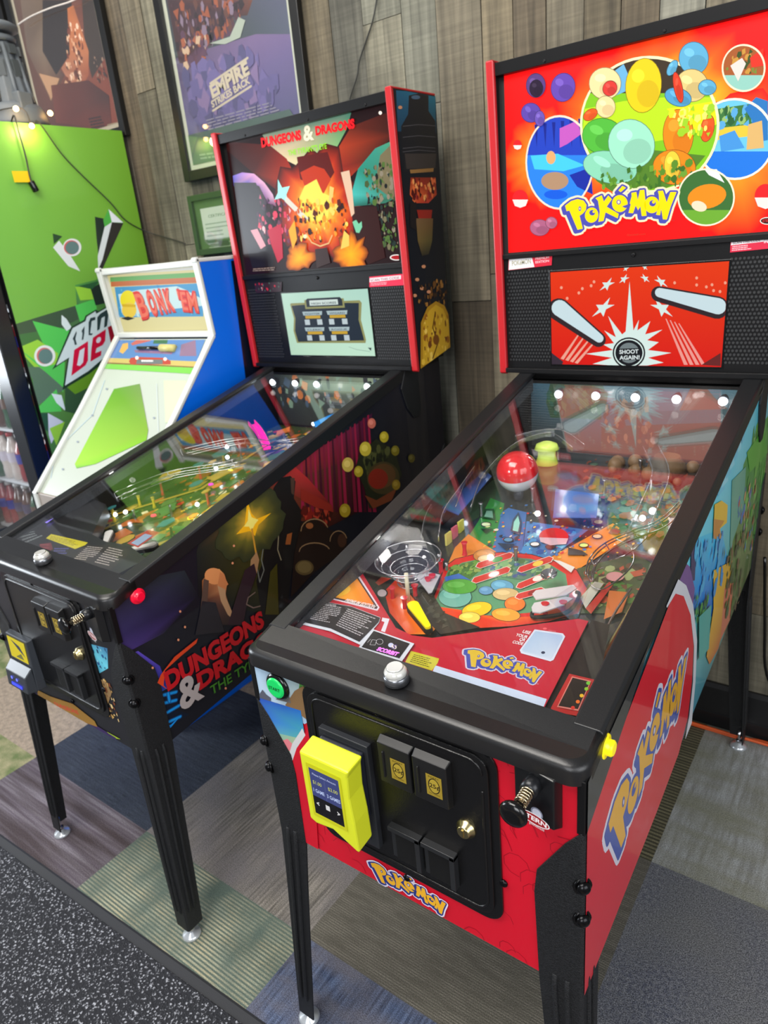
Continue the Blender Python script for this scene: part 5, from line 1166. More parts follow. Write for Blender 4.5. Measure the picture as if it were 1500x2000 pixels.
A.pp([(292, 1208), (452, 1202), (450, 1258), (300, 1268)], (40, 20, 28), zB); scatter(A, [(296, 1212), (448, 1206), (446, 1254), (300, 1262)], 22, .002, .005, [(190, 190, 190), (170, 30, 50), (60, 90, 80)], zB, 3)
A.build('panel_sticker', ARTM, D.spk)
def scrD(A, B):
    u0, v0, u1, v1 = B; W, H_ = u1-u0, v1-v0; G = lambda x, y: (u0+W*x, v1-H_*y); z = zB
    A.poly([(u0, v0), (u1, v0), (u1, v1), (u0, v1)], 0, [(196, 232, 204), (200, 236, 212), (180, 222, 206), (190, 228, 208)])
    A.poly([G(*p) for p in ((.09, .18), (.10, .16), (.27, .16), (.27, .12), (.73, .12), (.73, .16), (.90, .16), (.92, .20), (.89, .45), (.92, .75), (.91, .80), (.10, .80), (.08, .60), (.11, .40))], (150, 150, 96))
    A.poly([G(*p) for p in ((.105, .20), (.27, .19), (.27, .26), (.73, .26), (.73, .19), (.89, .20), (.865, .45), (.90, .76), (.12, .78), (.10, .6), (.13, .4))], (34, 46, 60))
    A.poly([G(*p) for p in ((.29, .12), (.31, .10), (.69, .10), (.71, .14), (.71, .23), (.29, .23))], (40, 50, 60)); A.poly([G(*p) for p in ((.33, .13), (.66, .13), (.66, .21), (.33, .21))], (216, 232, 226))
    A.text('HIGH SCORES', G(.35, .195), G(.64, .195), .006, (60, 74, 80), .02)
    for cx in (.345, .635):
        for k, cy in enumerate((.30, .55)):
            A.poly([G(*p) for p in ((cx-.12, cy), (cx+.12, cy), (cx+.11, cy+.06), (cx-.11, cy+.06))], (176, 196, 200)); A.text(('FIGHTER', 'WIZARD', 'CLERIC', 'ROGUE')[k*2+(cx > .5)], G(cx-.09, cy+.05), G(cx+.09, cy+.05), .005, (70, 84, 90), .02)
            A.poly([G(*p) for p in ((cx-.09, cy+.065), (cx+.09, cy+.065), (cx+.09, cy+.11), (cx-.09, cy+.11))], (206, 166, 50))
            for dx in (-.075, .075): A.poly([G(cx+dx-.03, cy+.125), G(cx+dx+.03, cy+.125), G(cx+dx+.03, cy+.21), G(cx+dx-.03, cy+.21)], (196, 210, 214))
    A.stroke([G(.72, .86), G(.80, .90), (G(.95, .93))], .001, (120, 150, 140), False); A.poly([G(.93, .87), G(.97, .87), G(.96, .92)], (60, 80, 80))
screen(D, [(557, 573), (725, 563), (728, 695), (563, 693)], scrD, '')
# backbox side print
BS = [(1.045, 1.141), (1.213, 1.175), (1.213, 1.838), (1.018, 1.838)]
A = Art(FD, (.3383, 0, 0), (0, 1, 0), (0, 0, 1), BS); z = zB
A.poly(BS, (20, 24, 32)); A.pp([(1120, 80), (1350, 95), (1355, 330), (1130, 320)], 0, z, [(30, 90, 120), (30, 110, 130), (24, 60, 80), (24, 60, 84)])
A.pp([(1195, 110), (1250, 98), (1310, 110), (1310, 200), (1350, 260), (1360, 560), (1160, 560), (1150, 290), (1190, 220)], (24, 26, 32), z)
for y in (280, 345, 410, 430): A.stroke(A.P([(1160, y+10), (1250, y), (1350, y+8)], z), .0016, (78, 76, 80), False)
A.pp([(1170, 450), (1355, 450), (1350, 535), (1180, 540)], (58, 52, 50), z); A.pp([(1200, 545), (1340, 535), (1338, 556), (1205, 566)], (150, 110, 60), z); A.pell(1235, 120, 26, 12, (70, 96, 120), z)
A.pp([(1205, 590), (1350, 590), (1358, 690), (1310, 740), (1240, 740), (1200, 690)], 0, z, [(130, 40, 26), (140, 44, 30), (170, 60, 34), (190, 60, 50), (196, 70, 40), (220, 100, 50)])
scatter(A, [(1205, 600), (1350, 600), (1340, 720), (1215, 720)], 60, .004, .010, [(90, 20, 20), (226, 110, 60), (60, 20, 20), (240, 160, 90), (150, 40, 40)], z, 4)
A.pp([(1240, 780), (1330, 780), (1325, 830), (1250, 830)], (150, 40, 30), z); A.pp([(1235, 830), (1335, 830), (1330, 960), (1310, 1040), (1270, 1050), (1245, 960)], 0, z, [(120, 90, 60), (110, 80, 50), (90, 80, 44), (50, 46, 36), (50, 46, 36), (110, 90, 50)])
A.pp([(1200, 740), (1240, 740), (1235, 900), (1200, 880)], (30, 26, 28), z)
for x, y in ((1142, 180), (1280, 1112), (1242, 1188), (1270, 1240), (1310, 1260), (1228, 1282)): A.pell(x, y, 12, 10, (206, 140, 100), z)
scatter(A, [(1250, 1200), (1420, 1190), (1420, 1320), (1250, 1340)], 50, .004, .010, [(110, 70, 30), (60, 40, 26), (160, 110, 50)], z, 8)
A.pp([(1262, 1440), (1300, 1350), (1350, 1315), (1400, 1340), (1440, 1430), (1445, 1560), (1440, 1640), (1260, 1725)], (176, 130, 30), z)
A.pp([(1275, 1450), (1310, 1370), (1350, 1335), (1392, 1360), (1425, 1440), (1428, 1560), (1400, 1640), (1275, 1690)], (206, 160, 40), z)
scatter(A, [(1280, 1400), (1420, 1380), (1430, 1640), (1270, 1690)], 60, .004, .012, [(110, 60, 20), (230, 186, 60), (150, 90, 24), (240, 200, 90)], z, 9)
A.stroke(A.P([(1345, 1380), (1330, 1470), (1360, 1560), (1330, 1650)], z), .004, (70, 36, 16), False); A.pell(1350, 1540, 18, 30, (120, 70, 20), z)
A.build('backbox_side_art', artmat('side_print', .4, .15, spec=.3), D.bb)
Al = Art(FD, (-.3383, 0, 0), (0, -1, 0), (0, 0, 1), [(-a, b_) for a, b_ in BS]); Al.poly([(-a, b_) for a, b_ in BS], (20, 24, 32)); Al.build('backbox_side_art', artmat('side_print'), D.bb)
# cabinet side print
A = Art(FD, (W2+.0003, 0, 0), (0, 1, 0), (0, 0, 1), CL)
A.poly(CL, (24, 25, 34)); z = zE
A.pp([(0, 480), (160, 330), (600, 240), (700, 420), (450, 700), (200, 830), (60, 760)], 0, z, [(36, 40, 54), (40, 44, 56), (36, 44, 50), (24, 26, 34), (34, 30, 50), (64, 50, 110), (50, 44, 90)])
A.pp([(180, 860), (260, 830), (420, 940), (480, 1100), (360, 1170), (330, 1130)], 0, z, [(60, 50, 130), (96, 76, 190), (70, 60, 160), (40, 70, 160), (40, 110, 200), (60, 60, 170)])
A.pp([(340, 1160), (540, 1100), (600, 1180), (520, 1260), (640, 1290), (400, 1450)], (16, 26, 44), z)
for q in (((350, 1190), (420, 1160), (540, 1130)), ((370, 1250), (440, 1215), (540, 1190)), ((380, 1330), (450, 1295), (560, 1230)), ((400, 1430), (440, 1370), (570, 1310)), ((425, 1160), (440, 1215)), ((480, 1140), (490, 1200)), ((430, 1240), (440, 1370))): A.stroke(A.P(q, z), .009, (20, 84, 150), False); A.stroke(A.P(q, z), .005, (20, 150, 230), False)
A.pp([(395, 1440), (430, 1380), (500, 1370), (570, 1305), (500, 1390)], (20, 150, 240), z)
z = zD
A.pp([(-50, 1130), (0, 960), (240, 820), (400, 780), (420, 900), (390, 1200), (340, 1500), (-40, 1400)], 0, z, [(30, 36, 34), (44, 54, 46), (96, 104, 40), (120, 90, 40), (90, 80, 30), (70, 66, 20), (30, 34, 24), (20, 22, 28)])
A.pp([(240, 810), (380, 740), (520, 620), (840, 420), (980, 320), (960, 560), (900, 900), (700, 1000), (420, 900)], 0, z, [(120, 60, 40), (140, 50, 44), (150, 40, 50), (110, 24, 60), (60, 20, 50), (50, 16, 30), (40, 14, 18), (60, 24, 20), (110, 50, 30)])
for i in range(16):
    x = 560+i*26; A.pp([(x, 590-i*17), (x+9, 584-i*17), (x+24+i*2, 900), (x+4+i*2, 900)], ((150, 28, 62), (66, 14, 34), (120, 24, 50))[i % 3], z)
A.pp([(510, 620), (600, 700), (740, 860), (600, 840), (480, 780), (470, 680)], 0, z, [(190, 50, 50), (170, 44, 44), (110, 30, 26), (120, 40, 26), (130, 50, 40), (160, 50, 44)])
# tall hooded shape, seated companions: plain dark masses with rim light
A.pp([(400, 760), (440, 700), (500, 688), (530, 720), (520, 820), (570, 900), (540, 1080), (500, 1300), (470, 1560), (340, 1560), (300, 1300), (340, 1180), (350, 1060), (390, 920)], (26, 24, 24), z)
A.pp([(500, 700), (525, 700), (520, 800), (505, 790)], (74, 54, 44), z); A.pp([(480, 1030), (510, 1020), (500, 1090), (470, 1090)], (150, 84, 40), z); A.stroke(A.P([(430, 1040), (425, 1120), (445, 1180)], z), .003, (150, 140, 110), False)
A.stroke(A.P([(345, 1080), (330, 1180), (345, 1240), (320, 1310), (300, 1200)], z), .003, (120, 124, 116), False)
scatter(A, [(560, 880), (740, 880), (740, 960), (600, 960)], 50, .006, .018, [(130, 30, 24), (90, 24, 20), (170, 60, 40), (60, 20, 18)], z, 4)
A.pp([(560, 760), (640, 800), (740, 860), (750, 900), (640, 870), (560, 830)], (140, 40, 30), z)
A.pp([(560, 960), (640, 930), (720, 1000), (830, 1040), (830, 1120), (640, 1250), (500, 1400), (520, 1150)], (36, 24, 20), z)
for cx, cy, rx, ry in ((640, 1010, 80, 70), (780, 1070, 50, 60), (640, 1130, 90, 50)): A.stroke(A.P(el(cx, cy, rx, ry, 20), z)[10:20], .003, (150, 120, 84), False)
A.pell(610, 980, 22, 18, (150, 90, 50), z); A.pell(580, 1225, 54, 44, (96, 80, 46), z); A.pell(580, 1222, 42, 34, (120, 104, 62), z); A.pell(800, 1066, 26, 40, (70, 44, 30), z)
A.pp([(350, 1500), (380, 1250), (420, 1200), (430, 1500)], (70, 66, 20), z)
c = A.P([(268, 965)], z)[0]
A.glow(c[0], c[1], .105, .085, [(0, (255, 230, 90)), (.2, (200, 160, 50)), (.5, (104, 100, 40)), (.8, (64, 66, 36)), (1, (50, 56, 36))], 32, .12, 3)
A.pp([(245, 830), (268, 905), (300, 940), (385, 905), (310, 975), (290, 1040), (262, 1010), (180, 1030), (230, 975)], (255, 190, 30), z); A.pp([(252, 880), (270, 930), (310, 945), (290, 970), (270, 1010), (255, 985), (225, 985), (248, 950)], (255, 240, 120), z)
A.stroke(A.P([(272, 1000), (284, 1070), (296, 1140)], z), .005, (206, 150, 50), False)
A.pp([(265, 1180), (300, 1130), (315, 1180), (300, 1260), (260, 1260)], (170, 130, 90), z)
# bearded elder with raised arm
A.pp([(-20, 1300), (30, 1238), (80, 1232), (110, 1262), (125, 1330), (118, 1380), (150, 1480), (180, 1560), (100, 1560), (60, 1430), (-20, 1420)], 0, z, [(150, 90, 50), (226, 150, 90), (236, 170, 100), (206, 130, 80), (210, 140, 90), (150, 90, 60), (70, 50, 44), (44, 34, 36), (50, 40, 40), (90, 60, 50), (60, 44, 44)])
A.pp(el(50, 1275, 56, 48, 20, .3), (226, 150, 92), z); A.pp([(85, 1250), (112, 1268), (122, 1300), (134, 1322), (120, 1334), (116, 1360), (90, 1380), (70, 1330)], (206, 130, 80), z); A.pp([(70, 1330), (116, 1352), (120, 1400), (150, 1470), (175, 1540), (130, 1500), (90, 1420)], (190, 150, 110), z); A.pp([(-10, 1290), (20, 1300), (10, 1440), (0, 1560), (-40, 1560)], (90, 70, 60), z)
A.pp([(180, 1400), (230, 1240), (285, 1200), (300, 1260), (250, 1400), (220, 1560), (130, 1560)], (52, 34, 42), z)
A.pp([(-20, 1420), (60, 1430), (110, 1600), (-60, 1620)], (40, 38, 44), z); A.stroke(A.P([(290, 1370), (250, 1400), (240, 1440), (280, 1460), (320, 1450)], z), .003, (130, 110, 100), False)
# cluster of lantern-yellow orbs over a mossy mass
A.pp([(900, 560), (1000, 470), (1110, 540), (1150, 680), (1090, 800), (960, 880), (930, 760), (880, 640)], (38, 42, 26), z); scatter(A, [(930, 540), (1080, 520), (1060, 640), (930, 680)], 50, .006, .016, [(60, 66, 34), (30, 34, 22), (80, 84, 44)], z, 5)
A.pp(el(1040, 700, 96, 96, 26, .3), (70, 60, 34), z); A.pp(el(1035, 690, 80, 70, 26, -.6), (96, 66, 36), z); A.pp(el(1010, 705, 58, 60, 26, .2), (140, 40, 26), z)
A.pp([(930, 800), (1000, 830), (1120, 760), (1090, 830), (980, 880)], (120, 60, 34), z)
for x, y, r, c_ in ((972, 380, 24, (206, 110, 90)), (1045, 460, 26, (196, 176, 40)), (935, 530, 34, (206, 186, 60)), (832, 622, 34, (206, 180, 80)), (895, 662, 26, (180, 160, 40)), (1110, 540, 24, (130, 116, 30)), (1205, 585, 20, (90, 80, 24)), (1115, 740, 24, (150, 120, 30)), (815, 890, 32, (170, 146, 34))): A.pell(x, y, r, r*1.25, c_, z); A.pell(x-4, y-5, r*.55, r*.6, tuple(min(255, q+26) for q in c_), z)
z = zE
for x, y in ((562, 538), (597, 652), (360, 950), (548, 746), (895, 1100), (955, 58), (945, 185)): A.pell(x, y, 8, 9, (226, 150, 110), z)
A.pp([(395, 1060), (420, 1000), (450, 960), (520, 870), (690, 735), (680, 770), (560, 870), (450, 970), (440, 1080), (470, 1110)], (220, 70, 30), z)
A.ptext('DUNGEONS', (470, 1115), (1180, 640), (432, 1000), (196, 24, 34), .05, z); A.ptext('DRAGONS', (700, 1110), (1390, 660), (650, 1020), (190, 24, 34), .05, z)
A.ptext("THE TYRANT'S EYE", (790, 1150), (1440, 720), (776, 1090), (66, 130, 40), .015, z); A.ptext('&', (570, 1265), (740, 1150), (530, 1060), (180, 172, 170), .03, z)
A.build('side_art', artmat('dark_side_print', .34, .45, spec=.3), R)
Al = Art(FD, (-W2-.0003, 0, 0), (0, -1, 0), (0, 0, 1), [(-p[0], p[1]) for p in CL]); Al.poly([(-p[0], p[1]) for p in CL], (30, 26, 40)); Al.build('side_art', artmat('dark_side_print'), R)
# front print
A = Art(FD, (0, -.0006, 0), (1, 0, 0), (0, 0, 1), [(-W2, .505), (W2, .505), (W2, .873), (-W2, .873)]); z = zF
A.poly([(-W2, .5), (W2, .5), (W2, .88), (-W2, .88)], (26, 26, 30))
A.pp([(-120, 480), (60, 560), (80, 800), (30, 900), (-120, 800)], 0, z, [(60, 70, 50), (40, 50, 36), (90, 110, 40), (110, 130, 40), (50, 60, 50)])
A.pp([(210, 300), (370, 340), (430, 400), (250, 350)], (196, 210, 30), z); A.pp([(360, 370), (440, 400), (500, 510), (470, 500)], (110, 190, 210), z)
A.pp([(545, 680), (700, 720), (705, 850), (620, 900), (570, 780)], 0, z, [(90, 180, 200), (60, 120, 170), (110, 210, 230), (30, 110, 150), (40, 130, 180)]); scatter(A, [(560, 690), (700, 730), (700, 850), (600, 860)], 30, .002, .007, [(170, 230, 240), (40, 90, 140), (20, 50, 90)], z, 3)
A.pp([(620, 910), (690, 930), (730, 1010), (700, 1100), (660, 1020)], (140, 110, 70), z); scatter(A, [(620, 910), (720, 930), (780, 1200), (690, 1140)], 60, .002, .008, [(190, 150, 80), (70, 50, 30), (120, 60, 30), (220, 190, 130)], z, 5)
A.pp([(250, 990), (330, 1030), (360, 1100), (250, 1050)], (190, 214, 40), z); A.pp([(330, 1030), (480, 1080), (560, 1170), (440, 1160), (350, 1090)], (176, 60, 40), z); A.pp([(500, 1150), (620, 1190), (640, 1230), (540, 1210)], (190, 214, 40), z); A.pp([(700, 1260), (790, 1310), (740, 1300)], (170, 200, 40), z)
A.pp([(60, 880), (130, 940), (150, 970), (80, 930)], (190, 214, 40), z); A.pp([(60, 960), (240, 1010), (520, 1150), (760, 1300), (760, 1390), (560, 1280), (60, 1040)], (52, 34, 84), z); A.pp([(250, 990), (330, 1030), (480, 1080), (620, 1190), (640, 1230), (440, 1160), (250, 1050)], (150, 110, 40), z)
A.ptext('DUNGEONS', (365, 1090), (520, 1150), (368, 1070), (200, 40, 40), .02, z)
A.pell(50, 785, 24, 26, (190, 100, 60), z)
A.build('front_art', artmat('cabinet_front_print'), R)
RB = mat('red_button', (226, 14, 50), .25, emit=(220, 0, 40), es=.2); flip(D, 1, RB); flip(D, -1, RB); startb(D, mat('start_red', (180, 30, 40), .25))
# card reader of the dark machine
b = MB(); b.hexa([(-.205, -.007, .560), (-.10, -.007, .560), (-.10, -.007, .695), (-.205, -.007, .695)], [(-.203, -.030, .562), (-.102, -.030, .562), (-.102, -.022, .693), (-.203, -.022, .693)])
cr = b.build('card_reader', mat('reader_grey', (52, 56, 62), .35), R, .002)
b = MB(); b.hexa([(-.203, -.028, .560), (-.102, -.028, .560), (-.102, -.028, .625), (-.203, -.028, .625)], [(-.200, -.052, .564), (-.105, -.052, .564), (-.105, -.048, .606), (-.200, -.048, .606)]); b.build('reader_mouth', mat('reader_grey'), cr, .002)
A = Art(FD, (0, -.0304, .562), (1, 0, 0), (0, .06, 1)); A.lift = .0008; A.poly([(-.195, .070), (-.112, .070), (-.112, .126), (-.195, .126)], (226, 206, 20)); A.poly([(-.18, .120), (-.15, .100), (-.12, .085), (-.14, .110)], (60, 66, 76)); A.poly([(-.17, .075), (-.13, .075), (-.14, .09)], (120, 120, 60))
A.build('reader_screen', artmat('reader_screen_lit'), cr)
A = Art(FD, (0, -.0524, .564), (1, 0, 0), (0, .09, 1)); A.lift = .0012
for x in (-.17, -.145): A.ell(x, .028, .004, .004, (90, 100, 255))
A.poly([(-.175, .008), (-.125, .008), (-.125, .016), (-.175, .016)], (50, 60, 240)); A.build('reader_lights', artmat('reader_leds', .3, 0, 2), cr)
hinge(D)

# inside the dark machine
inner(D, (30, 36, 28), None)
z = (440, 700, 3.261)
for px, py in ((533, 728), (577, 730), (619, 731), (718, 734)):
    q = FD.hit(px, py, (0, .985, 0), (0, 1, 0)); zz = min(q.z, ZT(.985)-.026); spot(D, q.x, .985, zz, (0, -1, -.45)); glim(D, (q.x, .97, zz-.03), .07)
for x, y in ((-.2, .4), (.0, .6), (.15, .85), (.1, .35)): glim(D, (x, y, ZT(y)-.035), .08)
A = Art(FD, (0, 1.0297, 0), (1, 0, 0), (0, 0, 1), [(-.25, .945), (.25, .945), (.25, 1.112), (-.25, 1.112)]); A.poly([(-.25, .94), (.25, .94), (.25, 1.12), (-.25, 1.12)], 0, [(40, 40, 44), (60, 70, 60), (150, 170, 140), (50, 60, 60)])
scatter(A, [(520, 735), (740, 735), (720, 790), (520, 790)], 60, .006, .02, [(120, 150, 130), (70, 90, 110), (40, 46, 50), (180, 110, 60)], None, 5); A.build('backboard_art', artmat('board_print'), D.board)
A = Art(FD, (0, .05, PFZ(.05)), (1, 0, 0), (0, 1, .114), [(-.2595, .0), (.2595, .0), (.2595, 1.0), (-.2595, 1.0)])
A.poly([(-.26, 0), (.26, 0), (.26, 1), (-.26, 1)], (60, 74, 36)); u = lambda a, b_: A.fr and None
def sc2(n, x0, x1, y0, y1, s0, s1, pal, seed):
    r = random.Random(seed); L0 = A.L
    for i in range(n):
        x, y, s, k, a, e = r.uniform(x0, x1), r.uniform(y0, y1), r.uniform(s0, s1), r.choice((3, 4, 5, 8)), r.uniform(0, 6), r.uniform(.3, 1)
        A.L = L0+i % 60; A.poly([(x+s*math.cos(a+2*PI*j/k)*e, y+s*math.sin(a+2*PI*j/k)) for j in range(k)], r.choice(pal))
    A.L = L0+61
sc2(260, -.25, .25, .15, .95, .012, .04, [(170, 140, 50), (96, 110, 50), (200, 170, 60), (60, 80, 44), (196, 110, 40), (84, 130, 70), (50, 56, 36)], 3)
sc2(180, -.25, .25, .15, .95, .004, .014, [(230, 200, 70), (206, 60, 40), (240, 230, 180), (40, 50, 40), (60, 140, 120), (220, 120, 40)], 4)
sc2(60, -.1, .25, .72, .95, .01, .03, [(60, 70, 170), (40, 120, 200), (120, 60, 130), (180, 180, 200)], 5)
A.stroke([(-.22, .3), (-.1, .5), (-.15, .8), (.05, .9)], .012, (190, 160, 60), False); A.stroke([(.2, .25), (.1, .5), (.22, .8)], .010, (206, 180, 70), False)
A.build('playfield_art', artmat('playfield_print'), D.pf)
# apron and its cards
z = (0, 1050, 3.333); AO = (0, .05, APR(.05))
q = [(-.257, .013), (.19, .013), (.2, .10), (.10, .125), (.02, .115), (-.05, .125), (-.18, .25), (-.257, .26)]
A = Art(FD, AO, (1, 0, 0), (0, 1, .114)); o_, U_, V_, N_ = A.o, A.U, A.V, A.N
b = MB(); b.hexa([tuple(o_+U_*a+V_*c-N_*.034) for a, c in q], [tuple(o_+U_*a+V_*c) for a, c in q]); D.ap = b.build('apron', mat('apron_steel_black'), R)
b = MB(); b.box(.20, .2595, .06, .20, .86, .884); b.build('shooter_lane_cover', mat('apron_steel_black'), D.ap)
z = (0, 700, 3)
A.poly(q, (38, 38, 40))
A.pp([(20, 1040), (80, 1000), (120, 985), (115, 1010), (60, 1050)], (130, 134, 134), z); A.bars([(90, 1010), (200, 1000), (260, 1040), (150, 1090)], 5, (120, 128, 130), .5, z, 2)
A.pp([(230, 1090), (300, 1080), (310, 1120), (250, 1140)], (110, 50, 54), z); A.bars([(235, 1085), (305, 1085), (300, 1140), (240, 1140)], 3, (140, 70, 74), .5, z, 3); A.bars([(320, 1110), (410, 1110), (395, 1150), (310, 1150)], 3, (84, 84, 150), .5, z, 6)
A.pp([(270, 1055), (300, 1030), (515, 1080), (500, 1095), (440, 1118)], (206, 196, 40), z); A.bars([(300, 1040), (490, 1082), (450, 1108), (290, 1062)], 4, (130, 120, 30), .4, z, 4)
A.pp([(505, 1090), (560, 1098), (640, 1090), (760, 1125), (745, 1160), (650, 1240), (580, 1225), (500, 1190), (415, 1190), (420, 1175)], (50, 46, 44), z)
A.bars([(515, 1100), (620, 1110), (520, 1190), (430, 1178)], 8, (180, 172, 164), .42, z, 5); A.bars([(640, 1105), (750, 1130), (650, 1225), (550, 1200)], 8, (180, 172, 164), .42, z, 8)
A.pp([(745, 1085), (870, 1005), (935, 1020), (810, 1110)], (176, 60, 50), z); A.build('apron_art', artmat('apron_print'), D.ap)
A = Art(FD, AO, (1, 0, 0), (0, 1, .114)); A.lift = .0014; A.pp([(768, 1085), (850, 1030), (895, 1040), (810, 1100)], (170, 190, 220), z); A.build('code_reader_window', artmat('lit_window'), D.ap)
cpD = lambda pts, h: [FD.hit(z[0]+x/z[2], z[1]+y/z[2], (0, .05, APR(.05)+h), PN) for x, y in pts]
b = MB(); b.hexa([tuple(p) for p in cpD([(165, 930), (245, 880), (355, 905), (275, 965)], .0)], [tuple(p) for p in cpD([(165, 930), (245, 880), (355, 905), (275, 965)], .006)]); g = b.build('scoring_sensor', mat('violet_lit_frame', (170, 150, 230), .3, emit=(110, 90, 255), es=.8), D.ap)
A = Art(FD, (0, .05, APR(.05)+.0062), (1, 0, 0), (0, 1, .114)); A.pp([(190, 928), (248, 890), (330, 908), (272, 950)], (30, 34, 34), z); A.ptext('SCORBIT', (225, 938), (275, 948), (228, 926), (240, 90, 240), .03, z); A.build('card_print', artmat('sensor_print', .3, .3, .5), g)
# clutter above the playfield
rc = random.Random(21)
GD = [mat('gold_plastic', (196, 160, 60), .3, coat=.5), mat('moss_plastic', (80, 110, 50), .3, coat=.5), mat('amber_plastic', (220, 120, 40), .3, coat=.5), mat('teal_plastic', (50, 120, 120), .3, coat=.5), CLEARP]
for i in range(34):
    x, y, h = rc.uniform(-.22, .22), rc.uniform(.3, .93), rc.uniform(.02, .05); s, a = rc.uniform(.015, .045), rc.uniform(0, 6); k = rc.choice((4, 5, 6)); p = pfp(D, x, y, h)
    pts = [(p.x+s*math.cos(a+2*PI*j/k)*.6, p.y+s*math.sin(a+2*PI*j/k), p.z+.114*s*math.sin(a+2*PI*j/k)) for j in range(k)]; pts = [(min(max(q_[0], -.255), .255), q_[1], q_[2]) for q_ in pts]
    b = MB(); b.hexa(pts, [(q_[0], q_[1], q_[2]+.002) for q_ in pts]); b.build('plastic_plate', rc.choice(GD), D.pf)
    if i % 2: b = MB(); b.lathe((p.x, p.y, PFZ(p.y)), (0, 0, 1), [(0, .006), (.006, .004), (h*.6, .003), (h, .005)], 10); b.build('post', rc.choice((STEEL, RP, mat('yellow_post', (230, 200, 40), .3))), D.pf)
for i, pts in enumerate((((-.20, .35), (-.16, .5), (-.02, .62), (.02, .8)), ((.2, .3), (.14, .5), (.2, .7), (.1, .88)), ((-.22, .6), (-.1, .72), (.08, .74), (.2, .9)))):
    b = MB()
    for dx, dh in ((-.014, .0), (.014, 0), (-.018, .014), (.018, .014)): b.tube([pfp(D, x+dx, y, .05+.01*i+dh) for x, y in pts], .0013, 6, sub=6)
    for x, y in pts: b.tube([pfp(D, x-.018, y, .064+.01*i), pfp(D, x-.010, y, .048+.01*i), pfp(D, x+.010, y, .048+.01*i), pfp(D, x+.018, y, .064+.01*i)], .0012, 6, sub=3)
    b.build('wire_ramp', WIRE, D.pf)
MG = mat('magenta_lit_plastic', (240, 30, 150), .25, emit=(240, 10, 140), es=.7)
ramp(D, [(492, 830), (505, 845), (515, 862), (522, 878)], .022, [.06, .055, .045, .03], MG, 'lit_ramp', .016)
plate(D, [(612, 825), (645, 810), (672, 802), (640, 832), (618, 838)], .055, .003, mat('bright_blue_plate', (30, 140, 220), .25, emit=(20, 120, 210), es=.25), 'plastic_plate')
plate(D, [(650, 770), (700, 760), (720, 768), (680, 800), (645, 800)], .05, .002, mat('deep_blue_plate', (50, 60, 140), .25), 'plastic_plate')
for px, py, h in ((359, 890, .05), (443, 873, .05), (444, 893, .05), (612, 793, .05), (680, 793, .05), (612, 828, .04), (422, 915, .03), (225, 1005, .02), (245, 1000, .02), (385, 985, .02)):
    b = MB(); b.sphere(pix(D, px, py, h), .0055, 12); b.build('lamp_bulb', WL, D.pf)
for px, py, c_ in ((432, 930, (236, 30, 190)), (412, 947, (226, 30, 200)), (372, 1013, (250, 210, 30)), (450, 920, (240, 220, 60)), (300, 1008, (240, 60, 90))):
    b = MB(); p = pix(D, px, py, .012); b.lathe(p, (0, 0, 1), [(0, .008), (.004, .007)], 12); b.build('lit_insert', mat('dinsert_%d_%d_%d' % c_, c_, .3, emit=c_, es=1), D.pf)
flipper(D, pfp(D, -.09, .24, .012), pfp(D, -.04, .195, .012), mat('white_flipper', (230, 230, 226), .25)); flipper(D, pfp(D, .09, .24, .012), pfp(D, .04, .195, .012), mat('white_flipper'))

# ================================================================ the rest of the room
FW0 = Frame()
# beverage cooler at the far left: its right side carries the green art
C = empty('beverage_cooler', (-2.475, .98, 0), 0, 'tall beverage cooler with a green geometric side panel and black door frame', 'cooler')
off = Vector((2.475, -.98, 0))
def cb(x0, x1, y0, y1, z0, z1): b_ = MB(); b_.box(x0+2.475, x1+2.475, y0-.98, y1-.98, z0, z1); return b_
KB = mat('cooler_black', (20, 20, 22), .35)
b = MB()
for q in ((-2.85, -2.82, .68, 1.30, 0, 2.0), (-2.13, -2.1, .68, 1.30, 0, 2.0), (-2.85, -2.1, 1.28, 1.30, 0, 2.0), (-2.85, -2.1, .68, 1.30, 1.9, 2.0), (-2.85, -2.1, .68, 1.30, 0, .16)): b.box(q[0]+2.475, q[1]+2.475, q[2]-.98, q[3]-.98, q[4], q[5])
body = b.build('cooler_body', KB, C, .003)
b = cb(-2.818, -2.132, .70, 1.278, .16, .165)
for zz in (.42, .66, .90, 1.14, 1.38, 1.62): cb(-2.818, -2.132, .71, 1.27, zz, zz+.012).build('shelf', mat('shelf_white', (206, 210, 214), .4), C)
cb(-2.818, -2.132, 1.268, 1.279, .17, 1.89).build('liner', mat('liner_grey', (176, 182, 188), .5, emit=(200, 210, 220), es=.18), C)
b = MB()
for q in ((-2.85, -2.77, .12, 1.96), (-2.19, -2.1, .12, 1.96)): b.box(q[0]+2.475, q[1]+2.475, .60-.98, .665-.98, q[2], q[3])
for q in ((.12, .24), (1.78, 1.96)): b.box(-2.77+2.475, -2.19+2.475, .60-.98, .665-.98, q[0], q[1])
door = b.build('door', mat('door_frame_black', (18, 20, 24), .22), C, .004)
cb(-2.775, -2.185, .628, .634, .235, 1.785).build('door_glass', GLASS, door)
b = cb(-2.80, -2.785, .565, .60, .9, 1.3); b.build('door_handle', KB, door, .003)
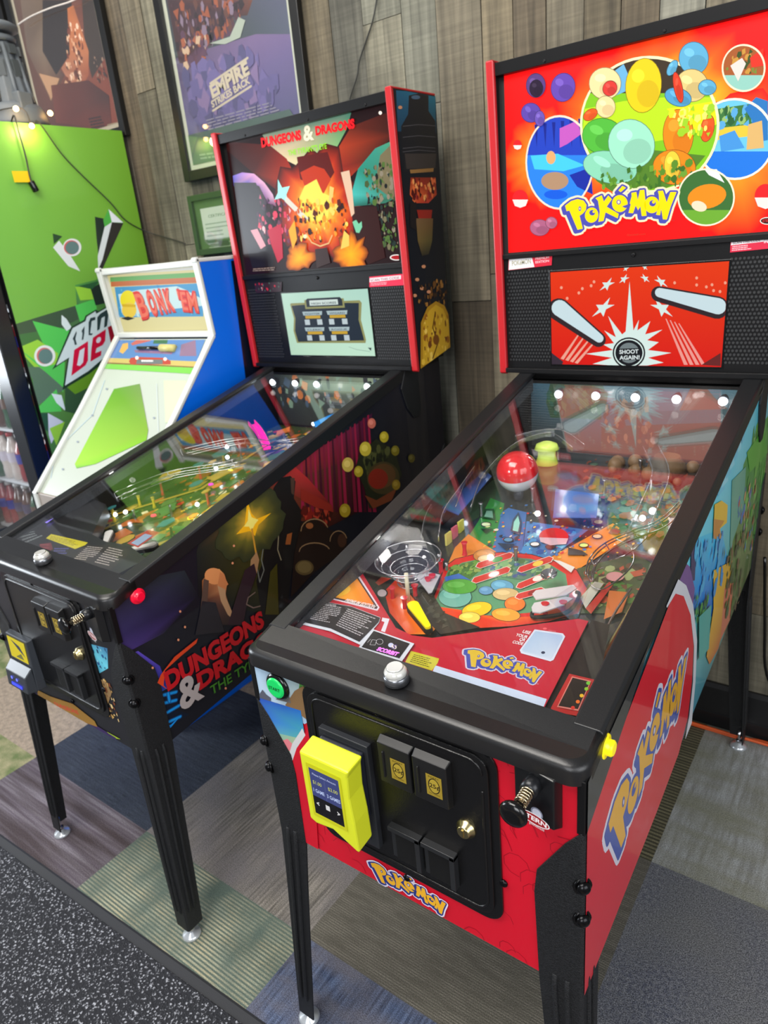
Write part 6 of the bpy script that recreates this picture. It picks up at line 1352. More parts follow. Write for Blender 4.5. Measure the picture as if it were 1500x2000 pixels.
# side panel art
AZ = (0, 0, 3); AQ = (0, 450, 3); AR = (90, 560, 8.335)
SP = [(.68, .0), (1.30, .0), (1.30, 2.0), (.68, 2.0)]
A = Art(FW0, (-2.0997, 0, 0), (0, 1, 0), (0, 0, 1), SP)
A.poly(SP, 0, [(80, 130, 50), (96, 140, 30), (112, 166, 44), (122, 186, 74)])
G1, G2, G3, LM, DK, WH = (84, 196, 84), (60, 120, 70), (40, 84, 54), (150, 206, 60), (30, 44, 34), (214, 228, 226)
A.pp([(20, 500), (70, 560), (450, 440), (440, 320), (560, 290), (640, 240), (700, 1000), (640, 1500), (200, 1560), (60, 1000)], 0, AQ, [(70, 140, 60), (60, 110, 60), (70, 110, 70), (80, 150, 70), (70, 130, 60), (60, 110, 50), (90, 130, 40), (120, 160, 50), (60, 110, 60), (80, 140, 70)])
for pts, c_ in (([(70, 555), (445, 440), (460, 520), (360, 570), (110, 610)], (62, 84, 60)), ([(190, 530), (420, 590), (400, 640), (330, 800), (250, 660)], G1), ([(440, 440), (560, 400), (570, 500), (470, 540)], G1), ([(440, 330), (540, 330), (600, 400), (470, 410)], LM), ([(530, 340), (610, 300), (640, 420), (560, 440)], DK), ([(455, 328), (585, 295), (540, 345)], (40, 90, 50)),
                ([(100, 690), (220, 640), (340, 720), (320, 850), (200, 800)], LM), ([(105, 690), (260, 800), (380, 770), (370, 950), (290, 850)], G1), ([(140, 800), (190, 870), (210, 1030), (380, 930), (290, 850), (230, 800)], (88, 116, 92)), ([(140, 830), (175, 860), (215, 1050), (190, 1060)], (170, 210, 60)),
                ([(190, 1070), (330, 930), (360, 1060)], G1), ([(180, 1070), (290, 1070), (280, 1180), (200, 1110)], G3), ([(300, 955), (360, 965), (385, 1060), (330, 1010)], WH), ([(280, 1070), (370, 1120), (300, 1250), (285, 1200)], (200, 206, 214)), ([(290, 1160), (380, 1120), (330, 1260)], LM), ([(380, 920), (560, 880), (470, 1080), (380, 1060)], (52, 84, 50)), ([(360, 495), (390, 520), (420, 570), (390, 590), (360, 550)], WH), ([(370, 900), (560, 760), (600, 880), (440, 960)], (100, 150, 30))):
    A.pp(pts, c_, AQ)
for pts, c_ in (([(555, 1270), (605, 1280), (612, 1330), (575, 1490), (565, 1400)], DK), ([(605, 1290), (635, 1225), (720, 1310), (612, 1330)], (76, 170, 66)), ([(635, 1225), (722, 1305), (655, 1302)], (226, 230, 230)), ([(655, 1302), (722, 1308), (580, 1620), (575, 1560)], (44, 40, 36)), ([(612, 1330), (655, 1302), (600, 1520), (575, 1580), (572, 1500)], (216, 222, 220)),
                ([(308, 1368), (365, 1385), (315, 1430)], (40, 70, 40)), ([(310, 1450), (345, 1410), (400, 1480), (470, 1590), (400, 1560)], (220, 226, 224))): A.pp(pts, c_, AZ)
for cx, cy in ((422, 1450),): A.pell(cx, cy, 54, 52, (226, 226, 224), AZ); A.pell(cx-4, cy, 44, 42, (206, 90, 90), AZ); A.pell(cx, cy+2, 40, 38, (96, 124, 120), AZ)
A.pell(262, 735, 62, 62, (226, 232, 226), AQ); A.pell(260, 735, 46, 48, (206, 110, 110), AQ); A.pell(266, 738, 42, 44, (96, 128, 122), AQ)
for s_ in (0, 1): pass
badge = [(95, 1350), (140, 1280), (400, 660), (615, 540), (640, 470), (810, 370), (850, 400), (1300, 120), (1400, 100), (1350, 900), (700, 1420), (265, 1680), (345, 1180)]
A.pp(badge, (30, 56, 34), AR); A.pp([(160, 1285), (430, 675), (640, 560), (660, 490), (800, 400), (815, 440), (1290, 170), (1260, 880), (690, 1370), (305, 1610), (375, 1150)], (206, 222, 220), AR)
for pts in (([(430, 850), (490, 720), (495, 760), (475, 850), (500, 940), (465, 950), (450, 880)]), ([(575, 720), (625, 640), (620, 760), (605, 860), (578, 870), (590, 760)]), ([(690, 580), (720, 510), (800, 490), (800, 540), (740, 560), (715, 760), (760, 760), (740, 790), (690, 790)]), ([(830, 500), (880, 440), (990, 370), (1020, 400), (990, 640), (940, 670), (955, 480), (900, 510), (870, 690), (830, 720)])): A.pp(pts, (40, 60, 58), AR)
A.pp([(455, 1030), (680, 885), (680, 1200), (640, 1280), (410, 1450)], (206, 10, 56), AR); A.pp([(545, 1040), (625, 990), (600, 1230), (550, 1290), (500, 1280)], (216, 222, 226), AR)
A.pp([(760, 830), (970, 690), (960, 880), (920, 950), (820, 1000), (800, 1080), (900, 1040), (890, 1120), (720, 1220), (735, 1000)], (200, 8, 50), AR); A.pell(852, 868, 34, 52, (222, 216, 222), AR, .5); A.pp([(1000, 660), (1080, 620), (1120, 800), (1200, 600), (1280, 560), (1180, 900), (1060, 960)], (150, 6, 30), AR)
A.build('side_panel_art', artmat('cooler_vinyl', .45, .15), body, 'green vinyl with faceted shards and a red and white badge').matrix_parent_inverse = Matrix.Translation(off)
# bottles in the cooler
def bottle(x, y, z, cl, cap, lab, grp='bottles inside the cooler'):
    r = empty('bottle', (x, y, z), 0, lab, 'bottle', grp)
    b = MB(); b.lathe((0, 0, 0), (0, 0, 1), [(0, .026), (.004, .031), (.04, .0305), (.06, .028), (.08, .031), (.13, .031), (.155, .022), (.18, .0125), (.195, .012)], 16); b.build('bottle_body', mat('drink_%d' % cl[0], cl, .15, coat=1), r)
    b = MB(); b.lathe((0, 0, 0), (0, 0, 1), [(.194, .0145), (.21, .0145)], 14); b.build('cap', cap, r)
    b = MB(); b.lathe((0, 0, 0), (0, 0, 1), [(.082, .0314), (.125, .0314)], 16, cap=False); b.build('wrapper', mat('wrap_%d' % cl[1], (cl[1], cl[2], cl[0]), .4), r)
    return r
WC = mat('cap_white', (230, 230, 230), .35); RC = mat('cap_red', (200, 30, 40), .35)
proto = {}
kinds = [((150, 30, 36), WC), ((214, 206, 200), RC), ((40, 90, 60), WC), ((90, 60, 50), WC)]
names = ['red', 'clear', 'green', 'brown']
for si, zz in enumerate((.662, .902, 1.142, .422)):
    zz = zz+.0105
    for i, x in enumerate((-2.40, -2.475, -2.55, -2.625, -2.70, -2.775)):
        for j, y in enumerate((.745, .83)):
            k = (si*2+i//2) % 4
            lab = '%s bottle standing on a cooler shelf behind the glass door' % names[k] if True else ''
            if k not in proto: proto[k] = bottle(x, y, zz, kinds[k][0], kinds[k][1], lab, names[k]+' bottles inside the cooler')
            else:
                s_ = proto[k]; r = s_.copy(); COL.objects.link(r); r.location = (x, y, zz)
                for ch in s_.children: c2 = ch.copy(); COL.objects.link(c2); c2.parent = r

# ticket arcade cabinet: blue sides, white edging, lit marquee
AX0, AX1 = -1.835, -1.290
K = empty('arcade_cabinet', ((AX0+AX1)/2, .88, 0), 0, 'small arcade cabinet with blue sides, white edging and a lit marquee beside the green cooler', 'arcade game')
ko = Vector(((AX0+AX1)/2, .88, 0)); hw = (AX1-AX0)/2
yk = lambda y: y-.88
prof = [(.45, 0), (.45, .80), (.69, 1.04), (.90, 1.262), (.885, 1.492), (1.28, 1.492), (1.28, 0)]
b = MB()
BL = mat('blue_laminate', (0, 100, 220), .35)
for s in (-1, 1): b.prism([(yk(y), z) for y, z in prof], 'x', s*hw, s*(hw-.018))
b.box(-hw+.018, hw-.018, yk(1.26), yk(1.28), 0, 1.49); b.box(-hw+.018, hw-.018, yk(.92), yk(1.28), 1.474, 1.49); b.box(-hw+.018, hw-.018, yk(.47), yk(.488), 0, .76)
kb = b.build('cabinet', BL, K, .002)
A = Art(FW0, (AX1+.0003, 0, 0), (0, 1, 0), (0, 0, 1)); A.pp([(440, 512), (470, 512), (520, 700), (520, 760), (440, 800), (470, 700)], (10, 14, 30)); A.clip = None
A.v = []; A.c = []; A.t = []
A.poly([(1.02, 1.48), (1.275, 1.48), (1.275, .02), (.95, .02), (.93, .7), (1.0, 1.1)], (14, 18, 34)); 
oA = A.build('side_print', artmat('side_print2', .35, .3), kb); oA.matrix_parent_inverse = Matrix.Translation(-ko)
WT = mat('white_t_molding', (200, 203, 198), .35)
for s in (-1, 1):
    b = MB(); path = [(.445, .55), (.445, .803), (.685, 1.043), (.893, 1.263), (.877, 1.497), (1.28, 1.497)]
    for (y0, z0), (y1, z1) in zip(path, path[1:]):
        d = Vector((y1-y0, z1-z0)).normalized(); n_ = Vector((-d.y, d.x))*-.012
        b.prism([(yk(y0)-d.x*.003, z0-d.y*.003), (yk(y1)+d.x*.003, z1+d.y*.003), (yk(y1)+d.x*.003+n_.x, z1+d.y*.003+n_.y), (yk(y0)-d.x*.003+n_.x, z0-d.y*.003+n_.y)], 'x', s*(hw+.002), s*(hw-.022))
    b.build('edge_molding', WT, K, .003)
for s in (-1, 1): b = MB(); b.prism([(yk(y), z) for y, z in [(.47, .79), (.70, 1.035), (.905, 1.262), (.89, 1.488), (.96, 1.488), (.96, 1.1)]], 'x', s*(hw-.0182), s*(hw-.0196)); b.build('inner_liner', WT, K)
# marquee
b = MB(); b.hexa([(-hw+.018, yk(.925), 1.272), (hw-.018, yk(.925), 1.272), (hw-.018, yk(.95), 1.272), (-hw+.018, yk(.95), 1.272)], [(-hw+.018, yk(.908), 1.474), (hw-.018, yk(.908), 1.474), (hw-.018, yk(.95), 1.474), (-hw+.018, yk(.95), 1.474)]); mq = b.build('marquee', mat('marquee_cream', (206, 200, 170), .35), K)
zM = (190, 500, 5.769)
A = Art(FW0, (0, .9245, 1.272), (1, 0, 0), (0, -.084, 1)); 
A.lift = .0015
u0, u1 = AX0+.02, AX1-.02
bg_ = [(u0, .003), (u1, .003), (u1, .20), (u0, .20)]; A.clip = bg_
A.poly(bg_, (232, 222, 160)); A.pp([(130, 140), (1180, 60), (1190, 150), (130, 210)], (226, 228, 222), zM); A.pp([(150, 240), (1175, 180), (1175, 240), (150, 290)], (110, 180, 100), zM); A.pp([(155, 290), (1175, 235), (1178, 300), (160, 345)], (206, 116, 66), zM)
A.pp([(200, 350), (1175, 305), (1200, 680), (250, 690)], (70, 160, 210), zM); A.pp([(240, 430), (480, 380), (900, 340), (1000, 380), (1180, 480), (1190, 560), (620, 620), (500, 690), (280, 640)], (210, 240, 240), zM); scatter(A, [(210, 360), (1170, 320), (1190, 670), (260, 680)], 30, .004, .010, [(110, 190, 226), (60, 140, 200)], zM, 2)
A.pell(350, 490, 86, 105, (250, 232, 20), zM); A.pell(365, 610, 82, 88, (250, 214, 70), zM); A.pp([(280, 540), (440, 545), (438, 575), (286, 570)], (226, 186, 20), zM); A.pp([(270, 700), (350, 680), (430, 700), (350, 725)], (30, 26, 24), zM)
def chunk(s, x0, x1, yb, yt, yb2):
    A.ptext(s, (x0+6, yb+10), (x1+8, yb2+10), (x0+6, yt+10), (150, 20, 20), .09, zM); A.ptext(s, (x0, yb), (x1, yb2), (x0, yt), (236, 54, 46), .09, zM); A.ptext(s, (x0, yb), (x1, yb2), (x0, yt), (250, 120, 90), .01, zM)
chunk('B', 500, 600, 690, 410, 670); chunk('O', 618, 700, 655, 395, 640); chunk('N', 715, 790, 632, 385, 618); chunk('K', 805, 885, 612, 380, 600); chunk("'EM", 940, 1150, 598, 400, 618)
def moved(o): o.matrix_parent_inverse = Matrix.Translation(-ko); return o
moved(A.build('marquee_art', artmat('marquee_lit', .4, 0, .5, spec=.15), mq))
b = MB(); b.box(-hw+.018, hw-.018, yk(.895), yk(.925), 1.255, 1.274); b.box(-hw+.018, hw-.018, yk(.885), yk(.92), 1.474, 1.494); b.build('marquee_rail', WT, K, .004)
# inclined control card and playboard
b = MB(); sl_ = lambda y: 1.262-(.90-y)*1.02
b.hexa([(-hw+.018, yk(.90), sl_(.90)-.012), (hw-.018, yk(.90), sl_(.90)-.012), (hw-.018, yk(.46), sl_(.46)-.012), (-hw+.018, yk(.46), sl_(.46)-.012)],
       [(-hw+.018, yk(.90), sl_(.90)-.04), (hw-.018, yk(.90), sl_(.90)-.04), (hw-.018, yk(.46), sl_(.46)-.04), (-hw+.018, yk(.46), sl_(.46)-.04)])
pb = b.build('playboard', mat('playboard_white', (176, 184, 172), .3), K)
PLN = Vector((0, -1.02, 1)).normalized()
A = Art(FW0, (0, .90, sl_(.90)-.012), (1, 0, 0), (0, 1, 1.02)); A.lift = .0012
lim_ = [(AX0+.02, -.64), (AX1-.02, -.64), (AX1-.02, -.005), (AX0+.02, -.005)]; A.clip = lim_
A.pp([(240, 860), (1250, 870), (1090, 1270), (60, 1200)], (84, 120, 176), zM)
A.pp([(240, 855), (1255, 865), (1250, 885), (240, 875)], (70, 40, 40), zM); A.pp([(120, 1150), (1130, 1190), (1100, 1260), (90, 1205)], (186, 166, 100), zM); A.pp([(90, 1205), (1100, 1260), (1060, 1330), (60, 1270)], (116, 186, 80), zM); A.pp([(95, 1200), (1100, 1250), (1100, 1262), (92, 1215)], (120, 80, 60), zM)
A.pp([(250, 870), (350, 870), (360, 910), (300, 945), (245, 930)], (250, 220, 180), zM); A.pp([(250, 1080), (290, 990), (350, 980), (350, 1040), (290, 1105)], (206, 160, 90), zM); A.pp([(380, 990), (480, 930), (620, 915), (600, 960), (400, 1010)], (180, 90, 90), zM)
A.pp([(650, 920), (800, 930), (790, 990), (630, 990)], (60, 100, 76), zM); A.pp([(950, 1000), (1110, 950), (1120, 1130), (930, 1130)], (130, 100, 130), zM); A.pp([(420, 1060), (860, 1080), (840, 1110), (430, 1090)], (130, 96, 130), zM)
A.pp([(360, 1190), (380, 1150), (460, 1140), (760, 1150), (830, 1185), (830, 1225), (380, 1225)], (170, 60, 60), zM); A.pp([(450, 1170), (740, 1170), (740, 1220), (440, 1220)], (100, 104, 110), zM); A.bars([(500, 1170), (680, 1172), (680, 1195), (500, 1193)], 1, (226, 226, 226), .8, zM)
A.pell(450, 1150, 20, 20, (240, 210, 200), zM); A.pell(768, 1165, 20, 20, (240, 210, 200), zM)
# green panel framed by white strips
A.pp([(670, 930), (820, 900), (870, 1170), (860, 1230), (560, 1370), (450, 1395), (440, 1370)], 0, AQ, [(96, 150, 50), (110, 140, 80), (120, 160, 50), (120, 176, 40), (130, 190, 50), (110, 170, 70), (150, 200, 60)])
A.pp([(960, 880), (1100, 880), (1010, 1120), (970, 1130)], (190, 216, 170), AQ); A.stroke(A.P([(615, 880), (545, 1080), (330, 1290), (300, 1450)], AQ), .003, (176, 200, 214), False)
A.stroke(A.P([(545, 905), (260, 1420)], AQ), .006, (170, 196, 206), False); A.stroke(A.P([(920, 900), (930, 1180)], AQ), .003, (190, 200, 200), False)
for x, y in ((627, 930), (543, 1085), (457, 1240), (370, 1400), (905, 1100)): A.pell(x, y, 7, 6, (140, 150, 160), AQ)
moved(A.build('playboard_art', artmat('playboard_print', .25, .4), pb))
b = MB(); c0 = FW0.hit(190+455/5.769, 500+1035/5.769, (0, .90, sl_(.90)), PLN)-ko; c1 = FW0.hit(190+720/5.769, 500+1035/5.769, (0, .90, sl_(.90)), PLN)-ko; c2 = FW0.hit(190+870/5.769, 500+1040/5.769, (0, .90, sl_(.90)), PLN)-ko
b.tube([c0, c1], .006, 10); hd = b.build('mallet_handle', GLOSSB, K); b = MB(); b.tube([c1, c2], .013, 14); b.build('mallet_head', mat('mallet_tan', (190, 180, 110), .5), hd)
b = MB(); b.box(-hw+.018, hw-.018, yk(.452), yk(.47), .70, .80); b.build('front_lip', mat('grey_laminate', (150, 140, 132), .5), K, .003)

# framed pictures on the wall
def poster(x0, x1, z0, z1, label, draw, name='framed_poster', fr=(20, 20, 20), fw=.035, y=WY-.008, d=.022, es=0):
    r = empty(name, ((x0+x1)/2, y, z0), 0, label, 'poster' if name == 'framed_poster' else 'certificate')
    F_ = Frame((x0+x1)/2, y, 0); F_.o = Vector(((x0+x1)/2, y, z0)); w_ = (x1-x0)/2; h = z1-z0; b = MB()
    b.box(-w_, -w_+fw, -d, 0, 0, h); b.box(w_-fw, w_, -d, 0, 0, h); b.box(-w_+fw, w_-fw, -d, 0, 0, fw); b.box(-w_+fw, w_-fw, -d, 0, h-fw, h)
    b.build('frame', mat('frame_%d' % fr[1], fr, .35), r, .002)
    b = MB(); b.box(-w_+fw-.004, w_-fw+.004, -d*.35, -d*.15, fw-.004, h-fw+.004); b.build('mount', mat('mount_cream', (206, 200, 180), .6), r)
    A = Art(F_, (0, -d*.35, 0), (1, 0, 0), (0, 0, 1), [(-w_+fw, fw), (w_-fw, fw), (w_-fw, h-fw), (-w_+fw, h-fw)]); draw(A, w_, h, fw); A.build('print', artmat('poster_print', .5, .3), r)
    b = MB(); b.box(-w_+fw-.003, w_-fw+.003, -d*.8, -d*.7, fw-.003, h-fw+.003); b.build('glazing', GLASS, r)
zP = (0, 0, 3)
def dA(A, w_, h, fw):
    i = fw+.018
    A.poly([(-w_+fw, fw), (w_-fw, fw), (w_-fw, h-fw), (-w_+fw, h-fw)], (196, 186, 160)); A.clip = [(-w_+i, i), (w_-i, i), (w_-i, h-i), (-w_+i, h-i)]
    A.poly(A.clip, 0, [(96, 50, 36), (130, 60, 40), (60, 50, 44), (100, 84, 70)])
    A.pp([(120, 0), (280, 0), (250, 300), (380, 440), (300, 600), (160, 300)], 0, zP, [(120, 100, 84), (110, 90, 70), (130, 110, 90), (90, 60, 50), (110, 70, 50), (110, 90, 76)])
    A.pp([(250, 0), (420, 0), (420, 300), (330, 440), (250, 300)], (44, 34, 30), zP); A.pp([(480, 0), (590, 0), (640, 300), (540, 460), (500, 300)], (56, 44, 36), zP)
    A.pp([(395, 50), (430, 30), (520, 300), (520, 440), (430, 600), (390, 630), (400, 470), (360, 400), (410, 320)], 0, zP, [(190, 110, 60), (170, 100, 60), (180, 110, 70), (150, 80, 50), (170, 90, 50), (180, 100, 60), (190, 130, 100), (170, 110, 80), (180, 110, 70)])
    scatter(A, [(400, 120), (490, 150), (480, 560), (380, 540)], 90, .004, .016, [(220, 170, 130), (120, 60, 40), (240, 200, 170), (90, 50, 36)], zP, 4)
    A.pp([(230, 430), (350, 460), (300, 590), (290, 560)], (196, 150, 110), zP); A.pp([(300, 500), (520, 470), (640, 560), (660, 760), (330, 720)], 0, zP, [(110, 56, 40), (80, 40, 34), (60, 34, 30), (110, 50, 40), (130, 60, 46)])
    scatter(A, [(540, 340), (620, 330), (630, 480), (560, 480)], 30, .003, .010, [(150, 120, 100), (60, 44, 40)], zP, 8); A.pp([(630, 730), (690, 715), (690, 790), (640, 790)], (170, 150, 120), zP)
    A.bars([(520, 690), (620, 670), (640, 740), (540, 760)], 4, (40, 30, 28), .5, zP)
poster(-2.73, -2.092, 1.985, 2.95, 'black framed poster with brown and orange abstract artwork above the cooler', dA)
def dB(A, w_, h, fw):
    i = fw+.018
    A.poly([(-w_+fw, fw), (w_-fw, fw), (w_-fw, h-fw), (-w_+fw, h-fw)], (196, 200, 180)); A.clip = [(-w_+i, i), (w_-i, i), (w_-i, h-i), (-w_+i, h-i)]
    A.poly(A.clip, 0, [(60, 84, 80), (70, 90, 90), (100, 84, 130), (60, 40, 60)])
    A.pp([(900, 380), (1500, 200), (1860, 200), (1860, 700), (1250, 800), (980, 860)], 0, zP, [(80, 70, 90), (120, 100, 140), (110, 96, 140), (84, 84, 120), (84, 84, 124), (84, 86, 130)])
    A.pp([(980, 0), (1480, 0), (1450, 90), (1360, 100), (1370, 200), (1230, 250), (1180, 380), (1050, 370)], 0, zP, [(60, 36, 40), (110, 60, 40), (70, 44, 40), (60, 40, 50), (84, 60, 80), (90, 60, 90), (110, 70, 80), (70, 40, 40)])
    scatter(A, [(1000, 20), (1460, 0), (1350, 200), (1050, 330)], 110, .006, .022, [(96, 60, 50), (40, 26, 30), (130, 112, 130), (80, 50, 60), (150, 80, 50)], zP, 6); scatter(A, [(1060, 200), (1210, 200), (1210, 400), (1090, 400)], 40, .005, .02, [(160, 90, 60), (90, 60, 80), (200, 170, 140)], zP, 9)
    A.pp([(1230, 255), (1350, 215), (1400, 100), (1440, 120), (1410, 220), (1320, 260)], (166, 176, 160), zP); scatter(A, [(1080, 440), (1500, 300), (1700, 620), (1150, 760)], 90, .01, .05, [(100, 92, 140), (130, 110, 150), (84, 80, 120), (110, 100, 150)], zP, 3)
    A.stroke(A.P([(1235, 490), (1455, 340)], zP), .007, (196, 184, 160), False); A.stroke(A.P([(1250, 650), (1475, 505)], zP), .007, (196, 184, 160), False)
    A.ptext('EMPIRE', (1248, 575), (1468, 430), (1238, 500), (200, 188, 162), .05, zP); A.ptext('STRIKES BACK', (1248, 632), (1472, 485), (1244, 592), (200, 188, 162), .04, zP)
    A.bars([(1210, 700), (1640, 580), (1660, 650), (1230, 770)], 4, (140, 136, 150), .4, zP, 5)
    A.pp([(1080, 800), (1700, 640), (1800, 800), (1110, 990)], (74, 96, 88), zP); A.bars([(1170, 900), (1500, 850), (1500, 900), (1180, 940)], 2, (130, 146, 136), .5, zP, 5)
poster(-1.792, -1.13, 1.777, 2.80, 'black framed purple poster with a slanted title, above the smaller green framed notice', dB)
def dC(A, w_, h, fw):
    A.poly([(-w_+fw, fw), (w_-fw, fw), (w_-fw, h-fw), (-w_+fw, h-fw)], 0, [(84, 60, 84), (96, 60, 90), (200, 150, 90), (190, 140, 80)]); scatter(A, [(-60, 0), (20, 0), (20, 60), (-60, 60)], 40, .01, .05, [(226, 180, 110), (110, 70, 90), (170, 110, 60)], None, 3)
poster(-3.42, -2.76, 2.08, 3.0, 'framed poster in orange and purple at the left edge of the wall', dC)
def dN(A, w_, h, fw):
    A.poly([(-w_+fw, fw), (w_-fw, fw), (w_-fw, h-fw), (-w_+fw, h-fw)], (72, 100, 60)); A.poly([(-w_+.05, .055), (w_-.05, .055), (w_-.05, h-.05), (-w_+.05, h-.05)], (196, 204, 186))
    r = random.Random(2); L0 = A.L
    A.text('CERTIFICATE', (-w_+.09, h-.085), (w_-.09, h-.085), .010, (90, 110, 90), .01)
    for i in range(9): A.L = L0+2; e = r.uniform(.5, .95); A.poly([(-w_+.065, h-.105-i*.014), (-w_+.065+(2*w_-.13)*e, h-.105-i*.014), (-w_+.065+(2*w_-.13)*e, h-.109-i*.014), (-w_+.065, h-.109-i*.014)], (140, 154, 136))
    A.poly([(-.03, .025), (.03, .025), (.03, .045), (-.03, .045)], (40, 50, 40))
poster(-1.797, -1.49, 1.512, 1.728, 'small green framed certificate hanging below the purple poster', dN, 'framed_certificate', (52, 74, 44), .022)

# grey model tower on the cooler
T_ = empty('model_tower', (-2.235, .95, 2.0005), .2, 'grey ribbed model tower with a disc top standing on the green cooler', 'ornament'); T_.scale = (1.12, 1.12, .95)
GT = mat('grey_model_plastic', (96, 102, 106), .55, bump=.3, bscale=120)
b = MB(); b.lathe((0, 0, 0), (0, 0, 1), [(0, .105), (.02, .104), (.055, .096), (.075, .088), (.085, .074)], 28); b.build('tower_base', GT, T_)
b = MB(); b.lathe((0, 0, .08), (0, 0, 1), [(0, .078), (.05, .070), (.16, .054), (.21, .048)], 8, smooth=False); sh = b.build('tower_shaft', GT, T_, .003)
for k in range(8):
    a = 2*PI*k/8+PI/8; b = MB(); d = Vector((math.cos(a), math.sin(a), 0)); b.tube([d*.076+Vector((0, 0, .085)), d*.066+Vector((0, 0, .14)), d*.050+Vector((0, 0, .28))], .007, 6); b.build('rib', GT, sh)
for k in (5, 6, 7, 0):
    a = 2*PI*k/8+PI/8+PI/8; d = Vector((math.cos(a), math.sin(a), 0)); s_ = Vector((-d.y, d.x, 0)); b = MB()
    for z0_, z1_ in ((.17, .225), (.245, .275)): b.hexa([tuple(d*.055+s_*q+Vector((0, 0, zz))) for q, zz in ((-.011, z0_), (.011, z0_), (.011, z1_), (-.011, z1_))], [tuple(d*.064+s_*q+Vector((0, 0, zz))) for q, zz in ((-.011, z0_), (.011, z0_), (.011, z1_), (-.011, z1_))])
    b.build('recess_panel', mat('dark_model_plastic', (66, 72, 74), .6), sh)
b = MB(); b.lathe((0, 0, .288), (0, 0, 1), [(0, .056), (.012, .060), (.02, .056)], 24); b.lathe((0, 0, .308), (0, 0, 1), [(0, .03), (.012, .03)], 20); b.lathe((0, 0, .32), (0, 0, 1), [(0, .05), (.008, .072), (.02, .074), (.03, .060), (.034, .03)], 28); b.build('disc_top', GT, T_)
b = MB(); b.box(.05, .088, -.04, .01, .03, .115); b.build('side_block', GT, T_, .004)

# string lights, cables
WIRED = mat('dark_wire', (44, 44, 40), .5)
fx = lambda px, py, x: FW0.hit(px, py, (x, 0, 0), (1, 0, 0)); fy = lambda px, py, y: FW0.hit(px, py, (0, y, 0), (0, 1, 0))
SL = empty('string_light', (-2.1, .9, 2.0), 0, 'string of small warm bulbs along the top edge of the green cooler', 'string light'); so = Vector((-2.1, .9, 2.0))
pts = [Vector((-2.6, .74, 2.008)), Vector((-2.35, .73, 2.01)), fx(33, 222, -2.12)+Vector((0, 0, .02)), fx(62, 245, -2.088), fx(75, 238, -2.086), fx(120, 300, -2.09), fx(160, 342, -2.09), fx(215, 395, -2.09), fx(245, 430, -2.09), fx(285, 452, -2.088), fy(318, 462, WY-.012), fy(345, 470, WY-.012), fy(362, 476, WY-.012)]
b = MB(); b.tube([p-so for p in pts], .0022, 6, sub=5); b.build('wire', WIRED, SL)
for p in (fx(33, 220, -2.105)+Vector((0, 0, .012)), fx(62, 246, -2.082), fx(108, 224, -2.10)+Vector((-.03, 0, .01)), Vector((-2.45, .77, 2.03)), Vector((-2.3, .78, 2.03))):
    b = MB(); b.sphere(p-so, .009, 12); b.build('bulb', mat('warm_bulb', (255, 220, 160), .3, emit=(255, 190, 110), es=22), SL)
l = bpy.data.lights.new('bulb_glow', 'POINT'); l.energy = .8; l.color = (1, .75, .35); l.shadow_soft_size = .02; o = bpy.data.objects.new('bulb_glow', l); COL.objects.link(o); p = fx(62, 250, -2.05); o.location = p
PC = empty('hanging_power_cord', (-2.09, .9, 1.9), 0, 'short black cord with a plug and yellow tag hanging down the green cooler side', 'power cord'); po = Vector((-2.09, .9, 1.9))
b = MB(); b.tube([p-po for p in (Vector((-2.115, fx(28, 226, -2.088).y, 2.006)), fx(28, 226, -2.088), fx(38, 262, -2.088), fx(50, 305, -2.088), fx(57, 340, -2.088), fx(62, 358, -2.088))], .003, 6, sub=4); b.build('cord', WIRED, PC)
b = MB(); e0 = fx(60, 354, -2.085)-po; e1 = fx(71, 374, -2.085)-po; b.tube([e0, e0*.3+e1*.7, e1], .012, 8); b.build('plug', GLOSSB, PC, .002)
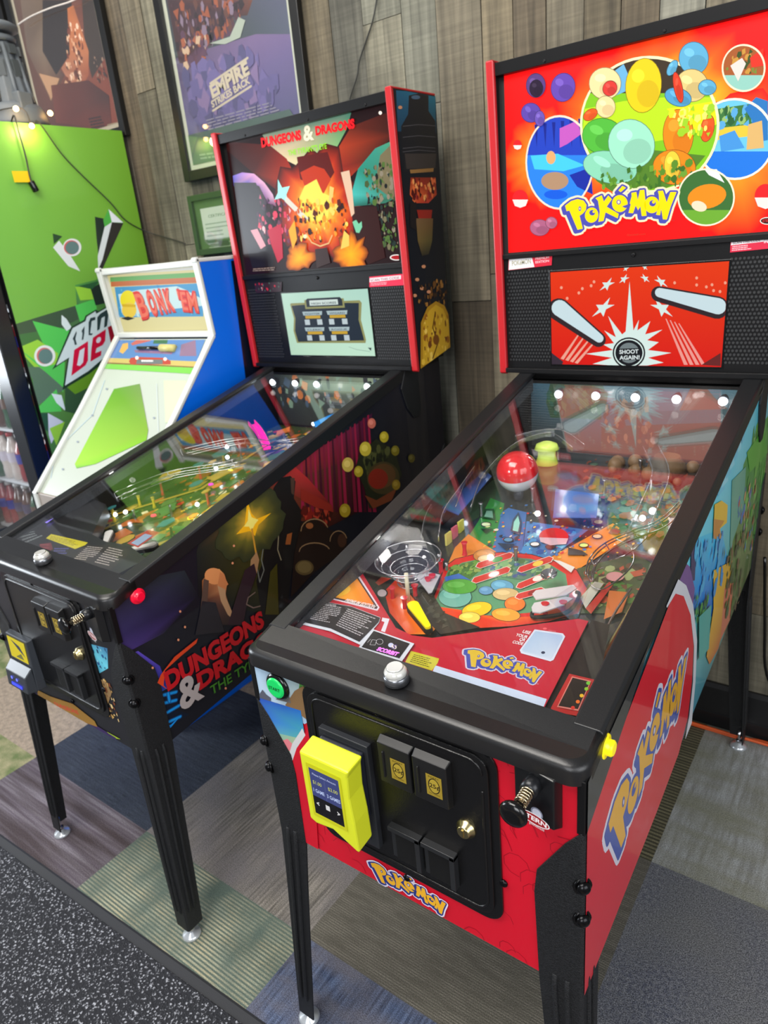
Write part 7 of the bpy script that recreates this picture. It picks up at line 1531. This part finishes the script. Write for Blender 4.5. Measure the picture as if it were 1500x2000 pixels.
y0 = fx(26, 345, -2.09); y1 = fx(60, 345, -2.09); b = MB(); h_ = .018; b.hexa([tuple(Vector((-2.092, yy, zz))-po) for yy, zz in ((y0.y, y0.z-h_), (y1.y, y1.z-h_), (y1.y, y1.z+h_), (y0.y, y0.z+h_))], [tuple(Vector((-2.0905, yy, zz))-po) for yy, zz in ((y0.y, y0.z-h_), (y1.y, y1.z-h_), (y1.y, y1.z+h_), (y0.y, y0.z+h_))])
tg = b.build('tag', mat('yellow_tag', (236, 196, 20), .5), PC)
def cable(name, pts, r, m, label, cat='cable', sub=5):
    b = MB(); b.tube(pts, r, 8, sub=sub); o = b.build(name, m); tag(o, label, cat); return o
cable('wall_wire', [fy(738, -20, WY-.008), fy(728, 40, WY-.009), fy(703, 115, WY-.008), fy(697, 150, WY-.009), fy(684, 190, WY-.008), fy(680, 215, WY-.010)], .0022, WIRED, 'thin dark wire hanging down the planks behind the dark machine')
cable('draped_white_wire', [fy(35, 48, WY-.05), fy(60, 32, WY-.05), fy(100, 15, WY-.05), fy(140, 2, WY-.05), fy(180, -20, WY-.04)], .0028, mat('white_wire', (206, 196, 186), .5), 'thin white wire crossing the brown poster at upper left')
OC = mat('orange_cord', (206, 84, 30), .45)
fz = lambda px, py: FW0.hit(px, py, (0, 0, .005), (0, 0, 1))
b = MB(); pts = [fz(1200, 1400), fz(1290, 1405), fz(1345, 1425), fz(1400, 1438), fz(1440, 1448), fz(1480, 1446), fz(1530, 1440)]
pts = [Vector((p.x, max(1.290, min(p.y, 1.305)), .005)) for p in pts]; b.tube(pts, .0045, 8, sub=5)
pts = [fz(1180, 1395), fz(1300, 1412), fz(1360, 1436), fz(1420, 1452), fz(1470, 1462), fz(1540, 1490)]; pts = [Vector((p.x, max(1.286, min(p.y, 1.296)), .0135)) for p in pts]; b.tube(pts, .0045, 8, sub=5)
o = b.build('extension_cord', OC); tag(o, 'orange extension cord lying along the black baseboard at the right', 'cord')
cable('black_cable', [Vector((.30, 1.262, .62)), Vector((.315, 1.30, .40)), Vector((.335, 1.30, .24)), Vector((.40, 1.29, .16)), Vector((.50, 1.28, .14)), Vector((.6, 1.2, .10))], .004, GLOSSB, 'black power cable looping down behind the red machine')
